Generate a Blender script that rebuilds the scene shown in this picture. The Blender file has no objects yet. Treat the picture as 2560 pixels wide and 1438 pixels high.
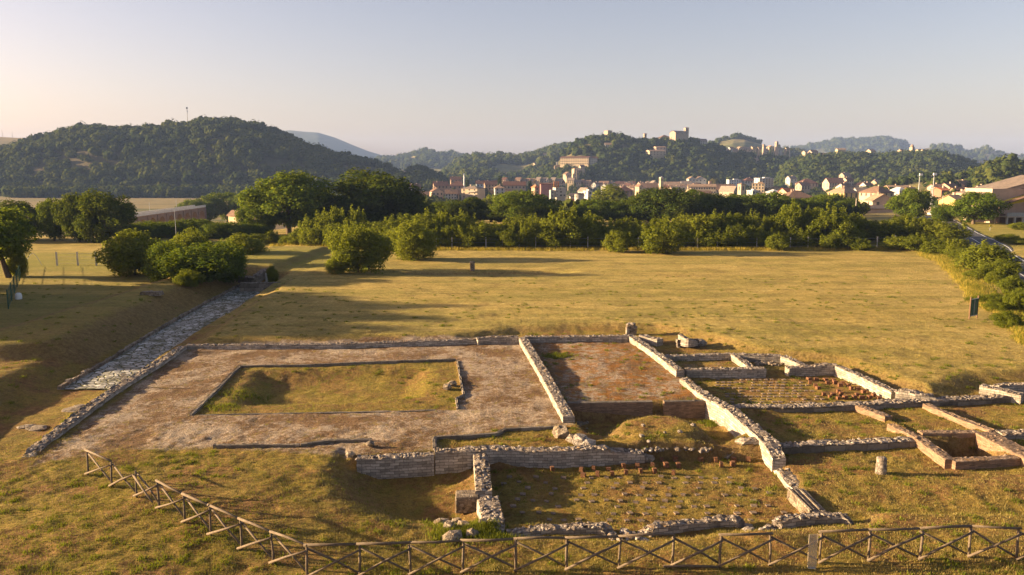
import bpy, math, random
import numpy as np
from mathutils import Vector, Matrix

# ------------------------------------------------------------------ scene, camera, sky, sun
S = bpy.context.scene
COL = S.collection
rng = np.random.default_rng(7)
random.seed(7)
FPX, CX, CY, HORIZON, CAMH = 1971.0, 1280.0, 719.0, 430.0, 13.0
PITCH = math.atan((CY - HORIZON) / FPX)
SUN_EL, SUN_AZ = math.radians(11.8), math.radians(4.0)     # sun low on the left, a touch beyond

cam = bpy.data.cameras.new("camera")
cam.sensor_width = 36.0
cam.lens = 36.0 * FPX / 2560.0
cam.clip_start, cam.clip_end = 0.5, 30000.0
camo = bpy.data.objects.new("camera", cam)
COL.objects.link(camo)
camo.location = (0, 0, CAMH)
camo.rotation_euler = (math.pi / 2 - PITCH, 0, 0)
S.camera = camo

S.view_settings.view_transform = 'Standard'
S.view_settings.look = 'None'
S.view_settings.gamma = 1.0
S.view_settings.exposure = 2.65
W = bpy.data.worlds.new("World")
S.world = W
W.use_nodes = True
wn, wl = W.node_tree.nodes, W.node_tree.links
sky = wn.new('ShaderNodeTexSky')
sky.sky_type = 'NISHITA'
sky.sun_disc = False
sky.sun_elevation = SUN_EL
sky.sun_rotation = math.radians(-90) + SUN_AZ
sky.altitude = 300
sky.air_density = 1.0
sky.dust_density = 2.4
sky.ozone_density = 1.5
bg = wn['Background']
bg.inputs['Strength'].default_value = 0.064
hsv = wn.new('ShaderNodeHueSaturation')                     # a dusty summer sky: paler and a little pinker
hsv.inputs['Saturation'].default_value = 1.0
tint = wn.new('ShaderNodeMix'); tint.data_type = 'RGBA'; tint.blend_type = 'MULTIPLY'
tint.inputs[0].default_value = 1.0; tint.inputs[7].default_value = (0.69, 0.515, 0.488, 1)
wl.new(sky.outputs['Color'], hsv.inputs['Color']); wl.new(hsv.outputs['Color'], tint.inputs[6])
wl.new(tint.outputs[2], bg.inputs['Color'])

sun = bpy.data.lights.new("sun", 'SUN')
sun.energy = 3.55
sun.angle = math.radians(0.6)
sun.color = (1.0, 0.735, 0.42)
suno = bpy.data.objects.new("sun", sun)
COL.objects.link(suno)
tosun = Vector((-math.cos(SUN_EL) * math.cos(SUN_AZ), math.cos(SUN_EL) * math.sin(SUN_AZ), math.sin(SUN_EL)))
suno.rotation_euler = tosun.to_track_quat('Z', 'Y').to_euler()
suno.location = (-60, 0, 60)

# ------------------------------------------------------------------ surveying helpers
SP, CP = math.sin(PITCH), math.cos(PITCH)
def ray(px, py):
    u = (px - CX) / FPX; v = (CY - py) / FPX
    return u, CP + v * SP, -SP + v * CP          # direction for a pixel of the survey photograph
def G(px, py, z=0.0):                            # where that sight line meets height z
    dx, dy, dz = ray(px, py)
    t = (z - CAMH) / dz
    return dx * t, dy * t
def AT(px, py, y):                               # the point on the sight line y metres ahead
    dx, dy, dz = ray(px, py)
    t = y / dy
    return dx * t, y, CAMH + dz * t
def sst(x, a, b):
    t = np.clip((x - a) / (b - a), 0, 1)
    return t * t * (3 - 2 * t)

def vnoise(x, y, seed=0):                        # value noise
    x = np.asarray(x, float); y = np.asarray(y, float)
    xi = np.floor(x).astype(np.int64); yi = np.floor(y).astype(np.int64)
    xf = x - xi; yf = y - yi
    def h(a, b):
        n = (a * 374761393 + b * 668265263 + seed * 1442695041) & 0x7fffffff
        n = ((n ^ (n >> 13)) * 1274126177) & 0x7fffffff
        return ((n ^ (n >> 16)) & 0xffff) / 65535.0
    u = xf * xf * (3 - 2 * xf); v = yf * yf * (3 - 2 * yf)
    return (h(xi, yi) * (1 - u) + h(xi + 1, yi) * u) * (1 - v) + (h(xi, yi + 1) * (1 - u) + h(xi + 1, yi + 1) * u) * v - 0.5
def fbm(x, y, seed=0, oct=4):
    r = 0; a = 1.0
    for i in range(oct):
        r = r + a * vnoise(np.asarray(x) * 2 ** i, np.asarray(y) * 2 ** i, seed + i * 17); a *= 0.5
    return r

def sdf(poly, x, y):                             # signed distance to a polygon, positive inside
    x = np.asarray(x, float); y = np.asarray(y, float)
    d = np.full(x.shape, 1e9); ins = np.zeros(x.shape, bool)
    n = len(poly)
    for i in range(n):
        x1, y1 = poly[i]; x2, y2 = poly[(i + 1) % n]
        ex, ey = x2 - x1, y2 - y1
        L = ex * ex + ey * ey + 1e-9
        t = np.clip(((x - x1) * ex + (y - y1) * ey) / L, 0, 1)
        d = np.minimum(d, np.hypot(x - x1 - t * ex, y - y1 - t * ey))
        c = ((y1 > y) != (y2 > y)) & (x < ex * (y - y1) / (ey if abs(ey) > 1e-9 else 1e-9) + x1)
        ins ^= c
    return np.where(ins, d, -d)
def PG(pts, z=0.0): return [G(a, b, z) for a, b in pts]

# ------------------------------------------------------------------ the lie of the land
P_COURT = PG([(70, 1168), (470, 866), (1300, 848), (1425, 1062), (1262, 1074), (1165, 1088), (1085, 1092), (1085, 1125), (890, 1140), (520, 1118), (300, 1125)])
P_IMPL = PG([(601, 914), (860, 907), (1139, 897), (1160, 986), (1139, 994), (1144, 1022), (478, 1037)])
P_IMPL_IN = PG([(660, 950), (860, 942), (1050, 940), (1040, 1000), (900, 1015), (620, 1022)], -0.5)
P_ROOMC = PG([(1310, 850), (1575, 846), (1700, 945), (1772, 1002), (1420, 1006)])
P_HOLLOW = PG([(1430, 1042), (1600, 1036), (1775, 1030), (1850, 1090), (1860, 1105), (1800, 1135), (1560, 1130), (1480, 1110), (1435, 1075)], -0.6)
P_MOUND = PG([(1512, 1085), (1545, 1050), (1620, 1036), (1700, 1042), (1760, 1064), (1785, 1092), (1740, 1112), (1590, 1116)], 0.0)
P_ROOME = PG([(1215, 1168), (1530, 1150), (1610, 1146), (1820, 1145), (1930, 1150), (1990, 1215), (2010, 1290), (1940, 1318), (1860, 1310), (1620, 1325), (1540, 1330), (1250, 1330)], -0.6)
P_FRONT = PG([(1245, 1352), (1250, 1320), (1500, 1305), (1900, 1280), (2160, 1278), (2190, 1318), (1900, 1345), (1560, 1372)], -0.3)
P_PIT = PG([(905, 1180), (1185, 1172), (1210, 1240), (1225, 1320), (1150, 1340), (1010, 1330), (920, 1290), (880, 1235)], -0.9)
P_LEDGE = PG([(860, 1105), (1210, 1090), (1215, 1126), (1086, 1129), (893, 1141), (870, 1141)], 0.05)
P_BATH = PG([(1715, 945), (1910, 935), (2080, 922), (2240, 985), (2300, 1000), (1835, 1014), (1775, 985)], -0.1)
P_SMALL = PG([(1670, 895), (1830, 890), (1880, 918), (1710, 925)], 0.0)
P_RR1 = PG([(1860, 1035), (2140, 1015), (2290, 1085), (1960, 1105)], -0.15)
P_RR2 = PG([(2150, 1015), (2330, 1005), (2490, 1075), (2290, 1082)], -0.15)
P_RR3 = PG([(2330, 1005), (2700, 990), (2700, 1080), (2490, 1080)], -0.15)
P_POOL = PG([(2314, 1090), (2443, 1088), (2528, 1139), (2394, 1146)], 0.12)
P_RIGHTF = PG([(1985, 1290), (1960, 1215), (1935, 1150), (1940, 1112), (2285, 1105), (2380, 1160), (2700, 1150), (2700, 1300), (2060, 1290)], -0.25)
P_FIELD = PG([(500, 850), (1215, 842), (1150, 840), (1215, 832), (1290, 822), (1450, 814), (1640, 813), (1760, 834), (1900, 872), (2100, 893), (2240, 950), (2330, 975), (2440, 940), (2800, 920)], 0.4) + [(150, 90), (150, 200), (-25, 200)] + PG([(722, 700), (600, 775)], 0.4)
P_LEFT = PG([(-900, 890), (0, 868), (180, 852), (330, 797), (480, 740), (585, 702), (620, 690)], 0.85) + [(-30, 130), (-200, 130)]
P_ROAD_L = [(120, 990), (150, 976), (250, 921), (400, 828), (500, 770), (600, 717), (618, 709)]
P_ROAD_R = [(300, 975), (330, 950), (400, 900), (470, 852), (560, 797), (660, 730), (702, 707)]
ROADZ = -1.0
P_TRENCH = PG(P_ROAD_L + P_ROAD_R[::-1] + [(180, 1040), (60, 1140), (-60, 1140), (20, 1060)], ROADZ)
P_RC = sorted([G((a[0] + b[0]) / 2, (a[1] + b[1]) / 2, ROADZ)[::-1] for a, b in zip([P_ROAD_L[1], P_ROAD_L[3], P_ROAD_L[4], P_ROAD_L[6]], [P_ROAD_R[0], P_ROAD_R[3], P_ROAD_R[4], P_ROAD_R[6]])])
P_RC = [(q[1], q[0]) for q in P_RC]
P_LOT = [(46, 150), (70, 120), (150, 60), (260, 110), (260, 215), (118, 222), (95, 190), (70, 170)]

PATCHES = [  # polygon, level, width of the slope
    (P_FIELD, 0.50, 1.9), (P_LEFT, 0.95, 2.4), (P_TRENCH, ROADZ, 'trench'),
    (P_IMPL, -0.08, 0.15), (P_IMPL_IN, -0.65, 2.2), (P_ROOMC, 0.06, 0.25),
    (P_HOLLOW, -0.85, 0.5), (P_MOUND, 0.24, 1.9), (P_FRONT, -0.36, 1.3), (P_RIGHTF, -0.28, 0.6), (P_ROOME, -0.62, 0.5), (P_PIT, -1.0, 3.2), (P_LEDGE, 0.0, 0.35),
    (P_BATH, -0.22, 0.3), (P_RR1, -0.2, 0.3), (P_RR2, -0.2, 0.3), (P_RR3, -0.2, 0.3), (P_POOL, -0.95, 0.12)]

def ground_z(x, y, detail=True):
    x = np.asarray(x, float); y = np.asarray(y, float)
    z = np.zeros(x.shape)
    r = x / np.maximum(y, 1)
    z = z + 0.35 * sst(y, 88, 104)
    z = z - 12.4 * sst(y, 180, 440) * (1 - 0.62 * sst(r, 0.30, 0.50))
    near = (y < 400) & (np.abs(x) < 260)
    if near.any():
        xn = x[near]; yn = y[near]; zn = z[near]
        for poly, lev, wd in PATCHES:
            tr = wd == 'trench'
            if tr: wd = 9.0
            bx = [p[0] for p in poly]; by = [p[1] for p in poly]
            m = (xn > min(bx) - wd) & (xn < max(bx) + wd) & (yn > min(by) - wd) & (yn < max(by) + wd)
            if m.any():
                sd = sdf(poly, xn[m], yn[m])
                if tr:
                    cxl = np.interp(yn[m], [q[1] for q in P_RC], [q[0] for q in P_RC])
                    s = np.where(xn[m] < cxl, sst(sd, -4.2, 0.2), sst(sd, -1.3, 0.2))
                else: s = sst(sd, -wd / 2, wd / 2)
                zn[m] = zn[m] * (1 - s) + lev * s
        s = sst(sdf(P_LOT, xn, yn), -3, 6)
        zn = zn + 0.9 * s * (1 - sst(yn, 200, 235))
        zn = zn + 0.35 * sst(yn, 29, 20) + 0.30 * sst(np.hypot((xn + 12) * .8, yn - 28), 7, 1)
        # mound before the right front wall, swell at the right edge
        zn = zn + 0.25 * np.exp(-(((xn - 9.2) / 1.6) ** 2 + ((yn - 26.4) / 0.7) ** 2)) + 0.3 * np.exp(-(((xn - 21) / 4) ** 2 + ((yn - 31.5) / 1.4) ** 2))
        # ditch in the field
        dx, dy = G(1180, 683, 0.3)
        zn = zn - 0.9 * np.exp(-((yn - dy - 0.02 * (xn - dx)) / 1.6) ** 2) * sst(xn, dx - 14, dx - 6) * (1 - sst(xn, dx + 8, dx + 15))
        if detail:
            zn = zn + 0.08 * fbm(xn * 0.35, yn * 0.35, 3) + 0.055 * fbm(xn * 1.7, yn * 1.7, 5, 3) * (yn < 70) + 0.06 * fbm(xn * 3.9, yn * 3.9, 15, 2) * sst(yn, 44, 36)
            zn = zn + 0.10 * fbm(xn * 0.08, yn * 0.3, 31, 2) * (yn > 60)
        zn = np.minimum(zn, np.where(xn < -40, -9.5 * sst(yn, 158, 232) * sst(-xn, 45, 86), 99))
        zn = zn - 6.0 * np.exp(-((xn + 128) / 26) ** 2 - ((yn - 288) / 60) ** 2)
        z[near] = zn
    return z

# hills: skyline points in survey pixels, ridge distance, foot distance, foot height, height of trees on it
HILLS = {}
def hill_def(key, sk, D, F, zf, th=0.0, back=0.6, shape=0.8, rough=0.0):
    sk = np.array(sk, float)
    HILLS[key] = dict(px=sk[:, 0], py=sk[:, 1], D=D, F=F, zf=zf, th=th, back=back, shape=shape, rough=rough)
def hill_z(key, x, y):
    h = HILLS[key]
    x = np.asarray(x, float); y = np.asarray(y, float)
    px = CX + FPX * (x / np.maximum(y, 1)) * (CP + 0.147 * SP)      # azimuth to survey column (near the horizon)
    py = np.interp(px, h['px'], h['py'])
    v = (CY - py) / FPX
    zr = CAMH + h['D'] * (-SP + v * CP) / (CP + v * SP) - h['th']
    t = (y - h['F']) / (h['D'] - h['F'])
    up = np.sin(np.clip(t, 0, 1) * math.pi / 2) ** h['shape']
    dn = np.clip((t - 1) / h['back'], 0, 1)
    pro = np.where(t <= 1, up, 1 - dn * dn * (3 - 2 * dn))
    z = h['zf'] + (zr - h['zf']) * pro
    if h['rough']:
        z = z + h['rough'] * fbm(x / 55.0, y / 55.0, 9, 3) * pro * np.clip(1.3 - np.abs(t - 0.0), 0.15, 1)
    out = (t < 0) | (px < h['px'][0]) | (px > h['px'][-1]) | (t > 1 + h['back'])
    return np.where(out, -40.0, z)

hill_def('left', [(-420, 372), (-200, 380), (0, 368), (60, 352), (90, 340), (140, 332), (180, 320), (230, 308), (290, 314), (330, 312), (400, 312), (440, 305), (480, 302), (520, 290), (560, 291), (610, 301), (660, 311), (700, 324), (740, 340), (780, 359), (830, 376), (880, 388), (930, 398), (980, 409), (1020, 415), (1050, 417), (1080, 427), (1110, 448), (1135, 478), (1150, 500)], 1040, 830, -12.5, 9, 0.9, 0.9, 6)
hill_def('leftback', [(-600, 330), (-200, 335), (0, 343), (60, 346), (100, 350), (250, 372)], 1500, 1150, -13, 0, 0.6, 0.8)
hill_def('mountain', [(300, 365), (600, 333), (730, 327), (760, 330), (800, 333), (840, 345), (880, 362), (920, 378), (960, 390), (1000, 398), (1060, 412)], 4600, 3600, -13, 0, 0.25, 0.8)
hill_def('distant', [(940, 402), (980, 398), (1020, 393), (1040, 384), (1065, 378), (1090, 380), (1110, 381), (1150, 386), (1200, 395), (1300, 412)], 2700, 2000, -13, 4, 0.5, 0.8)
hill_def('middle', [(1090, 440), (1120, 418), (1160, 392), (1200, 384), (1230, 388), (1260, 386), (1300, 392), (1340, 381), (1370, 371), (1400, 362), (1430, 364), (1500, 372), (1560, 420)], 1750, 1150, -13, 9, 0.5, 1.0, 8)
hill_def('town', [(1290, 468), (1330, 440), (1370, 415), (1400, 387), (1425, 366), (1450, 346), (1480, 339), (1520, 337), (1560, 336), (1580, 346), (1610, 346), (1640, 346), (1700, 342), (1740, 346), (1760, 353), (1800, 366), (1850, 379), (1900, 386), (1960, 393), (2000, 407), (2040, 432), (2080, 466), (2100, 480)], 1180, 985, -12.6, 8, 0.7, 0.9, 5)
hill_def('vineyard', [(1700, 372), (1740, 362), (1780, 352), (1800, 346), (1830, 339), (1860, 341), (1890, 350), (1920, 358), (1960, 370), (2000, 377), (2100, 384), (2200, 392)], 1800, 1420, 10, 8, 0.5, 0.8)
hill_def('right', [(1930, 470), (1960, 410), (1985, 396), (2020, 389), (2060, 382), (2100, 381), (2200, 384), (2260, 379), (2320, 376), (2360, 379), (2390, 389), (2420, 401), (2450, 413), (2480, 421), (2560, 440), (2650, 450)], 1150, 850, -12, 8, 0.6, 0.9, 6)
hill_def('farright', [(1900, 395), (1980, 374), (2050, 362), (2090, 352), (2140, 352), (2180, 350), (2210, 348), (2245, 355), (2270, 365), (2300, 377), (2350, 392)], 3600, 2900, -13, 4, 0.4, 0.8)
hill_def('rimright', [(2200, 395), (2280, 377), (2330, 366), (2360, 370), (2400, 376), (2430, 381), (2470, 374), (2510, 381), (2560, 388), (2700, 380), (2900, 376)], 3100, 2100, -12, 3, 0.4, 0.8)
hill_def('meadow', [(2150, 492), (2190, 480), (2230, 464), (2300, 449), (2380, 443), (2430, 440), (2450, 428), (2480, 416), (2520, 412), (2560, 419), (2700, 405), (2900, 395)], 580, 430, -5, 1.5, 0.8, 0.9)
hill_def('rim', [(-900, 395), (200, 400), (1000, 401), (1500, 404), (2000, 402), (3300, 395)], 5600, 4700, -14, 0, 0.15, 0.8)

def land_z(x, y):
    z = ground_z(x, y, False)
    for k in HILLS: z = np.maximum(z, hill_z(k, x, y))
    return z
_Y = np.concatenate([np.arange(18, 260, 0.5), np.arange(260, 1500, 2.0), np.arange(1500, 5700, 10.0)])
def hit(px, py):                                 # first land the sight line meets
    dx, dy, dz = ray(px, py)
    t = _Y / dy
    x = dx * t; zr = CAMH + dz * t
    w = np.where(zr <= land_z(x, _Y))[0]
    i = w[0] if len(w) else len(_Y) - 1
    return float(x[i]), float(_Y[i]), float(land_z(np.array([x[i]]), np.array([_Y[i]]))[0])
def gz(x, y): return float(ground_z(np.array([x]), np.array([y]))[0])
def gnd(px, py):                                 # near ground under a pixel
    z = 0.0
    for _ in range(6):
        x, y = G(px, py, z); z = 0.5 * z + 0.5 * gz(x, y)
    x, y = G(px, py, z)
    return x, y, gz(x, y)

# ------------------------------------------------------------------ object helpers
def tag(o, label=None, cat=None, group=None, kind=None):
    if label: o['label'] = label
    if cat: o['category'] = cat
    if group: o['group'] = group
    o['kind'] = kind or 'thing'
    return o
def empty(name, loc=(0, 0, 0), rz=0.0):
    o = bpy.data.objects.new(name, None); COL.objects.link(o)
    o.location = loc; o.rotation_euler = (0, 0, rz); o.empty_display_size = 0.3
    return o
def link(name, me, parent=None, loc=None):
    o = bpy.data.objects.new(name, me); COL.objects.link(o)
    if parent is not None: o.parent = parent
    if loc is not None: o.location = loc
    return o
def np_mesh(name, V, F, mats, mi=None, smooth=False):
    V = np.asarray(V, np.float32); F = np.asarray(F, np.int32)
    me = bpy.data.meshes.new(name)
    k = F.shape[1]
    me.vertices.add(len(V)); me.vertices.foreach_set('co', V.ravel())
    me.loops.add(F.size); me.loops.foreach_set('vertex_index', F.ravel())
    me.polygons.add(len(F))
    me.polygons.foreach_set('loop_start', np.arange(0, F.size, k, dtype=np.int32))
    if mi is not None: me.polygons.foreach_set('material_index', np.asarray(mi, np.int32))
    me.polygons.foreach_set('use_smooth', np.full(len(F), smooth))
    for m in mats: me.materials.append(m)
    me.update(calc_edges=True)
    return me

class MB:                                        # gathers shapes into one mesh
    def __init__(s): s.v = []; s.f = []; s.m = []; s.uv = []
    def add(s, v, f, m=0, uv=None):
        o = len(s.v); s.v += [tuple(p) for p in v]
        for i, q in enumerate(f):
            s.f.append([o + k for k in q]); s.m.append(m if isinstance(m, int) else m[i])
            s.uv.append(uv[i] if uv else None)
    def box(s, c, d, rz=0.0, m=0, jit=0.0, top=1.0):
        cx, cy, cz = c; x, y, z = d[0] / 2, d[1] / 2, d[2] / 2
        p = [(-x, -y, -z), (x, -y, -z), (x, y, -z), (-x, y, -z), (-x * top, -y * top, z), (x * top, -y * top, z), (x * top, y * top, z), (-x * top, y * top, z)]
        cr, sr = math.cos(rz), math.sin(rz)
        q = []
        for a, b, e in p:
            if jit: a += random.uniform(-jit, jit); b += random.uniform(-jit, jit); e += random.uniform(-jit, jit)
            q.append((cx + a * cr - b * sr, cy + a * sr + b * cr, cz + e))
        s.add(q, [(0, 3, 2, 1), (4, 5, 6, 7), (0, 1, 5, 4), (1, 2, 6, 5), (2, 3, 7, 6), (3, 0, 4, 7)], m)
    def tube(s, pts, rad, n=8, m=0, cap=True):
        pts = [Vector(p) for p in pts]
        if not isinstance(rad, (list, tuple)): rad = [rad] * len(pts)
        V = []; F = []
        for i, p in enumerate(pts):
            d = (pts[min(i + 1, len(pts) - 1)] - pts[max(i - 1, 0)]).normalized()
            a = d.orthogonal().normalized() if abs(d.z) > 0.99 else Vector((0, 0, 1)).cross(d).normalized()
            b = d.cross(a)
            for k in range(n):
                t = 2 * math.pi * k / n
                V.append(p + a * (rad[i] * math.cos(t)) + b * (rad[i] * math.sin(t)))
        for i in range(len(pts) - 1):
            for k in range(n):
                k2 = (k + 1) % n
                F.append((i * n + k, i * n + k2, (i + 1) * n + k2, (i + 1) * n + k))
        if cap:
            F.append(tuple(range(n - 1, -1, -1))); F.append(tuple((len(pts) - 1) * n + k for k in range(n)))
        s.add(V, F, m)
    def rock(s, c, r, seed=None, m=0, flat=0.7):
        R = random.Random(seed if seed is not None else random.random())
        t = (1 + 5 ** 0.5) / 2
        P = [(-1, t, 0), (1, t, 0), (-1, -t, 0), (1, -t, 0), (0, -1, t), (0, 1, t), (0, -1, -t), (0, 1, -t), (t, 0, -1), (t, 0, 1), (-t, 0, -1), (-t, 0, 1)]
        F = [(0, 11, 5), (0, 5, 1), (0, 1, 7), (0, 7, 10), (0, 10, 11), (1, 5, 9), (5, 11, 4), (11, 10, 2), (10, 7, 6), (7, 1, 8), (3, 9, 4), (3, 4, 2), (3, 2, 6), (3, 6, 8), (3, 8, 9), (4, 9, 5), (2, 4, 11), (6, 2, 10), (8, 6, 7), (9, 8, 1)]
        a = R.uniform(0, 6.28); ca, sa = math.cos(a), math.sin(a); ex = R.uniform(0.75, 1.35)
        V = []
        for p in P:
            q = R.uniform(0.7, 1.1) * r / 1.9
            x, y, z = p[0] * q * ex, p[1] * q, p[2] * q * flat
            V.append((c[0] + x * ca - y * sa, c[1] + x * sa + y * ca, c[2] + z))
        s.add(V, F, m)
    def build(s, name, mats, parent=None, smooth=False, loc=None):
        me = bpy.data.meshes.new(name)
        me.from_pydata(s.v, [], s.f)
        if not isinstance(mats, (list, tuple)): mats = [mats]
        for k in mats: me.materials.append(k)
        me.polygons.foreach_set('material_index', s.m)
        if smooth: me.polygons.foreach_set('use_smooth', [True] * len(s.f))
        if any(u is not None for u in s.uv):
            L = me.uv_layers.new(name='UVMap')
            k = 0
            for i, f in enumerate(s.f):
                for j in range(len(f)):
                    if s.uv[i] is not None: L.data[k].uv = s.uv[i][j]
                    k += 1
        me.update()
        return link(name, me, parent, loc)

def copy_tree(o, parent=None):                   # a thing with its parts and their sub-parts
    c = o.copy(); COL.objects.link(c)
    if parent is not None: c.parent = parent
    for ch in list(o.children): copy_tree(ch, c)
    return c

# ------------------------------------------------------------------ materials
class NT:
    def __init__(s, name):
        s.mat = bpy.data.materials.new(name); s.mat.use_nodes = True
        s.n = s.mat.node_tree.nodes; s.l = s.mat.node_tree.links
        s.b = s.n['Principled BSDF']
        s.b.inputs['Roughness'].default_value = 1.0
        s.b.inputs['Specular IOR Level'].default_value = 0.15
    def new(s, t, **k):
        o = s.n.new(t)
        for a, v in k.items(): setattr(o, a, v)
        return o
    def put(s, inp, v):
        if hasattr(v, 'is_linked') or hasattr(v, 'links'): s.l.new(v, inp)
        else: inp.default_value = v
    def coord(s, kind='Object', scale=None):
        o = s.new('ShaderNodeTexCoord').outputs[kind]
        if scale is not None:
            mp = s.new('ShaderNodeMapping'); mp.inputs['Scale'].default_value = scale
            s.l.new(o, mp.inputs['Vector']); o = mp.outputs['Vector']
        return o
    def noise(s, vec, scale, detail=3, rough=0.55, out='Fac'):
        o = s.new('ShaderNodeTexNoise'); s.l.new(vec, o.inputs['Vector'])
        o.inputs['Scale'].default_value = scale; o.inputs['Detail'].default_value = detail; o.inputs['Roughness'].default_value = rough
        return o.outputs[out]
    def voro(s, vec, scale, feature='F1', out='Distance'):
        o = s.new('ShaderNodeTexVoronoi', feature=feature); s.l.new(vec, o.inputs['Vector'])
        o.inputs['Scale'].default_value = scale
        return o.outputs[out]
    def ramp(s, fac, stops):
        o = s.new('ShaderNodeValToRGB'); s.l.new(fac, o.inputs['Fac'])
        e = o.color_ramp.elements
        e[0].position = stops[0][0]; e[0].color = (*stops[0][1], 1) if len(stops[0][1]) == 3 else stops[0][1]
        e[1].position = stops[-1][0]; e[1].color = (*stops[-1][1], 1)
        for p, c in stops[1:-1]:
            q = e.new(p); q.color = (*c, 1)
        return o.outputs['Color']
    def step(s, fac, a, b):
        o = s.new('ShaderNodeMapRange'); o.interpolation_type = 'SMOOTHSTEP'
        s.l.new(fac, o.inputs['Value']); o.inputs['From Min'].default_value = a; o.inputs['From Max'].default_value = b
        return o.outputs['Result']
    def mix(s, fac, a, b, mode='MIX'):
        o = s.new('ShaderNodeMix', data_type='RGBA', blend_type=mode)
        s.put(o.inputs[0], fac)
        for i, v in ((6, a), (7, b)):
            if isinstance(v, tuple): o.inputs[i].default_value = (*v, 1)
            else: s.l.new(v, o.inputs[i])
        return o.outputs[2]
    def math(s, op, a, b=0.0):
        o = s.new('ShaderNodeMath', operation=op); s.put(o.inputs[0], a); s.put(o.inputs[1], b)
        return o.outputs[0]
    def attr(s, name):
        o = s.new('ShaderNodeAttribute'); o.attribute_name = name
        return o.outputs['Fac']
    def bump(s, h, strength=0.5, dist=0.05, prev=None):
        o = s.new('ShaderNodeBump'); o.inputs['Strength'].default_value = strength; o.inputs['Distance'].default_value = dist
        s.l.new(h, o.inputs['Height'])
        if prev is not None: s.l.new(prev, o.inputs['Normal'])
        return o.outputs['Normal']
    def done(s, col=None, nor=None, rough=None):
        if col is not None: s.put(s.b.inputs['Base Color'], (*col, 1) if isinstance(col, tuple) else col)
        if nor is not None: s.l.new(nor, s.b.inputs['Normal'])
        if rough is not None: s.b.inputs['Roughness'].default_value = rough
        return s.mat

def simple(name, c, var=0.25, scale=3.0, rough=0.85, bump=0.0):
    t = NT(name); v = t.coord()
    n = t.noise(v, scale, 5, 0.6)
    d = tuple(x * (1 - var) for x in c); e = tuple(min(1, x * (1 + var)) for x in c)
    col = t.ramp(n, [(0.3, d), (0.7, e)])
    nor = t.bump(t.noise(v, scale * 6, 4), bump, 0.02) if bump else None
    return t.done(col, nor, rough)

def leaf_mat(name, a, b, c, trans=0.35, tone=False):
    t = NT(name)
    g = t.new('ShaderNodeNewGeometry'); oi = t.new('ShaderNodeObjectInfo')
    v = t.coord()
    n = t.noise(v, 0.45, 2)
    f = t.math('ADD', t.math('MULTIPLY', g.outputs['Random Per Island'], 0.5), t.math('MULTIPLY', n, 0.5))
    f = t.math('ADD', f, t.math('MULTIPLY', t.math('SUBTRACT', oi.outputs['Random'], 0.5), 0.25))
    if tone: f = t.math('ADD', t.math('MULTIPLY', f, 0.4), t.math('MULTIPLY', t.attr('tone'), 0.6))
    col = t.ramp(f, [(0.15, a), (0.5, b), (0.85, c)])
    d = t.new('ShaderNodeBsdfDiffuse'); tr = t.new('ShaderNodeBsdfTranslucent'); mx = t.new('ShaderNodeMixShader')
    t.l.new(col, d.inputs['Color'])
    tc = t.mix(0.5, col, (0.20, 0.22, 0.01))
    t.l.new(tc, tr.inputs['Color'])
    mx.inputs[0].default_value = trans
    t.l.new(d.outputs[0], mx.inputs[1]); t.l.new(tr.outputs[0], mx.inputs[2])
    t.l.new(mx.outputs[0], t.n['Material Output'].inputs['Surface'])
    return t.mat

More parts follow.
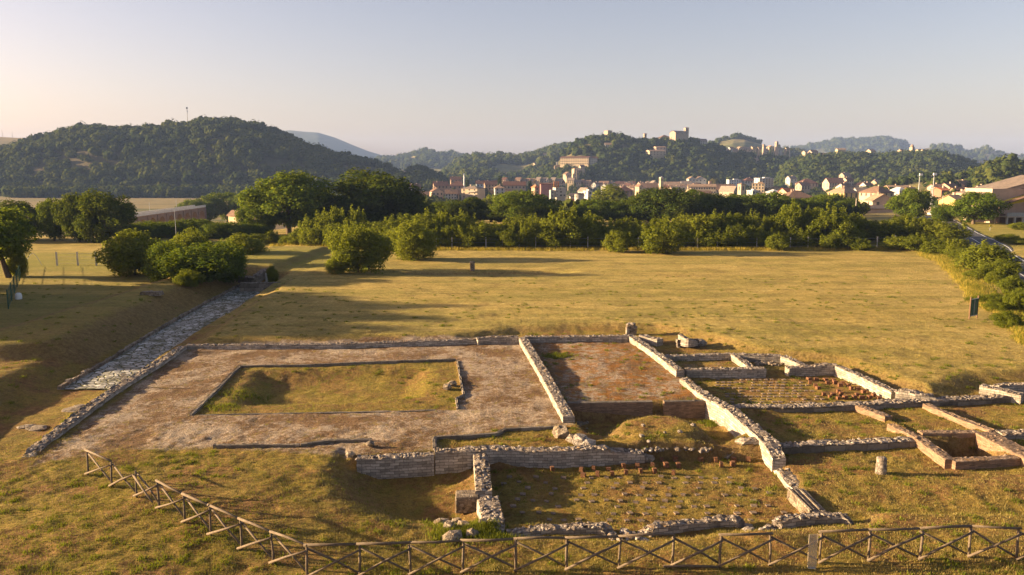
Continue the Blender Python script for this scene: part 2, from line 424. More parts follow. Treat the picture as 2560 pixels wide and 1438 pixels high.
def ground_mat():
    t = NT('ground_cover'); v = t.coord('Object')
    big = t.noise(v, 0.045, 4, 0.6)
    mid = t.noise(v, 0.33, 5, 0.65)
    fine = t.noise(v, 2.6, 6, 0.7)
    hair = t.noise(v, 14.0, 4, 0.7)
    vs = t.coord('Object', (0.05, 0.30, 1)); vs = t.mix(0.55, vs, t.noise(v, 0.022, 2, 0.5, 'Color'), 'LINEAR_LIGHT'); streak = t.noise(vs, 1.0, 6, 0.68)
    clump = t.noise(v, 6.5, 4, 0.75)
    # dry mown field
    straw = t.ramp(fine, [(0.28, (0.30, 0.21, 0.052)), (0.5, (0.46, 0.345, 0.105)), (0.74, (0.62, 0.49, 0.175))])
    olive = t.ramp(fine, [(0.28, (0.19, 0.155, 0.033)), (0.72, (0.39, 0.33, 0.085))])
    green = t.ramp(fine, [(0.25, (0.10, 0.115, 0.018)), (0.75, (0.25, 0.255, 0.045))])
    brown = t.ramp(fine, [(0.28, (0.165, 0.098, 0.039)), (0.72, (0.37, 0.245, 0.105))])
    col = t.mix(t.step(t.math('ADD', t.math('MULTIPLY', streak, 0.65), t.math('MULTIPLY', mid, 0.35)), 0.40, 0.58), straw, olive)
    mw = t.new('ShaderNodeTexWave'); mw.bands_direction = 'Y'; t.l.new(t.mix(0.6, v, t.noise(v, 0.03, 2, 0.5, 'Color'), 'LINEAR_LIGHT'), mw.inputs['Vector']); mw.inputs['Scale'].default_value = 0.22; mw.inputs['Distortion'].default_value = 2.5; mw.inputs['Detail'].default_value = 3
    col = t.mix(t.math('MULTIPLY', t.step(mw.outputs['Fac'], 0.55, 0.95), 0.22), col, t.mix(1.0, col, (0.66, 0.62, 0.50), 'MULTIPLY'))
    col = t.mix(t.math('MULTIPLY', t.step(mid, 0.50, 0.72), 0.45), col, brown)
    # ruin floors and foreground: rougher, browner, with green weeds
    rough = t.attr('rough')
    fore = t.mix(t.step(mid, 0.40, 0.56), brown, olive)
    fore = t.mix(t.math('MULTIPLY', t.step(t.noise(v, 1.3, 6, 0.78), 0.52, 0.62), 0.85), fore, green)
    fore = t.mix(t.math('MULTIPLY', t.step(t.noise(v, 0.55, 4, 0.7), 0.50, 0.70), 0.45), fore, straw)
    fore = t.mix(1.0, fore, (0.98, 0.84, 0.70), 'MULTIPLY')
    fore = t.mix(t.math('MULTIPLY', t.step(t.noise(v, 2.1, 6, 0.8), 0.46, 0.36), 0.55), fore, (0.055, 0.035, 0.016))
    col = t.mix(rough, col, fore)
    col = t.mix(t.math('MULTIPLY', t.attr('green'), t.step(fine, 0.25, 0.6)), col, t.ramp(hair, [(0.25, (0.12, 0.13, 0.016)), (0.75, (0.33, 0.31, 0.05))]))
    col = t.mix(t.attr('soil'), col, brown)
    # gravel of the court: pale chippings with russet dry moss
    peb = t.voro(v, 9.0, 'F1', 'Color')
    pn = t.noise(v, 22.0, 3, 0.7)
    gravel = t.ramp(pn, [(0.30, (0.20, 0.145, 0.095)), (0.5, (0.43, 0.34, 0.25)), (0.72, (0.66, 0.56, 0.45))])
    moss = t.ramp(hair, [(0.3, (0.085, 0.047, 0.021)), (0.7, (0.27, 0.155, 0.068))])
    gm = t.math('ADD', t.math('MULTIPLY', t.noise(v, 0.28, 5, 0.68), 0.55), t.math('MULTIPLY', t.noise(v, 2.6, 6, 0.8), 0.45))
    gcol = t.mix(t.math('MULTIPLY', t.step(gm, 0.43, 0.555), 0.95), gravel, moss)
    gcol = t.mix(t.math('MULTIPLY', t.step(t.noise(v, 1.3, 5, 0.7), 0.56, 0.68), 0.55), gcol, olive)
    ga = t.attr('gravel')
    col = t.mix(t.step(t.math('ADD', ga, t.math('MULTIPLY', t.math('SUBTRACT', t.noise(v, 0.8, 5, 0.7), 0.5), 0.9)), 0.32, 0.62), col, gcol)
    # orange lichen-red patches in the back room
    oa = t.attr('orange')
    col = t.mix(t.math('MULTIPLY', oa, t.step(t.noise(v, 1.1, 5, 0.75), 0.44, 0.60)), col, t.ramp(hair, [(0.3, (0.20, 0.075, 0.012)), (0.7, (0.42, 0.19, 0.035))]))
    # scattered white chips
    chip = t.step(t.voro(v, 5.5), 0.10, 0.055)
    chipm = t.math('MULTIPLY', t.math('MULTIPLY', chip, t.attr('chips')), t.step(t.noise(v, 0.7, 3), 0.48, 0.6))
    col = t.mix(chipm, col, (0.60, 0.56, 0.50))
    # the plain far off
    col = t.mix(t.math('MULTIPLY', t.step(clump, 0.56, 0.40), 0.5), col, t.mix(1.0, col, (0.50, 0.44, 0.34), 'MULTIPLY'))
    far = t.attr('far')
    fcol = t.ramp(t.noise(t.coord('Object', (0.004, 0.009, 1)), 1.0, 4), [(0.35, (0.17, 0.145, 0.06)), (0.5, (0.22, 0.17, 0.075)), (0.65, (0.08, 0.09, 0.03))])
    col = t.mix(far, col, fcol)
    col = t.mix(t.math('MULTIPLY', t.step(big, 0.45, 0.7), 0.22), col, t.mix(1.0, col, (0.80, 0.66, 0.45), 'MULTIPLY'))
    n1 = t.bump(t.math('ADD', t.noise(v, 3.2, 6, 0.78), t.math('MULTIPLY', clump, 0.6)), 1.0, 0.26)
    n2 = t.bump(hair, 0.5, 0.03, n1)
    return t.done(col, n2, 0.95)

def stone_mat(name, w, h, pale, dark, mortar, brickb=0.55, lich=0.5):
    t = NT(name)
    uv = t.coord('UV'); v = t.coord('Object')
    wob = t.mix(0.045, uv, t.noise(v, 3.0, 2, 0.5, 'Color'), 'LINEAR_LIGHT')
    b = t.new('ShaderNodeTexBrick'); t.l.new(wob, b.inputs['Vector'])
    b.offset = 0.5; b.squash = 1.0
    b.inputs['Color1'].default_value = (0, 0, 0, 1); b.inputs['Color2'].default_value = (1, 1, 1, 1); b.inputs['Mortar'].default_value = (0.5, 0.5, 0.5, 1)
    b.inputs['Scale'].default_value = 1.0; b.inputs['Mortar Size'].default_value = 0.010; b.inputs['Mortar Smooth'].default_value = 0.3
    b.inputs['Brick Width'].default_value = w; b.inputs['Row Height'].default_value = h; b.inputs['Bias'].default_value = 0.0
    nz = t.noise(v, 7.0, 6, 0.7)
    f = t.math('ADD', t.math('MULTIPLY', t.noise(v, 2.2, 5, 0.7), 0.6), t.math('MULTIPLY', nz, 0.4))
    c = t.ramp(f, [(0.33, dark), (0.5, pale), (0.68, tuple(min(1, x * 1.25) for x in pale))])
    c2 = t.mix(0.35, c, b.outputs['Color'], 'OVERLAY')
    c3 = t.mix(t.math('MULTIPLY', t.step(t.noise(v, 1.1, 5, 0.7), 0.5, 0.66), lich), c2, t.mix(1.0, c2, (0.42, 0.40, 0.38), 'MULTIPLY'))
    c4 = t.mix(b.outputs['Fac'], c3, mortar)
    n1 = t.bump(t.math('SUBTRACT', 1.0, b.outputs['Fac']), brickb, 0.05)
    n2 = t.bump(nz, 0.6, 0.04, n1)
    return t.done(c4, n2, 0.92)

def rubble_mat(name, pale, mid, dark, lich=(0.30, 0.17, 0.05)):
    t = NT(name); v = t.coord('Object')
    n = t.noise(v, 6.0, 6, 0.72); cell = t.voro(v, 7.0, 'F1', 'Color')
    g = t.new('ShaderNodeNewGeometry')
    sep = t.new('ShaderNodeSeparateColor'); t.l.new(cell, sep.inputs[0])
    f = t.math('ADD', t.math('MULTIPLY', n, 0.6), t.math('MULTIPLY', sep.outputs[0], 0.22))
    f = t.math('ADD', f, t.math('MULTIPLY', g.outputs['Random Per Island'], 0.22))
    c = t.ramp(f, [(0.33, dark), (0.50, mid), (0.66, pale), (0.8, tuple(min(1, x * 1.3) for x in pale))])
    c = t.mix(t.math('MULTIPLY', t.step(t.noise(v, 1.6, 5, 0.75), 0.56, 0.68), 0.6), c, lich)
    e = t.voro(v, 7.0, 'DISTANCE_TO_EDGE')
    n1 = t.bump(t.step(e, 0.0, 0.12), 0.7, 0.06)
    return t.done(c, t.bump(n, 0.8, 0.05, n1), 0.93)

M = {}
M['ground'] = ground_mat()
M['stone'] = stone_mat('coursed_limestone', 0.42, 0.135, (0.37, 0.325, 0.27), (0.185, 0.16, 0.135), (0.11, 0.09, 0.07), 0.8)
M['rubble'] = rubble_mat('limestone_rubble', (0.39, 0.34, 0.285), (0.225, 0.185, 0.15), (0.08, 0.063, 0.048))
M['brick'] = stone_mat('roman_brick', 0.28, 0.062, (0.27, 0.165, 0.10), (0.135, 0.08, 0.05), (0.19, 0.15, 0.11), 0.7, 0.6)
M['bricktop'] = rubble_mat('brick_rubble', (0.32, 0.235, 0.165), (0.20, 0.135, 0.09), (0.10, 0.07, 0.045))
M['kerb'] = stone_mat('grey_kerb_stone', 1.1, 0.5, (0.20, 0.17, 0.135), (0.10, 0.082, 0.062), (0.06, 0.047, 0.035), 0.5, 0.7)
M['greystone'] = rubble_mat('weathered_grey_stone', (0.34, 0.28, 0.21), (0.21, 0.165, 0.12), (0.09, 0.07, 0.05), (0.22, 0.15, 0.06))
M['tile'] = simple('pale_brick_tile', (0.19, 0.14, 0.10), 0.4, 9.0, 0.9, 0.4)
M['redbrick'] = simple('red_brick_pier', (0.175, 0.085, 0.045), 0.5, 9.0, 0.9, 0.5)
M['wood'] = None
def wood_mat(name, a, b):
    t = NT(name); v = t.coord('Object', (2.2, 2.2, 9.0))
    n = t.noise(v, 3.0, 6, 0.7)
    return t.done(t.ramp(n, [(0.3, a), (0.7, b)]), t.bump(n, 0.5, 0.01), 0.8)
M['wood'] = wood_mat('weathered_pole_wood', (0.070, 0.052, 0.036), (0.195, 0.15, 0.105))
M['bark'] = simple('tree_bark', (0.13, 0.095, 0.065), 0.4, 6.0, 0.95, 0.5)
M['leaf'] = leaf_mat('broadleaf_foliage', (0.045, 0.074, 0.011), (0.085, 0.128, 0.016), (0.155, 0.20, 0.024), 0.42)
M['leafdark'] = leaf_mat('dark_oak_foliage', (0.030, 0.050, 0.010), (0.056, 0.082, 0.013), (0.105, 0.130, 0.020), 0.33)
M['leafshrub'] = leaf_mat('olive_shrub_foliage', (0.085, 0.108, 0.014), (0.150, 0.175, 0.020), (0.225, 0.235, 0.030), 0.5)
M['leafbrown'] = leaf_mat('russet_foliage', (0.06, 0.055, 0.012), (0.105, 0.088, 0.018), (0.165, 0.125, 0.025))
M['leafpine'] = leaf_mat('conifer_foliage', (0.014, 0.026, 0.010), (0.026, 0.042, 0.014), (0.045, 0.065, 0.018), 0.15)
M['forest'] = leaf_mat('hill_wood_foliage', (0.016, 0.028, 0.009), (0.034, 0.048, 0.012), (0.080, 0.086, 0.017), 0.15, True)
M['grassblade'] = leaf_mat('dry_grass_blades', (0.115, 0.105, 0.022), (0.25, 0.195, 0.062), (0.40, 0.31, 0.13), 0.3)
M['weed'] = leaf_mat('green_weed_blades', (0.075, 0.095, 0.014), (0.13, 0.15, 0.02), (0.22, 0.22, 0.035), 0.35)
M['goldgrass'] = leaf_mat('tall_golden_grass', (0.19, 0.155, 0.022), (0.34, 0.265, 0.045), (0.48, 0.37, 0.085), 0.4)
# ------------------------------------------------------------------ ground sheet
def grow(a, b, s, k):
    r = [a]
    while r[-1] < b: r.append(r[-1] + s); s *= k
    return np.array(r)
def build_ground():
    xs = np.concatenate([-grow(34, 5600, 0.3, 1.075)[::-1], np.arange(-33.75, -24, 0.25), np.arange(-24, 25, 0.15), np.arange(25, 34, 0.25), grow(34, 5600, 0.3, 1.075)])
    ys = np.concatenate([np.linspace(-40, 14, 12), np.arange(15, 18.5, 0.5), np.arange(18.75, 21, 0.25), np.arange(21, 38, 0.15), np.arange(38.1, 62, 0.25), np.arange(62, 112, 0.5), grow(112, 6200, 0.6, 1.04)])
    X, Y = np.meshgrid(xs, ys)
    Z = ground_z(X.ravel(), Y.ravel())
    x = X.ravel(); y = Y.ravel()
    V = np.stack([x, y, Z], 1)
    nx, ny = len(xs), len(ys)
    i = np.arange(nx - 1)[None, :] + np.arange(ny - 1)[:, None] * nx
    F = np.stack([i, i + 1, i + nx + 1, i + nx], -1).reshape(-1, 4)
    me = np_mesh('ground', V, F, [M['ground']], smooth=True)
    near = (np.abs(x) < 120) & (y < 160) & (y > 10)
    def mask(poly, w=1.0, inset=0.0):
        r = np.zeros(len(x)); r[near] = sst(sdf(poly, x[near], y[near]) - inset, -w / 2, w / 2); return r
    def put(n, a): me.attributes.new(n, 'FLOAT', 'POINT').data.foreach_set('value', a.astype(np.float32))
    fld = mask(P_FIELD, 3.0)
    leftf = mask(P_LEFT, 3.0)
    impl = mask(P_IMPL, 0.4)
    court = mask(P_COURT, 2.4) * (1 - impl)
    roomc = mask(P_ROOMC, 0.6)
    bath = mask(P_BATH, 0.6)
    rough = np.where((y < 66) & (np.abs(x) < 90), 1.0, 0.0) * (1 - fld) * (1 - 0.55 * leftf) 
    rough = np.maximum(rough, 0.55 * sst(y, 80, 60) * (1 - fld))
    put('rough', np.clip(rough, 0, 1))
    put('gravel', np.clip(court * 1.0 + roomc * 0.62 + bath * 0.25 + mask(P_SMALL, 0.5) * 0.4, 0, 1))
    put('orange', mask(P_ROOMC, 1.0) * 0.9)
    put('chips', np.clip(court + mask(P_HOLLOW, 1.0) * 0.9 + mask(P_ROOME, 1) * 0.35 + roomc * 0.5 + bath * 0.6 + 0.12 * rough, 0, 1))
    # banks: bare brown soil where the land is steep
    gy, gx = np.gradient(Z.reshape(ny, nx), ys, xs)
    sl = np.hypot(gx, gy).ravel()
    put('soil', np.where(near, sst(sl, 0.20, 0.55) * 0.75, 0) * (1 - court) * (1 - impl))
    lush = mask([(-80, 96), (-20, 96), (-20, 128), (-80, 128)], 10) * 0.9 * sst(y, 98, 108)
    lush = np.maximum(lush, 0.55 * mask([(40, 150), (46, 146), (100, 120), (130, 140), (130, 200), (60, 200)], 6))
    lotm = np.zeros(len(x)); k2 = (y > 100) & (y < 240) & (np.abs(x) < 260); lotm[k2] = sst(sdf(P_LOT, x[k2], y[k2]), 2, 12)
    lush = np.maximum(lush, lotm * 0.75)
    lush = np.maximum(lush, impl * 0.16)
    lush = np.maximum(lush, leftf * 0.35 * sst(x + 0.0 * y, -18, -34))
    put('green', np.clip(lush, 0, 1))
    put('far', sst(y, 190, 330))
    return tag(link('ground', me), kind='structure')
build_ground()

# ------------------------------------------------------------------ roads
def smooth_line(p, n):
    p = np.array(p, float)
    d = np.r_[0, np.cumsum(np.hypot(*np.diff(p, axis=0).T))]
    t = np.linspace(0, d[-1], n)
    q = np.stack([np.interp(t, d, p[:, 0]), np.interp(t, d, p[:, 1])], 1)
    for _ in range(6):
        q[1:-1] = 0.25 * q[:-2] + 0.5 * q[1:-1] + 0.25 * q[2:]
    return q
def strip(name, L, R, n, m, dz, mats, zf=None, uv=True, lumpy=0.0):
    mb = MB(); V = []; UV = []
    for i in range(n):
        for j in range(m):
            a = j / (m - 1)
            x = L[i][0] * (1 - a) + R[i][0] * a; y = L[i][1] * (1 - a) + R[i][1] * a
            z = (zf(x, y, a, i) if zf else gz(x, y)) + dz
            if lumpy: z += lumpy * float(vnoise(x * 2.3, y * 2.3, 4))
            V.append((x, y, z))
    F = [(i * m + j, i * m + j + 1, (i + 1) * m + j + 1, (i + 1) * m + j) for i in range(n - 1) for j in range(m - 1)]
    mb.add(V, F)
    return mb.build(name, mats, smooth=True)
def paving_mat():
    t = NT('polygonal_stone_paving'); v = t.coord('Object', (1, 1, 0.2))
    wob = t.mix(0.10, v, t.noise(v, 1.2, 2, 0.5, 'Color'), 'LINEAR_LIGHT')
    e = t.voro(wob, 2.1, 'DISTANCE_TO_EDGE'); c = t.voro(wob, 2.1, 'F1', 'Color')
    sp = t.new('ShaderNodeSeparateColor'); t.l.new(c, sp.inputs[0])
    n = t.noise(v, 5.0, 5, 0.7)
    f = t.math('ADD', t.math('MULTIPLY', sp.outputs[0], 0.5), t.math('MULTIPLY', n, 0.5))
    col = t.ramp(f, [(0.25, (0.235, 0.225, 0.195)), (0.5, (0.40, 0.385, 0.345)), (0.75, (0.58, 0.565, 0.515))])
    joint = t.step(e, 0.085, 0.03)
    grass = t.ramp(t.noise(v, 9, 3), [(0.3, (0.05, 0.05, 0.02)), (0.7, (0.13, 0.12, 0.035))])
    patch = t.math('MULTIPLY', t.step(t.noise(v, 0.9, 5, 0.75), 0.47, 0.60), 0.75)
    col = t.mix(t.math('MAXIMUM', joint, patch), col, grass)
    n1 = t.bump(t.step(e, 0.0, 0.14), 1.0, 0.09)
    return t.done(col, t.bump(n, 0.6, 0.03, n1), 0.97)
M['paving'] = paving_mat()
RL = smooth_line(PG(P_ROAD_L[1:], ROADZ), 90); RR = smooth_line(PG(P_ROAD_R, ROADZ), 90)
tag(strip('paved_road', RL, RR, 90, 12, 0.03, M['paving'], zf=lambda x, y, a, i: max(gz(x, y), ROADZ) + 0.05 * math.sin(a * math.pi), lumpy=0.05), kind='structure')
kb = MB()
acc = 0
for i in range(len(RL) - 1):
    a, b = RL[i], RL[i + 1]
    L = math.hypot(*(b - a)); th = math.atan2(b[1] - a[1], b[0] - a[0])
    n = max(1, int(L / 0.7))
    for k in range(n):
        p = a + (b - a) * (k + 0.5) / n
        kb.box((p[0] - 0.12, p[1] + 0.05, ROADZ + 0.10 + random.uniform(-.05, .05)), (L / n * 0.93, 0.22, 0.38), th, 0, 0.04)
tag(kb.build('road_kerb', M['greystone']), kind='structure')
for k, (cx, cy) in enumerate([(76, 1068), (205, 1022)]):      # bare paving slabs showing in the grass near the wall
    x, y, z = gnd(cx, cy)
    mb = MB()
    for j in range(4 - k):
        mb.rock((x + random.uniform(-.7, .7), y + random.uniform(-.5, .5), z + 0.01), random.uniform(0.35, 0.6), None, 0, 0.16)
    tag(mb.build('paving_slab', M['greystone'], smooth=False), ['flat grey paving slabs lying in the brown grass left of the long rubble wall', 'small flat stone in the grass between paved road and long rubble wall'][k], 'stone slab')

def asphalt_mat():
    t = NT('worn_asphalt'); v = t.coord()
    n = t.noise(v, 0.8, 5, 0.7); f = t.noise(v, 18, 3)
    return t.done(t.mix(0.4, t.ramp(n, [(0.3, (0.05, 0.052, 0.058)), (0.7, (0.10, 0.10, 0.105))]), t.ramp(f, [(0.3, (0.04, 0.04, 0.045)), (0.7, (0.11, 0.11, 0.11))])), t.bump(f, 0.3, 0.01), 0.85)
M['asphalt'] = asphalt_mat()
M['paint'] = simple('white_road_paint', (0.62, 0.62, 0.60), 0.2, 3)
cl = smooth_line(PG([(2760, 860), (2560, 694), (2517, 665), (2470, 637), (2428, 613), (2400, 598), (2372, 577), (2347, 560), (2322, 545), (2300, 534)], 0.4), 110)
def offset(q, d):
    t = np.gradient(q, axis=0); t /= np.hypot(t[:, 0], t[:, 1])[:, None]
    return q + np.stack([t[:, 1], -t[:, 0]], 1) * d
def rz(x, y, a, i): return max(gz(cl[i][0], cl[i][1]), gz(x, y) if False else -9) + 0.12
tag(strip('road', offset(cl, -3.4), offset(cl, 3.4), 110, 9, 0.0, M['asphalt'], zf=rz), kind='structure')
for nm, o, w in (('road_edge_line', 3.0, 0.07), ('road_edge_line', -3.0, 0.07), ('road_centre_line', 0.0, 0.07)):
    tag(strip(nm, offset(cl, o - w), offset(cl, o + w), 110, 2, 0.006, M['paint'], zf=rz), kind='structure')

# ------------------------------------------------------------------ hills
def hill_mat(name, a, b, c, sc):
    t = NT(name); v = t.coord('Object')
    n = t.noise(v, sc, 5, 0.6); m = t.noise(v, sc * 7, 4, 0.6)
    vo = t.voro(v, sc * 1.6, 'F1', 'Color'); sp = t.new('ShaderNodeSeparateColor'); t.l.new(vo, sp.inputs[0])
    f = t.math('ADD', t.math('MULTIPLY', n, 0.65), t.math('MULTIPLY', sp.outputs[0], 0.35))
    col = t.ramp(f, [(0.36, a), (0.5, b), (0.62, c)])
    col = t.mix(0.35, col, t.ramp(m, [(0.3, tuple(0.6 * x for x in a)), (0.7, c)]))
    return t.done(col, t.bump(m, 0.8, 3.0), 1.0)
HM = {
 'left': hill_mat('wooded_slope_soil', (0.035, 0.038, 0.013), (0.06, 0.05, 0.021), (0.085, 0.066, 0.03), 0.008),
 'leftback': hill_mat('tan_hill_field', (0.22, 0.16, 0.07), (0.26, 0.19, 0.085), (0.16, 0.14, 0.06), 0.004),
 'mountain': hill_mat('wooded_mountain', (0.035, 0.055, 0.022), (0.05, 0.07, 0.026), (0.08, 0.09, 0.035), 0.003),
 'distant': hill_mat('patchwork_hill', (0.05, 0.075, 0.022), (0.09, 0.12, 0.035), (0.27, 0.24, 0.09), 0.005),
 'middle': hill_mat('wood_and_meadow_hill', (0.05, 0.065, 0.02), (0.10, 0.11, 0.034), (0.22, 0.18, 0.07), 0.006),
 'town': hill_mat('wooded_castle_hill', (0.05, 0.055, 0.018), (0.08, 0.075, 0.03), (0.15, 0.11, 0.05), 0.008),
 'vineyard': hill_mat('vineyard_hill', (0.08, 0.095, 0.03), (0.12, 0.12, 0.04), (0.27, 0.22, 0.09), 0.01),
 'right': hill_mat('wooded_right_hill', (0.05, 0.055, 0.018), (0.08, 0.08, 0.028), (0.13, 0.11, 0.045), 0.008),
 'farright': hill_mat('far_wooded_ridge', (0.03, 0.045, 0.02), (0.045, 0.06, 0.025), (0.09, 0.085, 0.04), 0.003),
 'rimright': hill_mat('far_tan_hills', (0.05, 0.06, 0.025), (0.17, 0.12, 0.06), (0.26, 0.18, 0.09), 0.0035),
 'meadow': hill_mat('golden_meadow_slope', (0.11, 0.105, 0.028), (0.25, 0.20, 0.065), (0.33, 0.25, 0.09), 0.02),
 'rim': hill_mat('horizon_ridge', (0.05, 0.06, 0.03), (0.10, 0.09, 0.045), (0.17, 0.13, 0.07), 0.003)}
def build_hill(key, nu=150, nv=46):
    h = HILLS[key]
    pxs = np.linspace(h['px'][0], h['px'][-1], nu)
    u = (pxs - CX) / FPX / (CP + 0.147 * SP)
    yv = h['F'] + (h['D'] - h['F']) * np.linspace(0, 1 + h['back'], nv)
    U, Yv = np.meshgrid(u, yv)
    X = U * Yv
    px = CX + FPX * (X / Yv) * (CP + 0.147 * SP)
    Z = hill_z(key, X.ravel() * 0.999999 + 0, Yv.ravel() + 1e-6)
    Z = np.where(Z < -30, h['zf'] - 3, Z)
    Zg = Z.reshape(nv, nu); Zg[0] = h['zf'] - 4; Zg[-1] = h['zf'] - 4; Zg[:, 0] = h['zf'] - 4; Zg[:, -1] = h['zf'] - 4
    V = np.stack([X.ravel(), Yv.ravel(), Zg.ravel()], 1)
    i = np.arange(nu - 1)[None, :] + np.arange(nv - 1)[:, None] * nu
    F = np.stack([i, i + 1, i + nu + 1, i + nu], -1).reshape(-1, 4)
    tag(link('mountain' if key == 'mountain' else 'hill', np_mesh('hill', V, F, [HM[key]], smooth=True)), kind='structure')
for k in HILLS: build_hill(k)

# ------------------------------------------------------------------ ruined walls
def wall(name, label, pts, width, zbot, face='stone', top='rubble', rag=0.05, rocks=16, cat='ruined wall', zs=None, wid2=None, step=0.14, slope_ends=0.0, rs=1.0):
    """pts: (px, py, height of top) along the middle of the top; zbot: height of the foot"""
    P = [(*G(a, b, z), z) for a, b, z in pts]
    d = [0]
    for i in range(len(P) - 1): d.append(d[-1] + math.hypot(P[i + 1][0] - P[i][0], P[i + 1][1] - P[i][1]))
    L = d[-1]; n = max(4, int(L / step))
    T = np.linspace(0, L, n + 1)
    X = np.interp(T, d, [p[0] for p in P]); Y = np.interp(T, d, [p[1] for p in P]); Z = np.interp(T, d, [p[2] for p in P])
    zb = np.interp(T, d, zbot) if isinstance(zbot, (list, tuple)) else np.full(n + 1, float(zbot))
    if len(P) > 2 and rag > 0:
        for _ in range(2):
            X[1:-1] = 0.25 * X[:-2] + 0.5 * X[1:-1] + 0.25 * X[2:]; Y[1:-1] = 0.25 * Y[:-2] + 0.5 * Y[1:-1] + 0.25 * Y[2:]
    tx = np.gradient(X); ty = np.gradient(Y); q = np.hypot(tx, ty) + 1e-9; tx /= q; ty /= q
    sd = random.randint(0, 999)
    wv = np.interp(T, d, wid2) if wid2 else np.full(n + 1, width)
    off = [-0.5, -0.46, -0.2, 0.1, 0.44, 0.5]
    mb = MB(); V = []
    for i in range(n + 1):
        nx, ny = ty[i], -tx[i]
        e = min(T[i], L - T[i])
        dz = 0.0
        if slope_ends: dz = -(max(0, 1 - e / slope_ends)) * (Z[i] - zb[i]) * 0.85
        row = []
        j = float(vnoise(T[i] * 1.7, 0.3, sd)) * rag * 1.3
        row.append((X[i] - nx * wv[i] * (0.5 + j * .3), Y[i] - ny * wv[i] * (0.5 + j * .3), zb[i] - 0.25))
        for k, o in enumerate(off):
            jz = rag * (1.6 * float(vnoise(T[i] * 2.1, k * 0.9, sd + 1)) + 1.2 * float(vnoise(T[i] * 6.3, k * 2.1, sd + 2)))
            jo = rag * 0.7 * float(vnoise(T[i] * 4.1, k * 5.1, sd + 3))
            row.append((X[i] + nx * (wv[i] * o + jo), Y[i] + ny * (wv[i] * o + jo), max(zb[i] - 0.2, Z[i] + jz + dz - (0.02 if k in (0, 5) else 0))))
        row.append((X[i] + nx * wv[i] * (0.5 + j * .3), Y[i] + ny * wv[i] * (0.5 + j * .3), zb[i] - 0.25))
        V += row
    m = 8; F = []; mi = []; UV = []
    for i in range(n):
        for k in range(m - 1):
            a, b, c, e2 = i * m + k, i * m + k + 1, (i + 1) * m + k + 1, (i + 1) * m + k
            F.append((a, b, c, e2)); side = k in (0, 6)
            mi.append(0 if side else 1)
            if side: UV.append([(T[i], V[a][2]), (T[i], V[b][2]), (T[i + 1], V[c][2]), (T[i + 1], V[e2][2])])
            else: UV.append([(T[i], k * .1), (T[i], k * .1 + .1), (T[i + 1], k * .1 + .1), (T[i + 1], k * .1)])
    for i0, rev in ((0, True), (n, False)):
        f = [i0 * m + k for k in range(m)]
        uvs = [((-0.5 if k == 0 else (0.5 if k == 7 else off[k - 1])) * wv[i0], V[i0 * m + k][2]) for k in range(m)]
        if rev: f = f[::-1]; uvs = uvs[::-1]
        F.append(tuple(f)); mi.append(0); UV.append(uvs)
    mb.add(V, F, mi, UV)
    for _ in range(int(1.5 * rocks * L * width)):
        t = random.uniform(0, L); o = random.uniform(-0.46, 0.46)
        i = min(n, int(t / L * n)); e = min(t, L - t)
        dz = -(max(0, 1 - e / slope_ends)) * (Z[i] - zb[i]) * 0.85 if slope_ends else 0.0
        r = random.uniform(0.05, 0.125) * rs * random.choice((0.8, 1, 1, 1.15))
        mb.rock((X[i] + ty[i] * wv[i] * o, Y[i] - tx[i] * wv[i] * o, Z[i] + dz + random.uniform(-0.03, 0.012)), r, None, 1, 0.55)
    o = mb.build(name, [M[face], M[top]])
    return tag(o, label, cat)

wall('rubble_wall', 'long low rubble wall running diagonally beside the sunken paved road', [(62, 1158, 0.0), (88, 1120, 0.12), (188, 1043, 0.22), (275, 979, 0.22), (370, 922, 0.22), (462, 862, 0.25)], 0.62, [-0.7, -0.9, -0.9, -0.9, -0.9, -0.9], rag=0.09, rocks=22, slope_ends=0.5)
wall('rubble_wall', 'thin low rubble wall along the far edge of the gravel court', [(470, 862, 0.30), (640, 861, 0.34), (820, 860, 0.34), (1021, 853, 0.36), (1195, 846.5, 0.38)], 0.5, 0.0, rag=0.06, rocks=26)
wall('coursed_wall', 'short raised wall of pale coursed stone joining gravel court and back room', [(1192, 845.5, 0.50), (1230, 841, 0.55), (1296, 841, 0.52)], 0.55, 0.0, rag=0.07, rocks=20)
wall('coursed_wall', 'pale coursed wall closing the far side of the orange-stained back room', [(1316, 841, 0.55), (1400, 841, 0.50), (1572, 838.5, 0.52)], 0.55, 0.0, rag=0.05, rocks=20)
wall('coursed_wall', 'diagonal pale wall between the gravel court and the back room, ending in a squared block', [(1307, 842.6, 0.52), (1360, 930, 0.42), (1422, 1041, 0.36)], 0.62, [0.0, 0.0, -0.6], rag=0.04, rocks=20)
wall('coursed_wall', 'diagonal pale wall from the rounded pier down the right side of the back room', [(1577, 838, 0.50), (1640, 880, 0.50), (1701, 926, 0.46)], 0.55, [0.0, 0.0, -0.15], rag=0.04, rocks=20)
wall('coursed_wall', 'tall diagonal lit wall running from the bath floor to the front room', [(1708, 944, 0.34), (1769, 990, 0.34), (1829, 1021, 0.34), (1888, 1071, 0.33), (1928, 1106, 0.28), (1948, 1146, 0.0)], 0.66, [-0.1, -0.65, -0.75, -0.75, -0.75, -0.7], rag=0.07, rocks=26, wid2=[0.5, 0.6, 0.68, 0.72, 0.8, 0.6])
wall('rubble_wall', 'low crumbling strip of masonry running down to the grooved stone trough', [(1952, 1158, -0.28), (1985, 1206, -0.40), (2025, 1240, -0.42)], 0.7, -0.66, rag=0.07, rocks=12, slope_ends=0.8)
wall('coursed_wall', 'broken sloping stub of coursed stone beside the tall diagonal wall', [(1806, 1139, -0.52), (1835, 1116, -0.15), (1858, 1098, 0.18), (1908, 1096, 0.22)], 0.6, -0.7, rag=0.06, rocks=22)
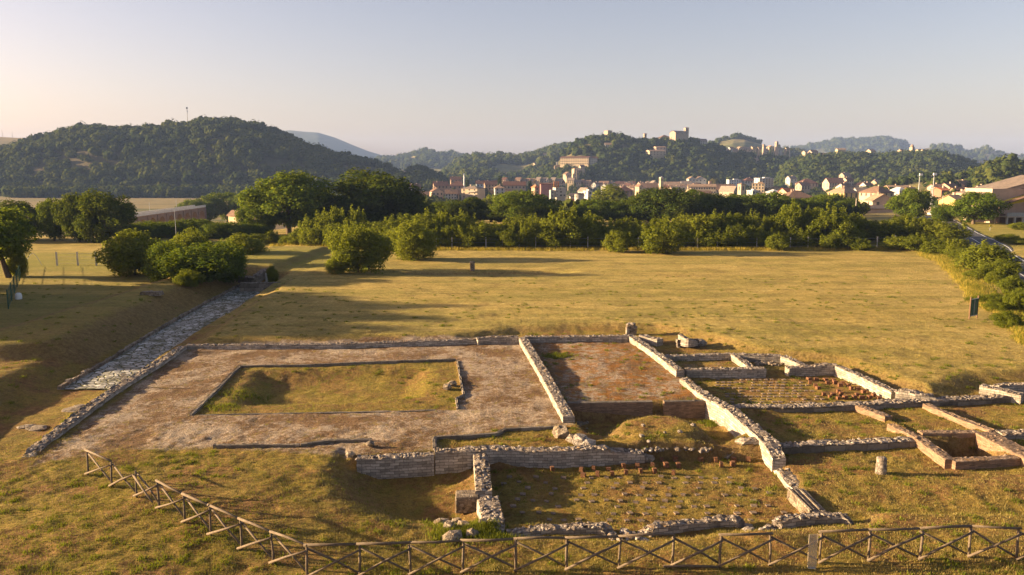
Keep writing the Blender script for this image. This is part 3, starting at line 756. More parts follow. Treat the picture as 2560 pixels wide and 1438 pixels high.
wall('coursed_wall', 'long dark-faced block wall along the front of the gravel court, left end by round stone', [(893, 1144, 0.08), (960, 1141, 0.10), (1084, 1134, 0.10)], 0.6, -0.62, rag=0.05, rocks=24)
wall('coursed_wall', 'raised middle stretch of the front block wall behind the small front kerb', [(1087, 1126, 0.22), (1247, 1120, 0.20), (1377, 1124, 0.16), (1440, 1120, 0.17), (1516, 1117, 0.16), (1528, 1126, 0.0), (1609, 1129, -0.08)], 0.62, -0.66, rag=0.07, rocks=24)
wall('rubble_wall', 'upper part of the cross wall running toward the camera from the front block wall', [(1201, 1136, 0.16), (1206, 1171, 0.12), (1209, 1226, 0.05)], 0.66, -0.8, rag=0.08, rocks=24)
wall('rubble_wall', 'broad pale rubble end of the cross wall next to the square block', [(1217, 1236, 0.02), (1229, 1276, -0.04), (1236, 1334, -0.12)], 0.85, -0.85, rag=0.06, rocks=24, slope_ends=0.2)
wall('rubble_wall', 'curved low rubble wall at the front left of the brick-pier room', [(1255, 1332, -0.16), (1300, 1326, -0.18), (1352, 1320, -0.16), (1458, 1312, -0.06), (1508, 1313, -0.08), (1534, 1332, -0.22)], 0.5, -0.62, rag=0.09, rocks=26, slope_ends=0.3)
wall('rubble_wall', 'middle low rubble wall at the front of the brick-pier room', [(1610, 1332, -0.2), (1628, 1315, -0.08), (1680, 1307, -0.06), (1720, 1305, -0.1), (1801, 1298, -0.1), (1845, 1296, -0.08), (1864, 1315, -0.22)], 0.42, -0.6, rag=0.09, rocks=26, slope_ends=0.3)
wall('rubble_wall', 'right arched low rubble wall around a grass hump behind the front fence', [(1936, 1318, -0.2), (1948, 1297, -0.02), (2022, 1287, 0.0), (2103, 1285, 0.0), (2142, 1303, -0.15)], 0.40, -0.5, rag=0.08, rocks=26, slope_ends=0.3)
wall('coursed_wall', 'short bluish stub of coursed stone beside the rounded pier', [(1604, 838, 0.52), (1650, 848, 0.5)], 0.7, -0.05, rag=0.05, rocks=20)
wall('coursed_wall', 'low far wall of the small back-right chamber', [(1664, 889, 0.38), (1740, 887, 0.38), (1828, 883, 0.42)], 0.5, 0.0, rag=0.06, rocks=24)
wall('coursed_wall', 'short lit cross wall on the right of the small back-right chamber', [(1834, 883, 0.46), (1878, 917, 0.38)], 0.5, -0.05, rag=0.06, rocks=24)
wall('coursed_wall', 'dark recess back wall to the right of the small chamber', [(1848, 884, 0.5), (1900, 887, 0.48), (1953, 888, 0.5)], 0.5, -0.35, rag=0.05, rocks=24)
wall('coursed_wall', 'short bright wall angling out of the dark recess', [(1958, 889, 0.55), (1985, 900, 0.46), (2012, 914, 0.28)], 0.5, -0.3, rag=0.07, rocks=24)
wall('coursed_wall', 'long bluish coursed front wall of the small chamber facing the bath floor', [(1714, 922, 0.40), (1820, 921, 0.40), (1912, 920, 0.38)], 0.55, -0.25, rag=0.05, rocks=24)
wall('coursed_wall', 'short coursed wall with raised right end behind the red brick piers', [(1968, 918, 0.36), (2030, 915, 0.36), (2062, 910, 0.46), (2090, 910, 0.48)], 0.55, -0.25, rag=0.06, rocks=24)
wall('coursed_wall', 'long bright diagonal wall on the right of the red brick piers', [(2096, 914, 0.44), (2160, 942, 0.40), (2210, 966, 0.36), (2238, 978, 0.34)], 0.5, -0.25, rag=0.05, rocks=24)
wall('rubble_wall', 'ragged raised lump of wall at the right corner of the bath floor', [(2240, 977, 0.36), (2262, 974, 0.5), (2300, 982, 0.42), (2336, 991, 0.25)], 0.62, -0.25, rag=0.11, rocks=26)
wall('rubble_wall', 'long low wall crossing the right rooms just below the bath floor', [(1832, 1014, 0.10), (1962, 1015, 0.10), (2142, 1008, 0.10), (2328, 998.6, 0.12), (2469, 991, 0.14), (2620, 984, 0.14)], 0.66, -0.28, face='kerb', rag=0.08, rocks=28)
wall('coursed_wall', 'bright corner wall at the right edge above the long low wall', [(2453, 961, 0.50), (2500, 972, 0.44), (2556, 986, 0.34)], 0.55, -0.15, rag=0.05, rocks=24)
wall('rubble_wall', 'thin grey wall at the right edge behind the bright corner wall', [(2490, 962, 0.48), (2640, 955, 0.48)], 0.5, -0.1, rag=0.07, rocks=24)
wall('brick_wall', 'short low brick stub lying in the grass of the right rooms', [(2147, 1013, 0.10), (2222, 1041, 0.06)], 0.55, -0.25, face='brick', top='bricktop', rag=0.05, rocks=10)
wall('brick_wall', 'brick wall slanting down to the left corner of the sunken basin', [(2227, 1059, 0.14), (2262, 1076, 0.14), (2296, 1092, 0.14)], 0.42, -0.28, face='brick', top='bricktop', rag=0.03, rocks=8)
wall('brick_wall', 'left brick side of the sunken basin', [(2292, 1089, 0.16), (2330, 1116, 0.14), (2378, 1150, 0.12)], 0.55, -0.9, face='brick', top='bricktop', rag=0.03, rocks=8)
wall('brick_wall', 'front brick side of the sunken basin', [(2380, 1150, 0.12), (2460, 1146, 0.12), (2600, 1138, 0.12)], 0.5, -0.9, face='brick', top='bricktop', rag=0.03, rocks=8)
wall('brick_wall', 'dark back brick side of the sunken basin', [(2300, 1079, 0.20), (2446, 1078, 0.20)], 0.5, -0.9, face='brick', top='bricktop', rag=0.02, rocks=8)
wall('brick_wall', 'sunlit broad right brick side of the sunken basin', [(2462, 1080, 0.22), (2510, 1105, 0.22), (2600, 1150, 0.22)], 1.0, -0.9, face='brick', top='bricktop', rag=0.03, rocks=8)
wall('brick_wall', 'thin low brick wall dividing the right rooms behind the basin', [(2315, 1009, 0.12), (2400, 1045, 0.12), (2484, 1076, 0.16)], 0.42, -0.26, face='brick', top='bricktop', rag=0.03, rocks=6)
wall('rubble_wall', 'dark lump of rubble wall at the right edge behind the basin', [(2500, 1082, 0.25), (2640, 1076, 0.3)], 0.6, -0.4, rag=0.1, rocks=26)
wall('rubble_wall', 'low wall with pale cut face between the tall diagonal wall and the basin', [(1946, 1112, 0.08), (2080, 1106, 0.06), (2284, 1097, 0.06)], 0.62, -0.3, face='kerb', rag=0.08, rocks=28)
wall('brick_wall', 'long dark brick wall holding up the back room above the hollow', [(1418, 1006, 0.16), (1530, 1004, 0.16), (1630, 1002.5, 0.16)], 0.34, -0.75, face='brick', top='kerb', rag=0.012, rocks=1)
wall('brick_wall', 'short dark brick wall right of the gap above the hollow', [(1659, 1002.5, 0.16), (1766, 1000.5, 0.16)], 0.34, -0.75, face='brick', top='kerb', rag=0.012, rocks=1)

# kerbs of the court
def kerb(label, pts, w, zb, **k): return wall('stone_kerb', label, pts, w, zb, face='kerb', top='kerb', rag=k.get('rag', 0.02), rocks=0, cat='kerb')
kerb('thin stone kerb along the far side of the sunken grass bed', [(601, 914, 0.08), (760, 911.5, 0.08), (914, 904, 0.12), (1068, 899, 0.1), (1139, 897, 0.06)], 0.16, -0.4)
kerb('thin dark stone kerb along the left side of the sunken grass bed', [(599, 916, 0.06), (476, 1038, 0.05)], 0.14, -0.4)
kerb('ragged stone kerb along the right side of the sunken grass bed', [(1143, 900, 0.06), (1152, 950, 0.10), (1160, 987, 0.06), (1140, 994, 0.06), (1144, 1021, 0.04)], 0.12, -0.4, rag=0.05)
kerb('half-buried stone kerb along the near side of the sunken grass bed', [(500, 1037, 0.015), (760, 1032, 0.015), (1040, 1027, 0.03), (1090, 1024, 0.03)], 0.16, -0.3)
kerb('left broken kerb at the front edge of the gravel court', [(534, 1112, 0.15), (640, 1111, 0.16), (749, 1110, 0.15)], 0.2, -0.25, rag=0.04)
kerb('right broken kerb at the front edge of the gravel court', [(752, 1110, 0.12), (823, 1099, 0.16), (930, 1098, 0.15)], 0.22, -0.25, rag=0.03)
kerb('dark stone kerb around the strip in front of the court and the squared block', [(1087, 1117, 0.12), (1086, 1090, 0.18), (1162, 1088, 0.18), (1245, 1081, 0.17), (1262, 1071, 0.18), (1414, 1064, 0.16)], 0.2, -0.3)

# pier and fallen masonry
def rockpile(name, label, px, py, spec, mat='rubble', cat='stone', z=None, flat=0.75):
    x, y, g = gnd(px, py); mb = MB()
    for dx, dy, dz, r in spec: mb.rock((x + dx, y + dy, g + dz), r, None, 0, flat)
    return tag(mb.build(name, M[mat]), label, cat, kind='stuff' if name == 'rubble_heap' else None)
x, y, z = gnd(1578, 836)
mb = MB()
for k in range(4):
    for j in range(3):
        mb.box((x - 0.28 + 0.28 * j + random.uniform(-.03, .03), y, z + 0.1 + k * 0.17), (0.27, 0.6, 0.15), 0, 0, 0.025)
for k in range(14): mb.rock((x + random.uniform(-.3, .3), y + random.uniform(-.25, .25), z + 0.74 + random.uniform(0, .14)), random.uniform(.13, .22))
tag(mb.build('stone_pier', M['rubble']), 'rounded stump of a stone pier at the back corner, tallest bit of masonry', 'pier')
wall('coursed_wall', 'tilted slab of masonry leaning on a broken pier in the field', [(1700, 836, 0.95), (1722, 848, 0.75), (1742, 853, 0.45)], 0.38, 0.4, rag=0.05, rocks=14)
x, y, z = gnd(1712, 868)
mb = MB()
for k in range(4):
    for j in range(4): mb.box((x - 0.42 + 0.42 * j + random.uniform(-.04, .04), y, z + 0.06 + k * 0.16), (0.40, 0.5, 0.145), 0.05, 0, 0.03)
tag(mb.build('stone_pier', M['stone']), 'low broken pier of stacked blocks under the tilted slab', 'pier')
rockpile('fallen_block', 'lump of fallen masonry just right of the broken pier', 1750, 864, [(0, 0, .2, .5), (.25, .1, .12, .35)])
rockpile('boulder', 'larger dark boulder in front of the squared wall end', 1402, 1092, [(0, 0, .2, .52), (-.1, .1, .38, .25)], 'greystone')
rockpile('boulder', 'long pale boulder between squared wall end and front wall', 1448, 1112, [(-.25, .3, .15, .4), (.1, 0, .2, .55), (.35, -.25, .15, .45)], 'rubble')
rockpile('round_stone', 'small round dark stone at the left tip of the front block wall', 875, 1144, [(0, 0, .15, .24)], 'greystone')
rockpile('upright_stone', 'tiny upright stone in the grass left of the front kerb', 925, 1118, [(0, 0, .15, .2)], 'greystone')
rockpile('fallen_block', 'left of two dark rough blocks lying in the sunken grass bed', 1117, 974, [(0, 0, .16, .34)], 'greystone')
rockpile('fallen_block', 'right of two dark rough blocks lying in the sunken grass bed', 1130, 966, [(0, 0, .2, .3), (.1, .1, .05, .3)], 'greystone')
rockpile('rubble_heap', 'heap of loose white stones in the gap between the low front walls', 1574, 1342, [(random.uniform(-.7, .7), random.uniform(-.3, .3), random.uniform(-.02, .08), random.uniform(.1, .24)) for _ in range(24)], 'rubble', 'rubble')
rockpile('rubble_heap', 'few pale stones in the gap beside the arched low wall', 1898, 1322, [(random.uniform(-.6, .6), random.uniform(-.3, .3), 0.02, random.uniform(.1, .25)) for _ in range(9)], 'rubble', 'rubble')
rockpile('fallen_block', 'dark lump of stone at the right end of the front block wall', 1612, 1152, [(0, 0, .1, .38), (.25, .05, .08, .3)], 'greystone')
rockpile('rubble_heap', 'scatter of pale stones along the foot of the grass mound', 1700, 1138, [(random.uniform(-1.8, 1.6), random.uniform(-.3, .3), 0.0, random.uniform(.06, .18)) for _ in range(40)], 'rubble', 'rubble')
rockpile('rubble_heap', 'dark loose stones in the shaded corner under the brick wall', 1450, 1062, [(random.uniform(-.5, .5), random.uniform(-.6, .6), 0.0, random.uniform(.08, .22)) for _ in range(18)], 'greystone', 'rubble')
rockpile('rubble_heap', 'dark fallen stones in the recess right of the small chamber', 1925, 912, [(random.uniform(-.9, .9), random.uniform(-.5, .5), 0.05, random.uniform(.1, .3)) for _ in range(20)], 'greystone', 'rubble')
for k, (px, py, r, lb) in enumerate([(1604, 1092, .17, 'whitish stone low on the near side of the grass mound'), (1700, 1082, .15, 'grey stone high on the right of the grass mound'), (1733, 1065, .16, 'pale stone at the top right of the grass mound'), (1622, 1106, .14, 'small pale stone at the front foot of the grass mound'), (1608, 1066, .14, 'pale stone near the top left of the grass mound'), (1662, 1084, .13, 'small stone in the middle of the grass mound')]):
    rockpile('loose_stone', lb, px, py, [(0, 0, .05, r)], 'rubble')
for px, py, r, lb in [(1100, 1308, .30, 'tilted flat slab at the left of the stones by the pit'), (1122, 1322, .3, 'slab leaning behind the tilted flat slab by the pit'), (1140, 1304, .34, 'dark squared stone in front of the big square block'), (1160, 1318, .28, 'brown boulder in the weeds below the cross wall'), (1180, 1340, .3, 'pale pointed stone in the weeds at the foot of the cross wall'), (1205, 1310, .2, 'white stone touching the foot of the cross wall'), (1130, 1350, .34, 'large low boulder just behind the front fence rail')]:
    rockpile('fallen_stone', lb, px, py, [(0, 0, r * .35, r), (r * .4, r * .2, r * .2, r * .6)], 'greystone')
# square block
x, y, z = gnd(1168, 1284)
mb = MB(); mb.box((x, y + 0.4, z + 0.36), (0.98, 0.8, 0.74), 0.03, 0, 0.02)
o = mb.build('square_block', M['greystone']); bv = o.modifiers.new('edge', 'BEVEL'); bv.width = 0.06; bv.segments = 2
tag(o, 'big square dark stone block beside the cross wall', 'stone block')
# grooved trough
a = G(1995, 1222, -0.05); b = G(2040, 1268, -0.05)
th = math.atan2(b[1] - a[1], b[0] - a[0]); L = math.hypot(b[0] - a[0], b[1] - a[1]) + 0.5
c = ((a[0] + b[0]) / 2, (a[1] + b[1]) / 2)
r = empty('stone_trough', (c[0], c[1], -0.62), th)
mb = MB(); mb.box((0, 0, 0.24), (L, 0.72, 0.5), 0, 0, 0.015)
o = mb.build('block', M['greystone'], r); bv = o.modifiers.new('edge', 'BEVEL'); bv.width = 0.04; bv.segments = 2
for s in (-0.14, 0.12):
    g = MB(); g.box((0, s, 0.505), (L * 0.86, 0.06, 0.045), 0, 0, 0.006)
    g.build('ridge', M['greystone'], r)
g = MB(); g.box((0, -0.31, 0.515), (L * 0.98, 0.10, 0.07), 0, 0, 0.01); g.build('rim', M['greystone'], r)
tag(r, 'long grooved stone trough tilted at the end of the tall diagonal wall', 'stone trough')
# column stumps
def lathe(prof, n=20):
    mb = MB(); V = []; F = []
    for i, (rr, z) in enumerate(prof):
        for k in range(n):
            t = 2 * math.pi * k / n; q = rr * (1 + 0.06 * float(vnoise(k * 0.8, i * 0.9, 5)))
            V.append((q * math.cos(t), q * math.sin(t), z + 0.03 * float(vnoise(k * .7, i, 8))))
    for i in range(len(prof) - 1):
        for k in range(n): F.append((i * n + k, i * n + (k + 1) % n, (i + 1) * n + (k + 1) % n, (i + 1) * n + k))
    F.append(tuple((len(prof) - 1) * n + k for k in range(n)))
    mb.add(V, F); return mb
x, y, z = gnd(2202, 1183)
o = lathe([(0.24, -0.1), (0.24, 0.2), (0.215, 0.45), (0.22, 0.66), (0.205, 0.72), (0.12, 0.74)]).build('column_stump', M['rubble'], smooth=True, loc=(x, y, z))
tag(o, 'short round column stump standing alone in the grass near the basin', 'column')
x, y, z = gnd(1181, 676)
r = empty('column_stump', (x, y, z))
lathe([(0.33, -0.2), (0.32, 0.4), (0.30, 0.95), (0.34, 1.0), (0.36, 1.12), (0.2, 1.16)]).build('shaft', M['greystone'], r, smooth=True)
tag(r, 'lone grey column stump far out in the mown field', 'column')
x, y, z = gnd(1225, 686)
mb = MB()
for k in range(9): mb.rock((x + random.uniform(-1.6, 1.6), y + random.uniform(-.4, .4), z), random.uniform(.2, .45), None, 0, .2)
tag(mb.build('stone_footing', M['rubble']), 'flat pale stones in the field ditch below the lone column stump', 'stone footing')
x, y, z = gnd(375, 738)
mb = MB(); mb.box((x, y + .4, z + .12), (1.9, 1.3, .3), .1, 0, .08); mb.box((x - .4, y + .2, z + .26), (1.0, .9, .12), .2, 0, .06)
tag(mb.build('stone_slab', M['greystone']), 'broad flat stone slab on the shaded grass left of the paved road', 'stone slab')

# ------------------------------------------------------------------ hypocaust piers and tiles
def copies(base, spots, label, cat, group, yaw=0.25, sc=(0.85, 1.15)):
    for i, (x, y, z) in enumerate(spots):
        o = base if i == 0 else base.copy()
        if i: COL.objects.link(o)
        o.location = (x, y, z); o.rotation_euler = (random.uniform(-.05, .05), random.uniform(-.05, .05), random.uniform(-yaw, yaw))
        s = random.uniform(*sc); o.scale = (s, s, random.uniform(*sc))
        tag(o, label, cat, group)
def brickstack(n, w, mat):
    mb = MB()
    for k in range(n): mb.box((random.uniform(-.012, .012), random.uniform(-.012, .012), 0.03 + k * 0.066), (w, w, 0.058), random.uniform(-.06, .06), 0, 0.006)
    return mb.build('brick_pier', M[mat])
def tile():
    mb = MB(); mb.box((0, 0, 0.012), (0.21, 0.21, 0.07), 0, 0, 0.008); return mb.build('floor_tile', M['tile'])
sp = []
for j in range(11):                                            # rows of tiles in the front room floor
    v = j / 10.0
    yy = 27.6 + v * 6.3
    for i in range(19):
        x0 = 0.15 + 0.62 * i + (0.31 if j % 2 else 0) - 0.9 * v
        if random.random() < 0.60 and float(sdf(P_ROOME, np.array([x0]), np.array([yy]))[0]) > 0.45:
            sp.append((x0 + random.uniform(-.05, .05), yy + random.uniform(-.05, .05), gz(x0, yy) - 0.005))
copies(tile(), sp, 'flat square tile set in rows in the grassy front room floor', 'tile', 'floor tiles of the front room')
row1 = [(1381, 1172), (1453, 1174), (1484, 1170), (1521, 1171), (1559, 1165), (1593, 1163), (1631, 1164), (1665, 1164), (1696, 1164)]
row2 = [(1458, 1187), (1494, 1185), (1531, 1184), (1565, 1181), (1602, 1177), (1637, 1178), (1683, 1182), (1556, 1152), (1654, 1148), (1688, 1147), (1752, 1149), (1803, 1162), (1832, 1160), (1871, 1149), (1835, 1140), (1790, 1150)]
sp = [gnd(px, py + 5) for px, py in row1 + row2]
copies(brickstack(4, 0.24, 'redbrick'), sp, 'small red brick pier standing at the back of the front room', 'brick pier', 'brick piers of the front room', 0.3, (0.6, 1.0))
sp = []
for j in range(9):
    for i in range(8):
        px = 2022 + j * 20.5 + i * 8.5 - (4 if i % 2 else 0); py = 951 + i * 7.6 + j * 0.4
        if 2000 < px < 2205 and 945 < py < 1004 and px < 2085 + (py - 945) * 2.2 and random.random() < 0.72:
            sp.append(gnd(px + random.uniform(-2, 2), py + random.uniform(-1.5, 1.5)))
copies(brickstack(4, 0.27, 'redbrick'), sp, 'red brick pier in the dense cluster at the right end of the bath floor', 'brick pier', 'brick piers of the bath', 0.3, (0.65, 0.95))
sp = []
for j in range(9):
    py = 950 + j * 7
    for i in range(26):
        px = 1800 + i * 15 + (7 if j % 2 else 0) + (py - 950) * 0.9 - 20
        if px < 2000 + (py - 950) * 1.3 and py < 1008 and random.random() < 0.62:
            x, y, z = gnd(px, py)
            if float(sdf(P_BATH, np.array([x]), np.array([y]))[0]) > 0.4: sp.append((x, y, z))
copies(tile(), sp, 'worn grey tile set in rows across the shaded bath floor', 'tile', 'floor tiles of the bath', 0.2)

# ------------------------------------------------------------------ pole fence
def post_at(px, pyt):
    z = 0.0
    for _ in range(6):
        x, y = G(px, pyt, z + 1.08); z = gz(x, y)
    return Vector((x, y, z))
fr = empty('wooden_fence', (0, 0, 0))
left = [post_at(*p) for p in [(215, 1128), (276, 1155), (337, 1178), (393, 1205), (458, 1238), (523, 1266), (599, 1300), (679, 1333), (765, 1366)]]
front = [left[-1]] + [post_at(*p) for p in [(897, 1363), (1025, 1359), (1157, 1354), (1290, 1350), (1418, 1348), (1550, 1344), (1682, 1339), (1803, 1340), (1928, 1337), (2053, 1332), (2176, 1327), (2304, 1324), (2429, 1318), (2549, 1324), (2680, 1318)]]
def pole(name, a, b, r):
    mb = MB(); mid = (Vector(a) + Vector(b)) / 2 + Vector((random.uniform(-.03, .03), random.uniform(-.03, .03), random.uniform(-.03, .03)))
    k = random.uniform(.82, 1.0); mb.tube([a, mid, b], [r * 1.06 * k, r * k, r * 0.9 * k], 8)
    return mb.build(name, M['wood'], fr, smooth=True)
for p in left + front[1:]: pole('post', p + Vector((0, 0, -0.2)), p + Vector((random.uniform(-.04, .04), random.uniform(-.04, .04), 1.08 + random.uniform(-.03, .04))), 0.048)
UP = Vector((0, 0, 1))
def bay(a, b, rail, side):
    t = (b - a).normalized(); n = Vector((t.y, -t.x, 0)).normalized() * 0.075
    pole('brace', a + UP * 0.98 + n * side, b + UP * 0.08 + n * side, 0.042)
    pole('brace', a + UP * 0.06 - n * side * 0.1 + n * 1.0 - t * 0.08, b + UP * 0.96 + n * 1.0 + t * 0.05, 0.045)
    if rail == 1: pole('top_rail', a + UP * 1.12 - t * 0.08, b + UP * 1.12 + t * 0.06, 0.05)
    if rail == 2: pole('fallen_rail', a + UP * 0.95 + n, b + UP * 0.35 + n * 3, 0.048)
for i in range(len(left) - 1): bay(left[i], left[i + 1], [1, 0, 2, 1, 1, 1, 1, 1][i], -1)
for i in range(len(front) - 1): bay(front[i], front[i + 1], 0 if i in (7, 9, 14) else 1, -1)
a, b = front[7], front[8]
pole('fallen_rail', Vector((a.x - .3, a.y - .1, a.z + .06)), Vector((b.x - 0.1, b.y - .1, b.z + .06)), 0.048)
tag(fr, 'rustic wooden pole fence with crossed braces along the front of the ruins', 'fence')

# ------------------------------------------------------------------ clear information panels
def panel_mat():
    t = NT('frosted_clear_panel')
    t.b.inputs['Base Color'].default_value = (0.55, 0.46, 0.34, 1); t.b.inputs['Roughness'].default_value = 0.35
    t.b.inputs['Alpha'].default_value = 0.42
    return t.mat
M['panel'] = panel_mat()
def info_panel(label, px, pyt, pyb, w, yaw, alpha_mat='panel'):
    x, y, z = gnd(px, pyb)
    h = AT(px, pyt, y)[2] - z
    r = empty('info_panel', (x, y, z), yaw)
    mb = MB(); mb.box((0, 0, h * 0.5 + 0.02), (w, 0.03, h), 0); p = mb.build('panel', M[alpha_mat], r)
    bv = p.modifiers.new('edge', 'BEVEL'); bv.width = 0.008
    f = MB(); f.box((0, 0, 0.0), (w * .8, 0.10, 0.04), 0); f.build('foot', M['metalgrey'], r)
    return tag(r, label, 'info panel')
M['metalgrey'] = simple('grey_metal', (0.30, 0.31, 0.31), 0.15, 4, 0.5)
M['whitepanel'] = simple('whitish_panel', (0.72, 0.68, 0.60), 0.06, 4, 0.4)
info_panel('tall clear blank panel standing in front of the wooden fence', 2029, 1337, 1421, 0.31, 0.1)
info_panel('clear blank panel behind the long rubble wall beside the paved road', 311, 934, 968, 0.32, 0.5)
info_panel('small white panel standing at the far end of the paved road', 668, 683, 702, 0.4, 0.0, 'whitepanel')
# ------------------------------------------------------------------ foliage
def leaf_cloud(clumps, per_m2, size, seed, up=0.25, shell=0.45, sq=1.0):
    """leaf quads in the outer shells of ellipsoid clumps [(cx,cy,cz,rx,ry,rz)]"""
    r = np.random.default_rng(seed)
    C = []; N = []
    for c in clumps:
        cx, cy, cz, rx, ry, rz = c
        n = max(12, int(per_m2 * 4 * math.pi * ((rx * ry + rx * rz + ry * rz) / 3)))
        d = r.normal(size=(n, 3)); d /= np.linalg.norm(d, axis=1)[:, None]
        q = 1.12 - (shell + 0.12) * r.random(n) ** 1.2
        lump = 1 + 0.42 * vnoise(d[:, 0] * 2.5 + cx, d[:, 1] * 2.5 + d[:, 2] * 1.7, seed)
        p = d * (q * lump)[:, None] * np.array([rx, ry, rz])
        C.append(p + np.array([cx, cy, cz])); N.append(d + r.normal(size=(n, 3)) * 0.55 + np.array([0, 0, up]))
    C = np.concatenate(C); N = np.concatenate(N)
    keep = C[:, 2] > 0.02
    C = C[keep]; N = N[keep]
    N /= np.linalg.norm(N, axis=1)[:, None]
    a = np.cross(N, r.normal(size=N.shape)); a /= np.linalg.norm(a, axis=1)[:, None] + 1e-9
    b = np.cross(N, a)
    s = size * r.uniform(0.6, 1.3, len(C))[:, None]
    w = s * 0.62 * sq
    V = np.stack([C + a * s, C + b * w, C - a * s, C - b * w], 1).reshape(-1, 3)
    F = np.arange(len(V)).reshape(-1, 4)
    return V, F
def clumps_in(n, R, H0, H1, seed, rr=(0.22, 0.36), flat=0.8, top=1.0):
    """n clumps arranged over a dome of radius R between heights H0 and H1"""
    r = random.Random(seed); out = []
    hz = (H1 - H0) / 2; cz = (H0 + H1) / 2
    for i in range(n):
        t = (i + 0.5) / n; z = 1 - 2 * t
        a = i * 2.39996 + r.uniform(-.4, .4)
        k = math.sqrt(max(0, 1 - z * z)) * r.uniform(0.40, 0.92)
        q = R * r.uniform(*rr)
        shape = 1.0 if z > 0 else top
        out.append((R * k * math.cos(a) * shape, R * k * math.sin(a) * shape, cz + z * hz * r.uniform(0.66, 0.88) + r.uniform(-.12, .12) * hz, q, q, q * flat))
    return out
def trunk_mesh(h, r0, limbs, seed, lean=(0, 0)):
    R = random.Random(seed); mb = MB()
    top = (lean[0] * h, lean[1] * h, h)
    mid = (top[0] * .5 + R.uniform(-.1, .1), top[1] * .5 + R.uniform(-.1, .1), h * .5)
    mb.tube([(0, 0, -0.6), (mid[0] * .1, mid[1] * .1, 0.15), mid, top], [r0 * 1.5, r0 * 1.05, r0 * 0.8, r0 * 0.5], 8)
    for (x, y, z) in limbs:
        k = R.uniform(.55, .95)
        s = (top[0] * k, top[1] * k, h * k)
        m = ((s[0] + x) / 2 + R.uniform(-.2, .2), (s[1] + y) / 2 + R.uniform(-.2, .2), (s[2] + z) / 2 + .15 * abs(z - s[2]))
        mb.tube([s, m, (x, y, z)], [r0 * .42, r0 * .28, r0 * .1], 6, cap=False)
    return mb
PROTO = {}
def proto(key, clumps, per, size, seed, leaf, th, tr, nl=6, lean=(0, 0), up=0.25, shell=0.45):
    V, F = leaf_cloud(clumps, per, size, seed, up, shell)
    cm = np_mesh('crown', V, F, [M[leaf]])
    R = random.Random(seed)
    tm = trunk_mesh(th, tr, [c[:3] for c in R.sample(clumps, min(nl, len(clumps)))], seed, lean)
    to = tm.build('trunk', M['bark'], smooth=True)
    tmesh = to.data; bpy.data.objects.remove(to)
    PROTO[key] = (cm, tmesh, float(np.percentile(V[:, 2], 99.6)), float(np.percentile(V[:, 0], 98.5) - np.percentile(V[:, 0], 1.5)))
# broad trees about 12 m tall
for k in range(3):
    proto('broad%d' % k, clumps_in(46, 7.0, 1.2, 12.2, 40 + k, (0.16, 0.32), 0.85), 9.5, 0.27, 50 + k, 'leaf', 6.5, 0.42)
    proto('oak%d' % k, clumps_in(48, 7.0, 0.8, 12.2, 60 + k, (0.16, 0.32), 0.95), 9.5, 0.27, 70 + k, 'leafdark', 6.5, 0.45)
for k in range(4):
    cl = clumps_in(24, 2.9, 0.2, 4.9, 80 + k, (0.26, 0.44), 0.9)
    R = random.Random(k)
    for j in range(20): a = R.uniform(0, 6.3); q = R.uniform(.2, 2.5); cl.append((q * math.cos(a), q * math.sin(a), R.uniform(4.4, 6.3) - q * .6, .26, .26, 0.85))
    proto('shrub%d' % k, cl, 22.0, 0.165, 90 + k, 'leafshrub', 2.4, 0.11, 8)
for k in range(2):
    cl = clumps_in(30, 3.4, 0.1, 5.6, 100 + k, (0.25, 0.40), 0.95)
    R = random.Random(k + 5)
    for j in range(26): a = R.uniform(0, 6.3); q = R.uniform(.4, 3.5); cl.append((q * math.cos(a), q * math.sin(a), R.uniform(2.6, 6.3) - q * .5, .26, .26, 0.6))
    proto('bush%d' % k, cl, 34.0, 0.135, 110 + k, 'leafshrub', 2.6, 0.10, 8)
    proto('darkbush%d' % k, clumps_in(30, 3.4, 0.0, 5.4, 120 + k, (0.25, 0.42), 0.95), 34.0, 0.135, 130 + k, 'leaf', 2.6, 0.12, 6)
proto('conifer', [(0, 0, 1.2 + 0.75 * i, 1.9 * (1 - i / 13) + .2, 1.9 * (1 - i / 13) + .2, .8) for i in range(12)], 14, 0.26, 140, 'leafpine', 9, 0.2, 0)
proto('cypress', [(0, 0, 0.8 + 0.9 * i, .55 + .55 * math.sin((i + 1) / 10 * 3.0), .55 + .55 * math.sin((i + 1) / 10 * 3.0), .9) for i in range(9)], 16, 0.24, 141, 'leafpine', 6, 0.15, 0)
proto('russet', clumps_in(26, 6.0, 2.0, 10.5, 150, (0.26, 0.38), 0.9), 7.0, 0.34, 151, 'leafbrown', 5, 0.35)
proto('poplar', [(random.Random(i).uniform(-.5, .5), random.Random(i + 9).uniform(-.5, .5), 2 + 1.0 * i, 1.6 * math.sin(.5 + i / 11 * 2.4), 1.6 * math.sin(.5 + i / 11 * 2.4), 1.2) for i in range(10)], 11, 0.27, 152, 'leafshrub', 7, 0.2, 4)
cl = clumps_in(26, 4.6, 3.2, 9.8, 160, (0.24, 0.38), 0.8)
proto('pine', [(c[0] - 0.9, c[1], c[2], c[3], c[4], c[5]) for c in cl], 16, 0.22, 161, 'leaf', 5.5, 0.34, 7, (-0.28, 0.02))

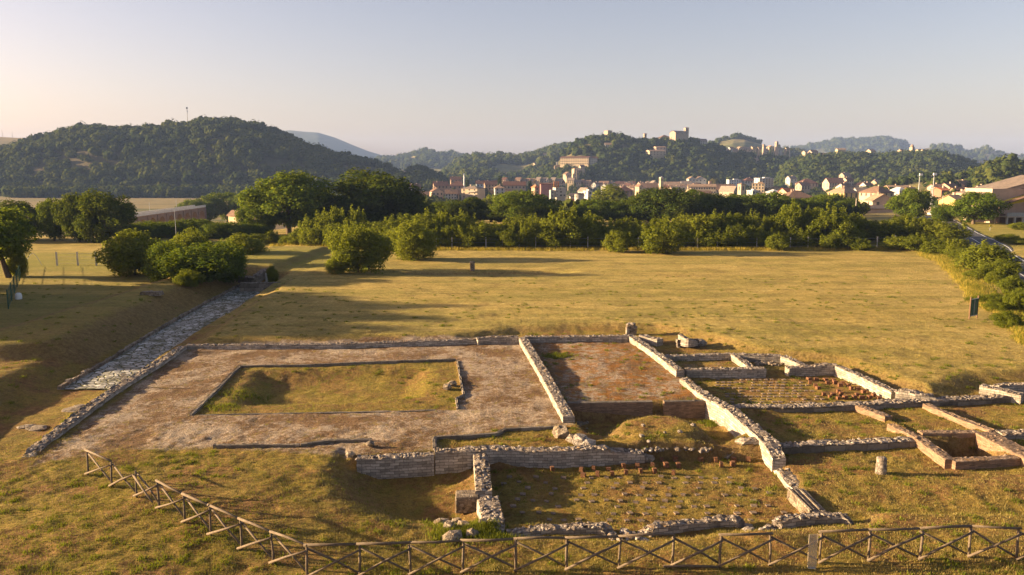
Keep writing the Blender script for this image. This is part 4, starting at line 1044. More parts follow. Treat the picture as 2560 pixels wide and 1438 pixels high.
def plant(kind, px, pytop, D, wpx=None, name='tree', label='', cat='tree', group=None, zbase=None, rot=None, trunk=True, wx=None):
    cm, tm, H, Wd = PROTO[kind]
    dx, dy, dz = ray(px, pytop)
    x = dx / dy * D; ztop = CAMH + dz / dy * D
    zb = (gz(x, D) if zbase is None else zbase) - 0.05
    h = max(0.8, ztop - zb)
    w = wpx * D / FPX if wpx else Wd * h / H
    r = empty(name, (x, D, zb), random.uniform(0, 6.28) if rot is None else rot)
    s = (w / Wd, w / Wd, h / H)
    for nm, me in (('crown', cm), ('trunk', tm)):
        if nm == 'trunk' and not trunk: continue
        o = link(nm, me, r); o.scale = s
    return tag(r, label, cat, group)

# big trees beyond the field
plant('broad0', 716, 432, 168, 190, 'oak_tree', 'biggest broad tree, light green and sunlit, left of the dark oak')
plant('broad1', 648, 505, 164, 96, 'oak_tree', 'lower left shoulder tree against the biggest sunlit tree')
plant('broad2', 782, 470, 176, 130, 'oak_tree', 'green tree filling the gap right behind the biggest sunlit tree')
plant('oak0', 928, 428, 180, 200, 'oak_tree', 'tall very dark oak left of the town houses')
plant('oak1', 862, 488, 176, 110, 'oak_tree', 'dark tree pressed against the left side of the tall dark oak')
plant('oak2', 1012, 475, 178, 120, 'oak_tree', 'dark tree leaning out from the right side of the tall dark oak')
plant('oak1', 1060, 520, 188, 80, 'tree', 'small round dark tree right of the tall dark oak')
plant('oak0', 255, 479, 146, 110, 'tree', 'tall dark twin-topped tree by the left end of the viaduct')
plant('oak2', 190, 486, 148, 90, 'tree', 'dark round tree just left of the twin-topped tree by the viaduct')
plant('broad1', 128, 499, 150, 80, 'tree', 'open green tree with light showing through, left group before the stubble field')
plant('oak1', 45, 503, 152, 110, 'tree', 'dark domed tree behind the leaning pine at the left edge')
plant('oak2', -40, 520, 150, 120, 'tree', 'dark tree cut by the left edge of the view behind the leaning pine')
plant('pine', 8, 522, 97, 150, 'pine_tree', 'leaning pine with bare slanting trunk at the left edge', rot=0.0)
plant('bush0', 42, 634, 98, 44, 'shrub', 'small shrub at the foot of the leaning pine', 'shrub')
for i, (px, py, D, w, lb) in enumerate([(325, 560, 152, 74, 'shrub under the left end of the viaduct'), (372, 554, 156, 80, 'shrub in front of the viaduct arches, left of the white pole'), (430, 553, 158, 80, 'shrub behind the white pole in front of the viaduct'), (490, 547, 160, 86, 'dark shrub in front of the right end of the viaduct'), (545, 556, 156, 80, 'dark shrub below the wood behind the viaduct'), (595, 556, 158, 80, 'shrub beneath the cream gable at the foot of the biggest tree'), (645, 560, 160, 70, 'dark shrub at the foot of the lower left shoulder tree')]):
    plant('darkbush%d' % (i % 2), px, py, D, w, 'shrub', lb, 'shrub')
for i, (px, py, D, w) in enumerate([(478, 500, 345, 60), (520, 490, 350, 70), (565, 482, 360, 80), (610, 486, 350, 70), (455, 515, 338, 50), (640, 490, 370, 60)]):
    plant('broad%d' % (i % 3), px, py, D, w, 'tree', 'soft green tree in the clump at the far end of the viaduct', 'tree', 'trees at the far end of the viaduct', zbase=-9)
# dark belt of trees behind the hedge
belt = [(1092, 505, 210, 66, 'oak1', 'dark tree in front of the white house with gabled dormer'), (1135, 502, 205, 90, 'oak0', 'dark tree below the cream apartment block'), (1182, 494, 205, 76, 'oak2', 'dark tree right below the balconies of the cream apartment block'),
        (1228, 512, 205, 90, 'oak1', 'dark low tree below the white hip-roofed house'), (1312, 478, 198, 150, 'broad0', 'bright green round tree left of the concrete mill'), (1262, 515, 202, 90, 'oak2', 'dark tree under the left flank of the bright round tree'), (1372, 520, 196, 80, 'oak1', 'dark tree under the right flank of the bright round tree'),
        (1440, 520, 200, 80, 'oak0', 'low dark tree in front of the grey silo'), (1488, 500, 205, 90, 'broad2', 'green tree right of the grey silo'), (1540, 505, 205, 80, 'broad1', 'green tree in front of the willow'), (1600, 488, 205, 100, 'oak0', 'dark tree left of the massive dark tree'), (1660, 470, 200, 150, 'oak2', 'massive dark tree below the slim bell tower'), (1730, 476, 205, 110, 'broad1', 'sunlit tree right of the massive dark tree'), (1790, 486, 205, 90, 'oak1', 'dark tree below the long cream convent'), (1838, 486, 208, 90, 'broad2', 'green tree below the white church front'),
        (1885, 488, 205, 90, 'oak0', 'dark tree below the square bell tower'), (1940, 482, 205, 110, 'broad0', 'sunlit tree below the flat cream block'), (1990, 498, 208, 80, 'oak2', 'dark tree below the orange-tiled roof'), (2040, 494, 212, 90, 'broad1', 'green tree below the wide brown roof'), (2085, 486, 230, 80, 'broad2', 'green tree left of the yellow hip-roofed house'), (2120, 498, 222, 70, 'oak1', 'tree in front of the yellow hip-roofed house')]
for px, py, D, w, kd, lb in belt: plant(kd, px, py, D, w, 'tree', lb)
for i in range(9): plant('conifer', 2012 + i * 16, 507 + (i % 3) * 4, 214, 26, 'conifer', 'dark conifer in the tight evergreen row behind the far golden strip', 'conifer', 'evergreen row behind the golden strip')
for px, py, D, w, lb in [(1532, 463, 330, 70, 'pale willow-like tree under the red roofs of the old town'), (1500, 478, 300, 50, 'pale green tree right of the silo and left of the willow'), (1430, 506, 380, 36, 'grey-green willow in front of the concrete mill'), (1399, 510, 385, 26, 'small grey-green willow touching the concrete mill')]:
    plant('poplar', px, py, D, w, 'tree', lb, zbase=-11)
for px, py in [(1224, 488), (1236, 492), (1250, 486), (1262, 484), (1212, 497)]: plant('poplar', px, py, 300, 18, 'poplar_tree', 'slim poplar in the row below the white hip-roofed house', 'tree', 'poplars below the white house', zbase=-8)
# hedge of young trees along the far fence: two ranks
hl = ['feathery olive young tree in the long hedge behind the post fence', 'hedge shrub']
hx = 650; i = 0
while hx < 2130:
    t = (hx - 650) / 1480
    top = 585 - 45 * min(1, (hx - 650) / 220) + 12 * math.sin(hx * 0.021) + random.uniform(-17, 14)
    if hx > 1750: top -= 12
    D = 150 - 14 * sst(hx, 650, 1000) + random.uniform(-3, 3)
    plant('shrub%d' % (i % 4), hx, top, D, random.uniform(56, 112), 'hedge_shrub', 'feathery olive-green young tree in the back rank of the long hedge', 'shrub', 'back rank of the long hedge')
    hx += random.uniform(40, 52); i += 1
hx = 745
while hx < 2010:
    top = 580 - 18 * math.sin(hx * 0.013) ** 2 + random.uniform(-12, 12)
    D = 141 - 10 * sst(hx, 700, 1000) + random.uniform(-1.5, 1.5)
    plant('shrub%d' % ((i + 1) % 4), hx, top, D, random.uniform(54, 80), 'hedge_shrub', 'low olive-green shrub in the front rank of the long hedge', 'shrub', 'front rank of the long hedge')
    hx += random.uniform(44, 58); i += 1
for i, (px, py, D, w, lb) in enumerate([(676, 577, 142, 36, 'small round bright bush standing apart left of the hedge'), (712, 590, 140, 26, 'tiny bright bush beside the first fence post of the hedge'), (744, 582, 140, 60, 'bright low bush at the left start of the hedge'), (1660, 548, 122, 112, 'largest rounded shrub standing forward of the hedge'), (1545, 578, 124, 62, 'shrub standing forward of the hedge left of the largest one'), (1945, 584, 127, 56, 'small shrub standing forward near the right end of the hedge'),
        (2005, 552, 134, 80, 'shrub at the right end of the long hedge'), (2110, 562, 133, 90, 'spreading shrub left of the gap, right group'), (2085, 585, 128, 60, 'low shrub in front of the right group'), (2165, 548, 138, 80, 'dark shrub in the middle of the right group'), (2150, 598, 127, 70, 'low shrub against the wire fence, right group'), (2215, 552, 136, 90, 'olive shrub in the middle right of the right group'), (2262, 538, 140, 90, 'tall olive shrub below the rounded olive tree by the street'), (2245, 590, 128, 84, 'shrub in front row of the right group'), (2310, 545, 134, 96, 'wide olive shrub left of the road bend'), (2300, 585, 125, 90, 'shrub at the corner of the field by the road'), (2362, 555, 130, 90, 'dense olive shrub beside the road bend'), (2350, 598, 120, 80, 'shrub on the road bank above the field corner'), (2398, 598, 114, 60, 'bright shrub on the road bank left of the small roadside tree')]):
    plant('shrub%d' % (i % 4), px, py, D, w, 'shrub', lb, 'shrub')
# shrubs in the field
plant('bush0', 892, 562, 99, 138, 'shrub', 'big round feathery shrub standing alone in the field', 'shrub')
plant('bush1', 842, 640, 97, 50, 'shrub', 'low skirt shrub at the left foot of the big round field shrub', 'shrub')
plant('bush1', 1030, 556, 113, 112, 'shrub', 'second field shrub with an open wispy outline behind the round one', 'shrub')
plant('bush1', 330, 578, 100, 146, 'shrub', 'left shrub of the dark thicket beside the paved road', 'shrub')
plant('darkbush0', 425, 606, 94, 120, 'shrub', 'dark middle shrub of the thicket beside the paved road', 'shrub')
plant('darkbush1', 500, 612, 91, 160, 'shrub', 'largest dark shrub of the thicket hanging over the paved road', 'shrub')
plant('darkbush0', 560, 604, 96, 100, 'shrub', 'right shrub of the thicket nearest the road end', 'shrub')
plant('bush0', 470, 575, 108, 90, 'shrub', 'feathery shrub behind the thicket, pierced by the white pole', 'shrub')
plant('bush0', 468, 676, 86, 62, 'shrub', 'small light bush at the front foot of the thicket', 'shrub')
plant('bush1', 605, 586, 118, 96, 'shrub', 'flat-topped bush behind the thicket, in shade below', 'shrub')
plant('bush1', 680, 664, 97, 26, 'shrub', 'little round bush beside the white panel at the end of the paved road', 'shrub')
# right side by the road
plant('shrub1', 2468, 606, 100, 118, 'roadside_tree', 'small spreading tree on a thin trunk between field and road', 'tree')
for i, (px, py, D, w, lb) in enumerate([(2505, 650, 92, 74, 'bush below the small spreading roadside tree'), (2535, 690, 80, 60, 'bush at the road edge above the green gate'), (2490, 735, 74, 70, 'dark low bush behind the green gate'), (2450, 757, 75, 56, 'low bush growing around the green gate'), (2548, 722, 70, 50, 'bright bush at the right edge behind the gate'), (2440, 640, 104, 46, 'low bush in the golden verge left of the small spreading tree'), (2425, 640, 108, 40, 'shrub on the verge under the road bend'), (2520, 778, 63, 60, 'leafy bush at the right edge below the green gate'), (2412, 622, 112, 60, 'bush closing the verge below the road bend'), (2448, 672, 92, 54, 'low bush at the left foot of the small spreading tree'), (2500, 756, 70, 60, 'dark bush right behind the green gate'), (2486, 680, 88, 44, 'scruffy bush under the thin trunk of the roadside tree')]):
    plant('bush%d' % (i % 2), px, py, D, w, 'shrub', lb, 'shrub')
plant('broad0', 2278, 472, 205, 88, 'tree', 'rounded olive tree hiding the street beyond the hedge')
plant('broad2', 2440, 482, 178, 112, 'walnut_tree', 'round walnut tree on the lawn in front of the yellow-gabled house')
plant('darkbush1', 2362, 510, 186, 50, 'shrub', 'dark bush left of the walnut tree by the road sign', 'shrub')
plant('bush0', 2548, 556, 160, 40, 'shrub', 'dark bush at the right edge in front of the yellow-gabled house', 'shrub')
for i, (px, py, D, w) in enumerate([(2520, 585, 132, 50), (2555, 596, 128, 60)]):
    plant('bush%d' % (i % 2), px, py, D, w, 'shrub', ['leafy shrub on the bank across the road', 'leafy shrub at the right edge on the bank across the road'][i], 'shrub')
# trees just outside the left edge, whose long shadows cross the grass
for i, (x, y, h) in enumerate([(-62, 61, 9.0), (-60, 66, 11), (-62, 71.5, 12), (-60, 77, 11.5), (-64, 82, 10.5), (-70, 89, 9.0), (-66, 47, 5.5), (-64, 40, 6.0)]):
    cm, tm, H, Wd = PROTO['oak%d' % (i % 3)]
    r = empty('tree', (x, y, gz(x, y) - .05), i * 1.3)
    for nm, me in (('crown', cm), ('trunk', tm)):
        o = link(nm, me, r); o.scale = (h / H * .8, h / H * .8, h / H)
    tag(r, 'dark tree of the row left of the view that shades the left grass', 'tree', 'tree row left of the view')

# ------------------------------------------------------------------ woods on the hills
def lump_proto(seed, n=34):
    r = np.random.default_rng(seed)
    V = []; F = []
    # core
    mb = MB(); mb.rock((0, 0, 0.62), 0.62, seed, 0, 0.95)
    for k in range(7):
        a = r.uniform(0, 6.28); q = r.uniform(.3, .6)
        mb.rock((q * math.cos(a), q * math.sin(a), r.uniform(.35, 1.05)), r.uniform(.3, .46), seed * 9 + k, 0, 0.9)
    Vc = np.array(mb.v); Ft = np.array(mb.f)
    Fq = np.concatenate([Ft, Ft[:, 2:3]], 1)
    d = r.normal(size=(n, 3)); d /= np.linalg.norm(d, axis=1)[:, None]
    C = d * np.array([.85, .85, .68]) * r.uniform(.85, 1.12, n)[:, None] + np.array([0, 0, .68])
    a = np.cross(d, r.normal(size=(n, 3))); a /= np.linalg.norm(a, axis=1)[:, None]; b = np.cross(d, a)
    s = r.uniform(.10, .20, n)[:, None]
    Vl = np.stack([C + a * s, C + b * s, C - a * s, C - b * s], 1).reshape(-1, 3)
    return np.concatenate([Vc, Vl]), Ft, np.arange(4 * n).reshape(-1, 4) + len(Vc)
LUMPS = [lump_proto(s) for s in range(5)]
CLEAR = []                                     # spots kept free of trees (buildings, clearings): px, py, rx, ry
def forest(key, label, n, size, tmax=1.12, tmin=0.0, dens=None, mat='forest', name='woodland', seed=0, pxr=None):
    h = HILLS[key]; r = np.random.default_rng(seed + 100)
    px = r.uniform(*(pxr or (max(h['px'][0], -300), min(h['px'][-1], 2860))), n); t = r.uniform(tmin, tmax, n)
    y = h['F'] + (h['D'] - h['F']) * t
    x = (px - CX) / FPX / (CP + 0.147 * SP) * y
    z = hill_z(key, x, y)
    ok = z > h['zf'] - 2
    lz = land_z(x, y); ok &= z >= lz - 0.5
    dyv = (z + 3 - CAMH) / y
    v = (dyv * CP + SP) / (CP - dyv * SP)
    py = CY - FPX * v
    if dens is not None: ok &= dens(px, t, x, y, r.random(n), py)
    for a, b, rx, ry in CLEAR: ok &= ((px - a) / rx) ** 2 + ((py - b) / ry) ** 2 > 1
    x, y, z = x[ok], y[ok], z[ok]
    Vs = []; Ts = []; Qs = []; o = 0
    tone = []
    for i in range(len(x)):
        V, T, Q = LUMPS[r.integers(5)]
        tone.append(np.full(len(V), 0.5 * r.random() + 0.5 * (fbm(x[i] / 30, y[i] / 30, 4, 2) + .5)))
        s = size * min(1.4, max(0.45, math.exp(r.normal(-0.16, 0.30)))); a = r.uniform(0, 6.28); c, d = math.cos(a), math.sin(a)
        sz = s * r.uniform(0.8, 1.25)
        W = np.stack([(V[:, 0] * c - V[:, 1] * d) * s + x[i], (V[:, 0] * d + V[:, 1] * c) * s + y[i], V[:, 2] * sz + z[i] - 0.15 * sz], 1)
        Vs.append(W); Ts.append(T + o); Qs.append(Q + o); o += len(V)
    V = np.concatenate(Vs).astype(np.float32); T = np.concatenate(Ts); Q = np.concatenate(Qs)
    me = bpy.data.meshes.new(name)
    me.vertices.add(len(V)); me.vertices.foreach_set('co', V.ravel())
    lv = np.concatenate([T.ravel(), Q.ravel()]).astype(np.int32)
    me.loops.add(len(lv)); me.loops.foreach_set('vertex_index', lv)
    ls = np.concatenate([np.arange(len(T)) * 3, len(T) * 3 + np.arange(len(Q)) * 4]).astype(np.int32)
    me.polygons.add(len(ls)); me.polygons.foreach_set('loop_start', ls)
    me.materials.append(M[mat]); me.update(calc_edges=True)
    me.attributes.new('tone', 'FLOAT', 'POINT').data.foreach_set('value', np.concatenate(tone).astype(np.float32))
    print(name, key, len(x))
    return tag(link(name, me), label, 'wood', kind='stuff')
# ------------------------------------------------------------------ grass
def blades(name, pts, h, w, nb, mat, label, seed, spread=0.05, lean=0.5, cat='grass'):
    r = np.random.default_rng(seed)
    P = np.repeat(pts, nb, 0); n = len(P)
    P = P + np.concatenate([r.normal(size=(n, 2)) * spread, np.zeros((n, 1))], 1)
    a = r.uniform(0, 2 * math.pi, n); H = h * r.uniform(.5, 1.3, n)
    dirx = np.stack([np.cos(a), np.sin(a), np.zeros(n)], 1) * (w * r.uniform(.7, 1.3, n))[:, None]
    b = r.uniform(0, 2 * math.pi, n); le = (lean * H * r.random(n))[:, None]
    tip = P + np.stack([np.cos(b), np.sin(b), np.zeros(n)], 1) * le + np.stack([np.zeros(n), np.zeros(n), H], 1)
    V = np.stack([P - dirx - np.array([0, 0, .02]), P + dirx - np.array([0, 0, .02]), tip], 1).reshape(-1, 3)
    return tag(link(name, np_mesh(name, V, np.arange(len(V)).reshape(-1, 3), [M[mat]])), label, cat, kind='stuff')
def scatter(n, ymin, ymax, seed, pw=1.6):
    r = np.random.default_rng(seed)
    y = ymin + (ymax - ymin) * r.random(n) ** pw
    x = (r.random(n) * 2 - 1) * (0.66 * y + 2)
    return x, y, r
def off_features(x, y, lim=0.0):
    ok = np.ones(len(x), bool)
    for p in (P_TRENCH,): ok &= sdf(p, x, y) < -0.4
    return ok
x, y, r = scatter(90000, 21.5, 58, 1)
ok = off_features(x, y)
g = np.maximum.reduce([sst(sdf(P_COURT, x, y), -.3, .6) * (1 - sst(sdf(P_IMPL, x, y), 0, .3)) * 0.93, sst(sdf(P_ROOMC, x, y), -.3, .6) * 0.88, sst(sdf(P_BATH, x, y), -.3, .4) * .9])
cl = sst(fbm(x * .5, y * .5, 77, 3), -0.55, 0.35)
ok &= r.random(len(x)) > np.maximum(g, 0.75 - 0.75 * cl)
x, y = x[ok], y[ok]
blades('short_grass', np.stack([x, y, ground_z(x, y)], 1), 0.07, 0.011, 5, 'grassblade', 'short dry grass over the ruins and foreground', 2, 0.07)
x, y, r = scatter(26000, 21.5, 56, 5)
ok = off_features(x, y) & (fbm(x * .42, y * .42, 55, 3) + 0.35 * sst(x, -4, -16) * (y < 36) > 0.20) & (r.random(len(x)) < 0.5)
ok &= ~((sdf(P_COURT, x, y) > 0) & (sdf(P_IMPL, x, y) < 0) & (r.random(len(x)) < 0.85))
x, y = x[ok], y[ok]
blades('green_weeds', np.stack([x, y, ground_z(x, y)], 1), 0.065, 0.014, 6, 'weed', 'low green weeds scattered through the dry grass', 6, 0.07, 0.8)
x, y, r = scatter(2300, 21.5, 95, 8, 1.5)
ok = off_features(x, y) & (fbm(x * .2, y * .2, 61, 3) > -.12) & ((sdf(P_COURT, x, y) < 0) | (sdf(P_IMPL, x, y) > 0)); x, y = x[ok], y[ok]
blades('weed_tufts', np.stack([x, y, ground_z(x, y)], 1), 0.11, 0.022, 34, 'weed', 'scattered taller green weed tufts in the grass', 9, 0.11, 1.0)
# lush weeds at the foot of the cross wall, by the tall wall, inside the back room
pts = []
for px, py, n, sx in [(1165, 1328, 260, .7), (1205, 1318, 160, .35), (1135, 1335, 120, .4), (1792, 1052, 160, .35), (1383, 893, 60, .5), (1400, 888, 40, .5), (1230, 1345, 120, .5), (600, 985, 60, .8), (560, 1020, 50, .6)]:
    x0, y0, z0 = gnd(px, py)
    for _ in range(n):
        a, b = random.gauss(x0, sx), random.gauss(y0, sx * .7); pts.append((a, b, gz(a, b)))
blades('lush_weeds', np.array(pts), 0.17, 0.02, 7, 'weed', 'lush green weeds around the stones and wall feet', 12, 0.08, 0.8)
# tall golden grass of the right verge and along the hedge foot
pts = []
edge = [(2300, 640), (2345, 655), (2395, 705), (2440, 765), (2520, 800), (2560, 870)]
for _ in range(3600):
    t = random.random() * (len(edge) - 1); i = int(t); f = t - i
    px = edge[i][0] * (1 - f) + edge[i + 1][0] * f + abs(random.gauss(0, 1)) * 34 - 8; py = edge[i][1] * (1 - f) + edge[i + 1][1] * f + random.gauss(0, 4) - 4
    x0, y0 = G(px, py, 0.3); pts.append((x0, y0, gz(x0, y0)))
blades('verge_weeds', np.array(pts)[::3] + np.array([.3, .1, 0]), 0.42, 0.03, 6, 'weed', 'green weeds mixed into the golden verge grass', 19, 0.3, 0.7)
blades('tall_grass', np.array(pts), 0.36, 0.02, 7, 'goldgrass', 'tall golden grass on the verge between field and road', 13, 0.25, 0.6)
pts = []
for _ in range(2600):
    px = random.uniform(680, 2330); x0 = (px - CX) / FPX * 132; D = 127.5 + 12 * float(sst(px, 1000, 700)) + random.gauss(0, .8); x0 = (px - CX) / FPX * D / .99
    pts.append((x0, D, gz(x0, D)))
blades('hedge_foot_grass', np.array(pts), 0.5, 0.04, 5, 'goldgrass', 'strip of unmown grass along the foot of the hedge', 14, 0.3, 0.6)
# ------------------------------------------------------------------ town
def plaster(name, c):
    t = NT(name); v = t.coord()
    n = t.noise(v, 0.5, 5, 0.65)
    col = t.ramp(n, [(0.3, tuple(x * .78 for x in c)), (0.6, c)])
    return t.done(col, t.bump(t.noise(v, 6, 3), .2, .02), 0.9)
def rooftile(name, c):
    t = NT(name); v = t.coord('Object'); uv = t.coord('Object', (3.0, 3.0, 3.0))
    w = t.new('ShaderNodeTexWave'); t.l.new(v, w.inputs['Vector']); w.inputs['Scale'].default_value = 1.6; w.inputs['Distortion'].default_value = 0.6
    n = t.noise(v, 0.9, 5, 0.7)
    col = t.ramp(n, [(0.3, tuple(x * .6 for x in c)), (0.5, c), (0.7, tuple(min(1, x * 1.3) for x in c))])
    return t.done(t.mix(0.25, col, w.outputs['Color'], 'MULTIPLY'), t.bump(w.outputs['Fac'], .5, .05), 0.9)
WALL = {k: plaster(k + '_plaster', c) for k, c in dict(cream=(0.45, 0.355, 0.24), white=(0.45, 0.43, 0.40), grey=(0.42, 0.40, 0.37), peach=(0.44, 0.31, 0.21), pink=(0.36, 0.17, 0.15), yellow=(0.52, 0.37, 0.15), ochre=(0.60, 0.38, 0.18), stone=(0.36, 0.285, 0.215), concrete=(0.40, 0.37, 0.33), brickred=(0.28, 0.155, 0.10), bluish=(0.46, 0.50, 0.54), lemon=(0.58, 0.48, 0.04), blush=(0.45, 0.33, 0.25), brownw=(0.33, 0.22, 0.15)).items()}
ROOF = {k: rooftile(k + '_roof_tiles', c) for k, c in dict(brown=(0.20, 0.125, 0.085), red=(0.135, 0.068, 0.05), grey=(0.24, 0.19, 0.155), tan=(0.32, 0.22, 0.145), orange=(0.48, 0.17, 0.07), slate=(0.12, 0.10, 0.095), pale=(0.50, 0.49, 0.48)).items()}
def glass_mat():
    t = NT('dark_window'); t.b.inputs['Base Color'].default_value = (0.05, 0.048, 0.045, 1); t.b.inputs['Roughness'].default_value = 0.25; t.b.inputs['Specular IOR Level'].default_value = 0.5
    return t.mat
M['window'] = glass_mat()
M['shutter'] = simple('brown_shutter', (0.14, 0.085, 0.05), .2, 3)
M['balcony'] = simple('balcony_concrete', (0.40, 0.34, 0.28), .15, 2)
M['white'] = simple('white_metal', (0.70, 0.70, 0.68), .05, 2, .5)
M['rust'] = simple('rusty_steel', (0.42, 0.17, 0.075), .3, 2)
M['signred'] = simple('faded_sign_red', (0.50, 0.25, 0.20), .1, 2)
_win = {}
def win_mesh(w, h):
    k = (round(w, 1), round(h, 1))
    if k not in _win:
        mb = MB(); mb.box((0, 0, 0), (k[0], 0.08, k[1]))
        o = mb.build('window', M['window']); _win[k] = o.data; bpy.data.objects.remove(o)
    return _win[k]
def add_windows(root, w, d, z0, z1, rows, fc, sc, ww=1.0, wh=1.4):
    me = win_mesh(ww, wh)
    for r in range(rows):
        z = z0 + (z1 - z0) * (r + 0.55) / rows
        for c in range(fc):
            o = link('window', me, root); o.location = (-w / 2 + w * (c + 0.5) / fc, -d / 2 - 0.02, z)
        for c in range(sc):
            o = link('window', me, root); o.location = (-w / 2 - 0.02, -d / 2 + d * (c + 0.5) / sc, z); o.rotation_euler = (0, 0, math.pi / 2)
def roof_mesh(kind, w, d, h, over=0.45, th=0.18):
    mb = MB(); a, b = w / 2 + over, d / 2 + over
    if kind == 'gx':
        for dz, s in ((0, 1), (-th, -1)): pass
        P = [(-a, -b, -.12), (a, -b, -.12), (a, 0, h), (-a, 0, h), (a, b, -.12), (-a, b, -.12)]
        Q = [(x, y, z + th) for x, y, z in P]
        mb.add(P + Q, [(6, 7, 8, 9), (9, 8, 10, 11), (1, 0, 3, 2), (2, 3, 5, 4), (0, 1, 7, 6), (4, 5, 11, 10), (0, 6, 9, 3), (3, 9, 11, 5), (1, 2, 8, 7), (2, 4, 10, 8)])
    elif kind == 'gy':
        P = [(-a, -b, -.12), (-a, b, -.12), (0, b, h), (0, -b, h), (a, b, -.12), (a, -b, -.12)]
        Q = [(x, y, z + th) for x, y, z in P]
        mb.add(P + Q, [(7, 6, 9, 8), (8, 9, 11, 10), (0, 1, 2, 3), (3, 2, 4, 5), (1, 0, 6, 7), (5, 4, 10, 11), (0, 3, 9, 6), (3, 5, 11, 9), (2, 1, 7, 8), (4, 2, 8, 10)])
    elif kind == 'hip':
        r = max(0.0, a - b) if a > b else 0.0; q = max(0.0, b - a)
        mb.add([(-a, -b, -.1), (a, -b, -.1), (a, b, -.1), (-a, b, -.1), (-a, -b, th * .6), (a, -b, th * .6), (a, b, th * .6), (-a, b, th * .6), (-r - .01, -q - .01, h), (r + .01, -q - .01, h), (r + .01, q + .01, h), (-r - .01, q + .01, h)],
               [(3, 2, 1, 0), (0, 1, 5, 4), (1, 2, 6, 5), (2, 3, 7, 6), (3, 0, 4, 7), (4, 5, 9, 8), (5, 6, 10, 9), (6, 7, 11, 10), (7, 4, 8, 11), (8, 9, 10, 11)])
    else:
        mb.box((0, 0, .15), (2 * a - .4, 2 * b - .4, .35)); mb.box((w * .15, 0, .32 + h * .5), (w * .4, d * .4, h))
    return mb
def house(px, pyt, wpx, hpx, D, label, wall='cream', roof='brown', kind='gx', rot=0.0, depth=None, rows=2, fc=3, sc=2, rh=None, chim=1, name='house', cat='house', group=None, win=True, ww=1.0, wh=1.4, balc=0):
    x, _, zt = AT(px, pyt, D)
    H = hpx * D / FPX; w = wpx * D / FPX
    d = depth or min(14, max(8, w * 0.8))
    span = d if kind == 'gx' else (w if kind == 'gy' else min(w, d))
    rh = rh if rh is not None else min(0.58 * H, 0.36 * span if kind != 'flat' else 0.9)
    we = H - rh
    base = zt - H
    low = min(base, float(land_z(np.array([x]), np.array([D + d / 2]))[0])) - 1.5 - base
    y = D + d / 2
    w = max(3.0, w / (abs(math.cos(rot)) + (d / max(w, .1)) * abs(math.sin(rot))) * 1.0) if rot else w
    root = empty(name, (x, y, base), rot)
    if D > 330: HOUSES.append((x, D, base, w))
    mb = MB(); mb.box((0, 0, (we + low) / 2), (w, d, we - low))
    if kind == 'gx': 
        for s in (-1, 1): mb.add([(s * (w / 2), -d / 2, we - .001), (s * (w / 2), d / 2, we - .001), (s * (w / 2), 0, we + rh - .05)], [(0, 1, 2) if s > 0 else (1, 0, 2)])
    if kind == 'gy':
        for s in (-1, 1): mb.add([(-w / 2, s * d / 2, we - .001), (w / 2, s * d / 2, we - .001), (0, s * d / 2, we + rh - .05)], [(0, 1, 2) if s < 0 else (1, 0, 2)])
    mb.build('wall', WALL[wall], root)
    ro = roof_mesh(kind, w, d, rh).build('roof', ROOF[roof], root, loc=(0, 0, we))
    R = random.Random(int(px * 7 + pyt))
    for k in range(chim):
        c = MB(); c.box((0, 0, .6), (.7, .7, 1.6)); c.box((0, 0, 1.45), (.9, .9, .14))
        c.build('chimney', WALL['blush'], ro, loc=(R.uniform(-.3, .3) * w, R.uniform(-.15, .15) * d, rh * .72))
    if win and we > 2: add_windows(root, w, d, max(0.2, we - 3.1 * rows), we, rows, fc, sc, ww, wh)
    for k in range(balc):
        z = max(0.2, we - 3.1 * rows) + (we - max(0.2, we - 3.1 * rows)) * k / max(1, rows) + .1
        b = MB(); b.box((w * .18, -d / 2 - .6, z), (w * .5, 1.2, .16)); b.box((w * .18, -d / 2 - 1.17, z + .5), (w * .5, .07, .9)); b.build('balcony', M['balcony'], root)
    return tag(root, label, cat, group)
HOUSES = []
def Dv(py): return 25.4 * FPX / (py - HORIZON)

# left group
house(1031, 460, 40, 20, 640, 'rambling brown-roofed villa at the left end of the town', 'blush', 'brown', 'gx', 0.25, rows=2, fc=4, sc=2, chim=2)
house(1055, 479, 34, 30, 560, 'low brown-roofed white house half hidden by trees at the left end of the town', 'white', 'brown', 'gx', 0.1, rows=2, fc=3, balc=1)
house(1089, 470, 36, 32, 566, 'house with its broad cream gable end facing left of the white balconied block', 'blush', 'brown', 'gy', 0.25, depth=12, rows=2, fc=3, rh=2.9, chim=2)
house(1126, 475, 30, 32, 560, 'white block with wide dark balconies beside the cream gable', 'white', 'brown', 'gx', 0.08, rows=3, fc=4, balc=3)
house(1140, 477, 10, 20, 575, 'narrow ochre house squeezed beside the white balconied block', 'ochre', 'brown', 'gx', 0.2, rows=2, fc=1, sc=1, chim=0)
house(1100, 454, 40, 18, 690, 'long red-roofed house behind the broad cream gable', 'brownw', 'red', 'gx', 0.2, rows=1, fc=4, chim=2)
house(1143, 453, 44, 20, 720, 'wide red-roofed house with dark evergreens in front', 'brownw', 'red', 'hip', 0.0, rows=1, fc=4, chim=1)
house(1139, 442, 30, 14, 820, 'stepped dark red roofs standing highest at the left end of the town', 'brownw', 'red', 'gx', 0.15, rows=1, fc=3, chim=2)
house(1182, 465, 56, 40, 570, 'cream apartment block with stacked balconies on its front', 'cream', 'grey', 'hip', -0.5, depth=11, rows=4, fc=3, sc=3, rh=2.0, balc=4)
house(1203, 452, 28, 16, 730, 'reddish low houses behind the cream apartment block', 'bluish', 'red', 'gx', 0.1, rows=1, fc=3)
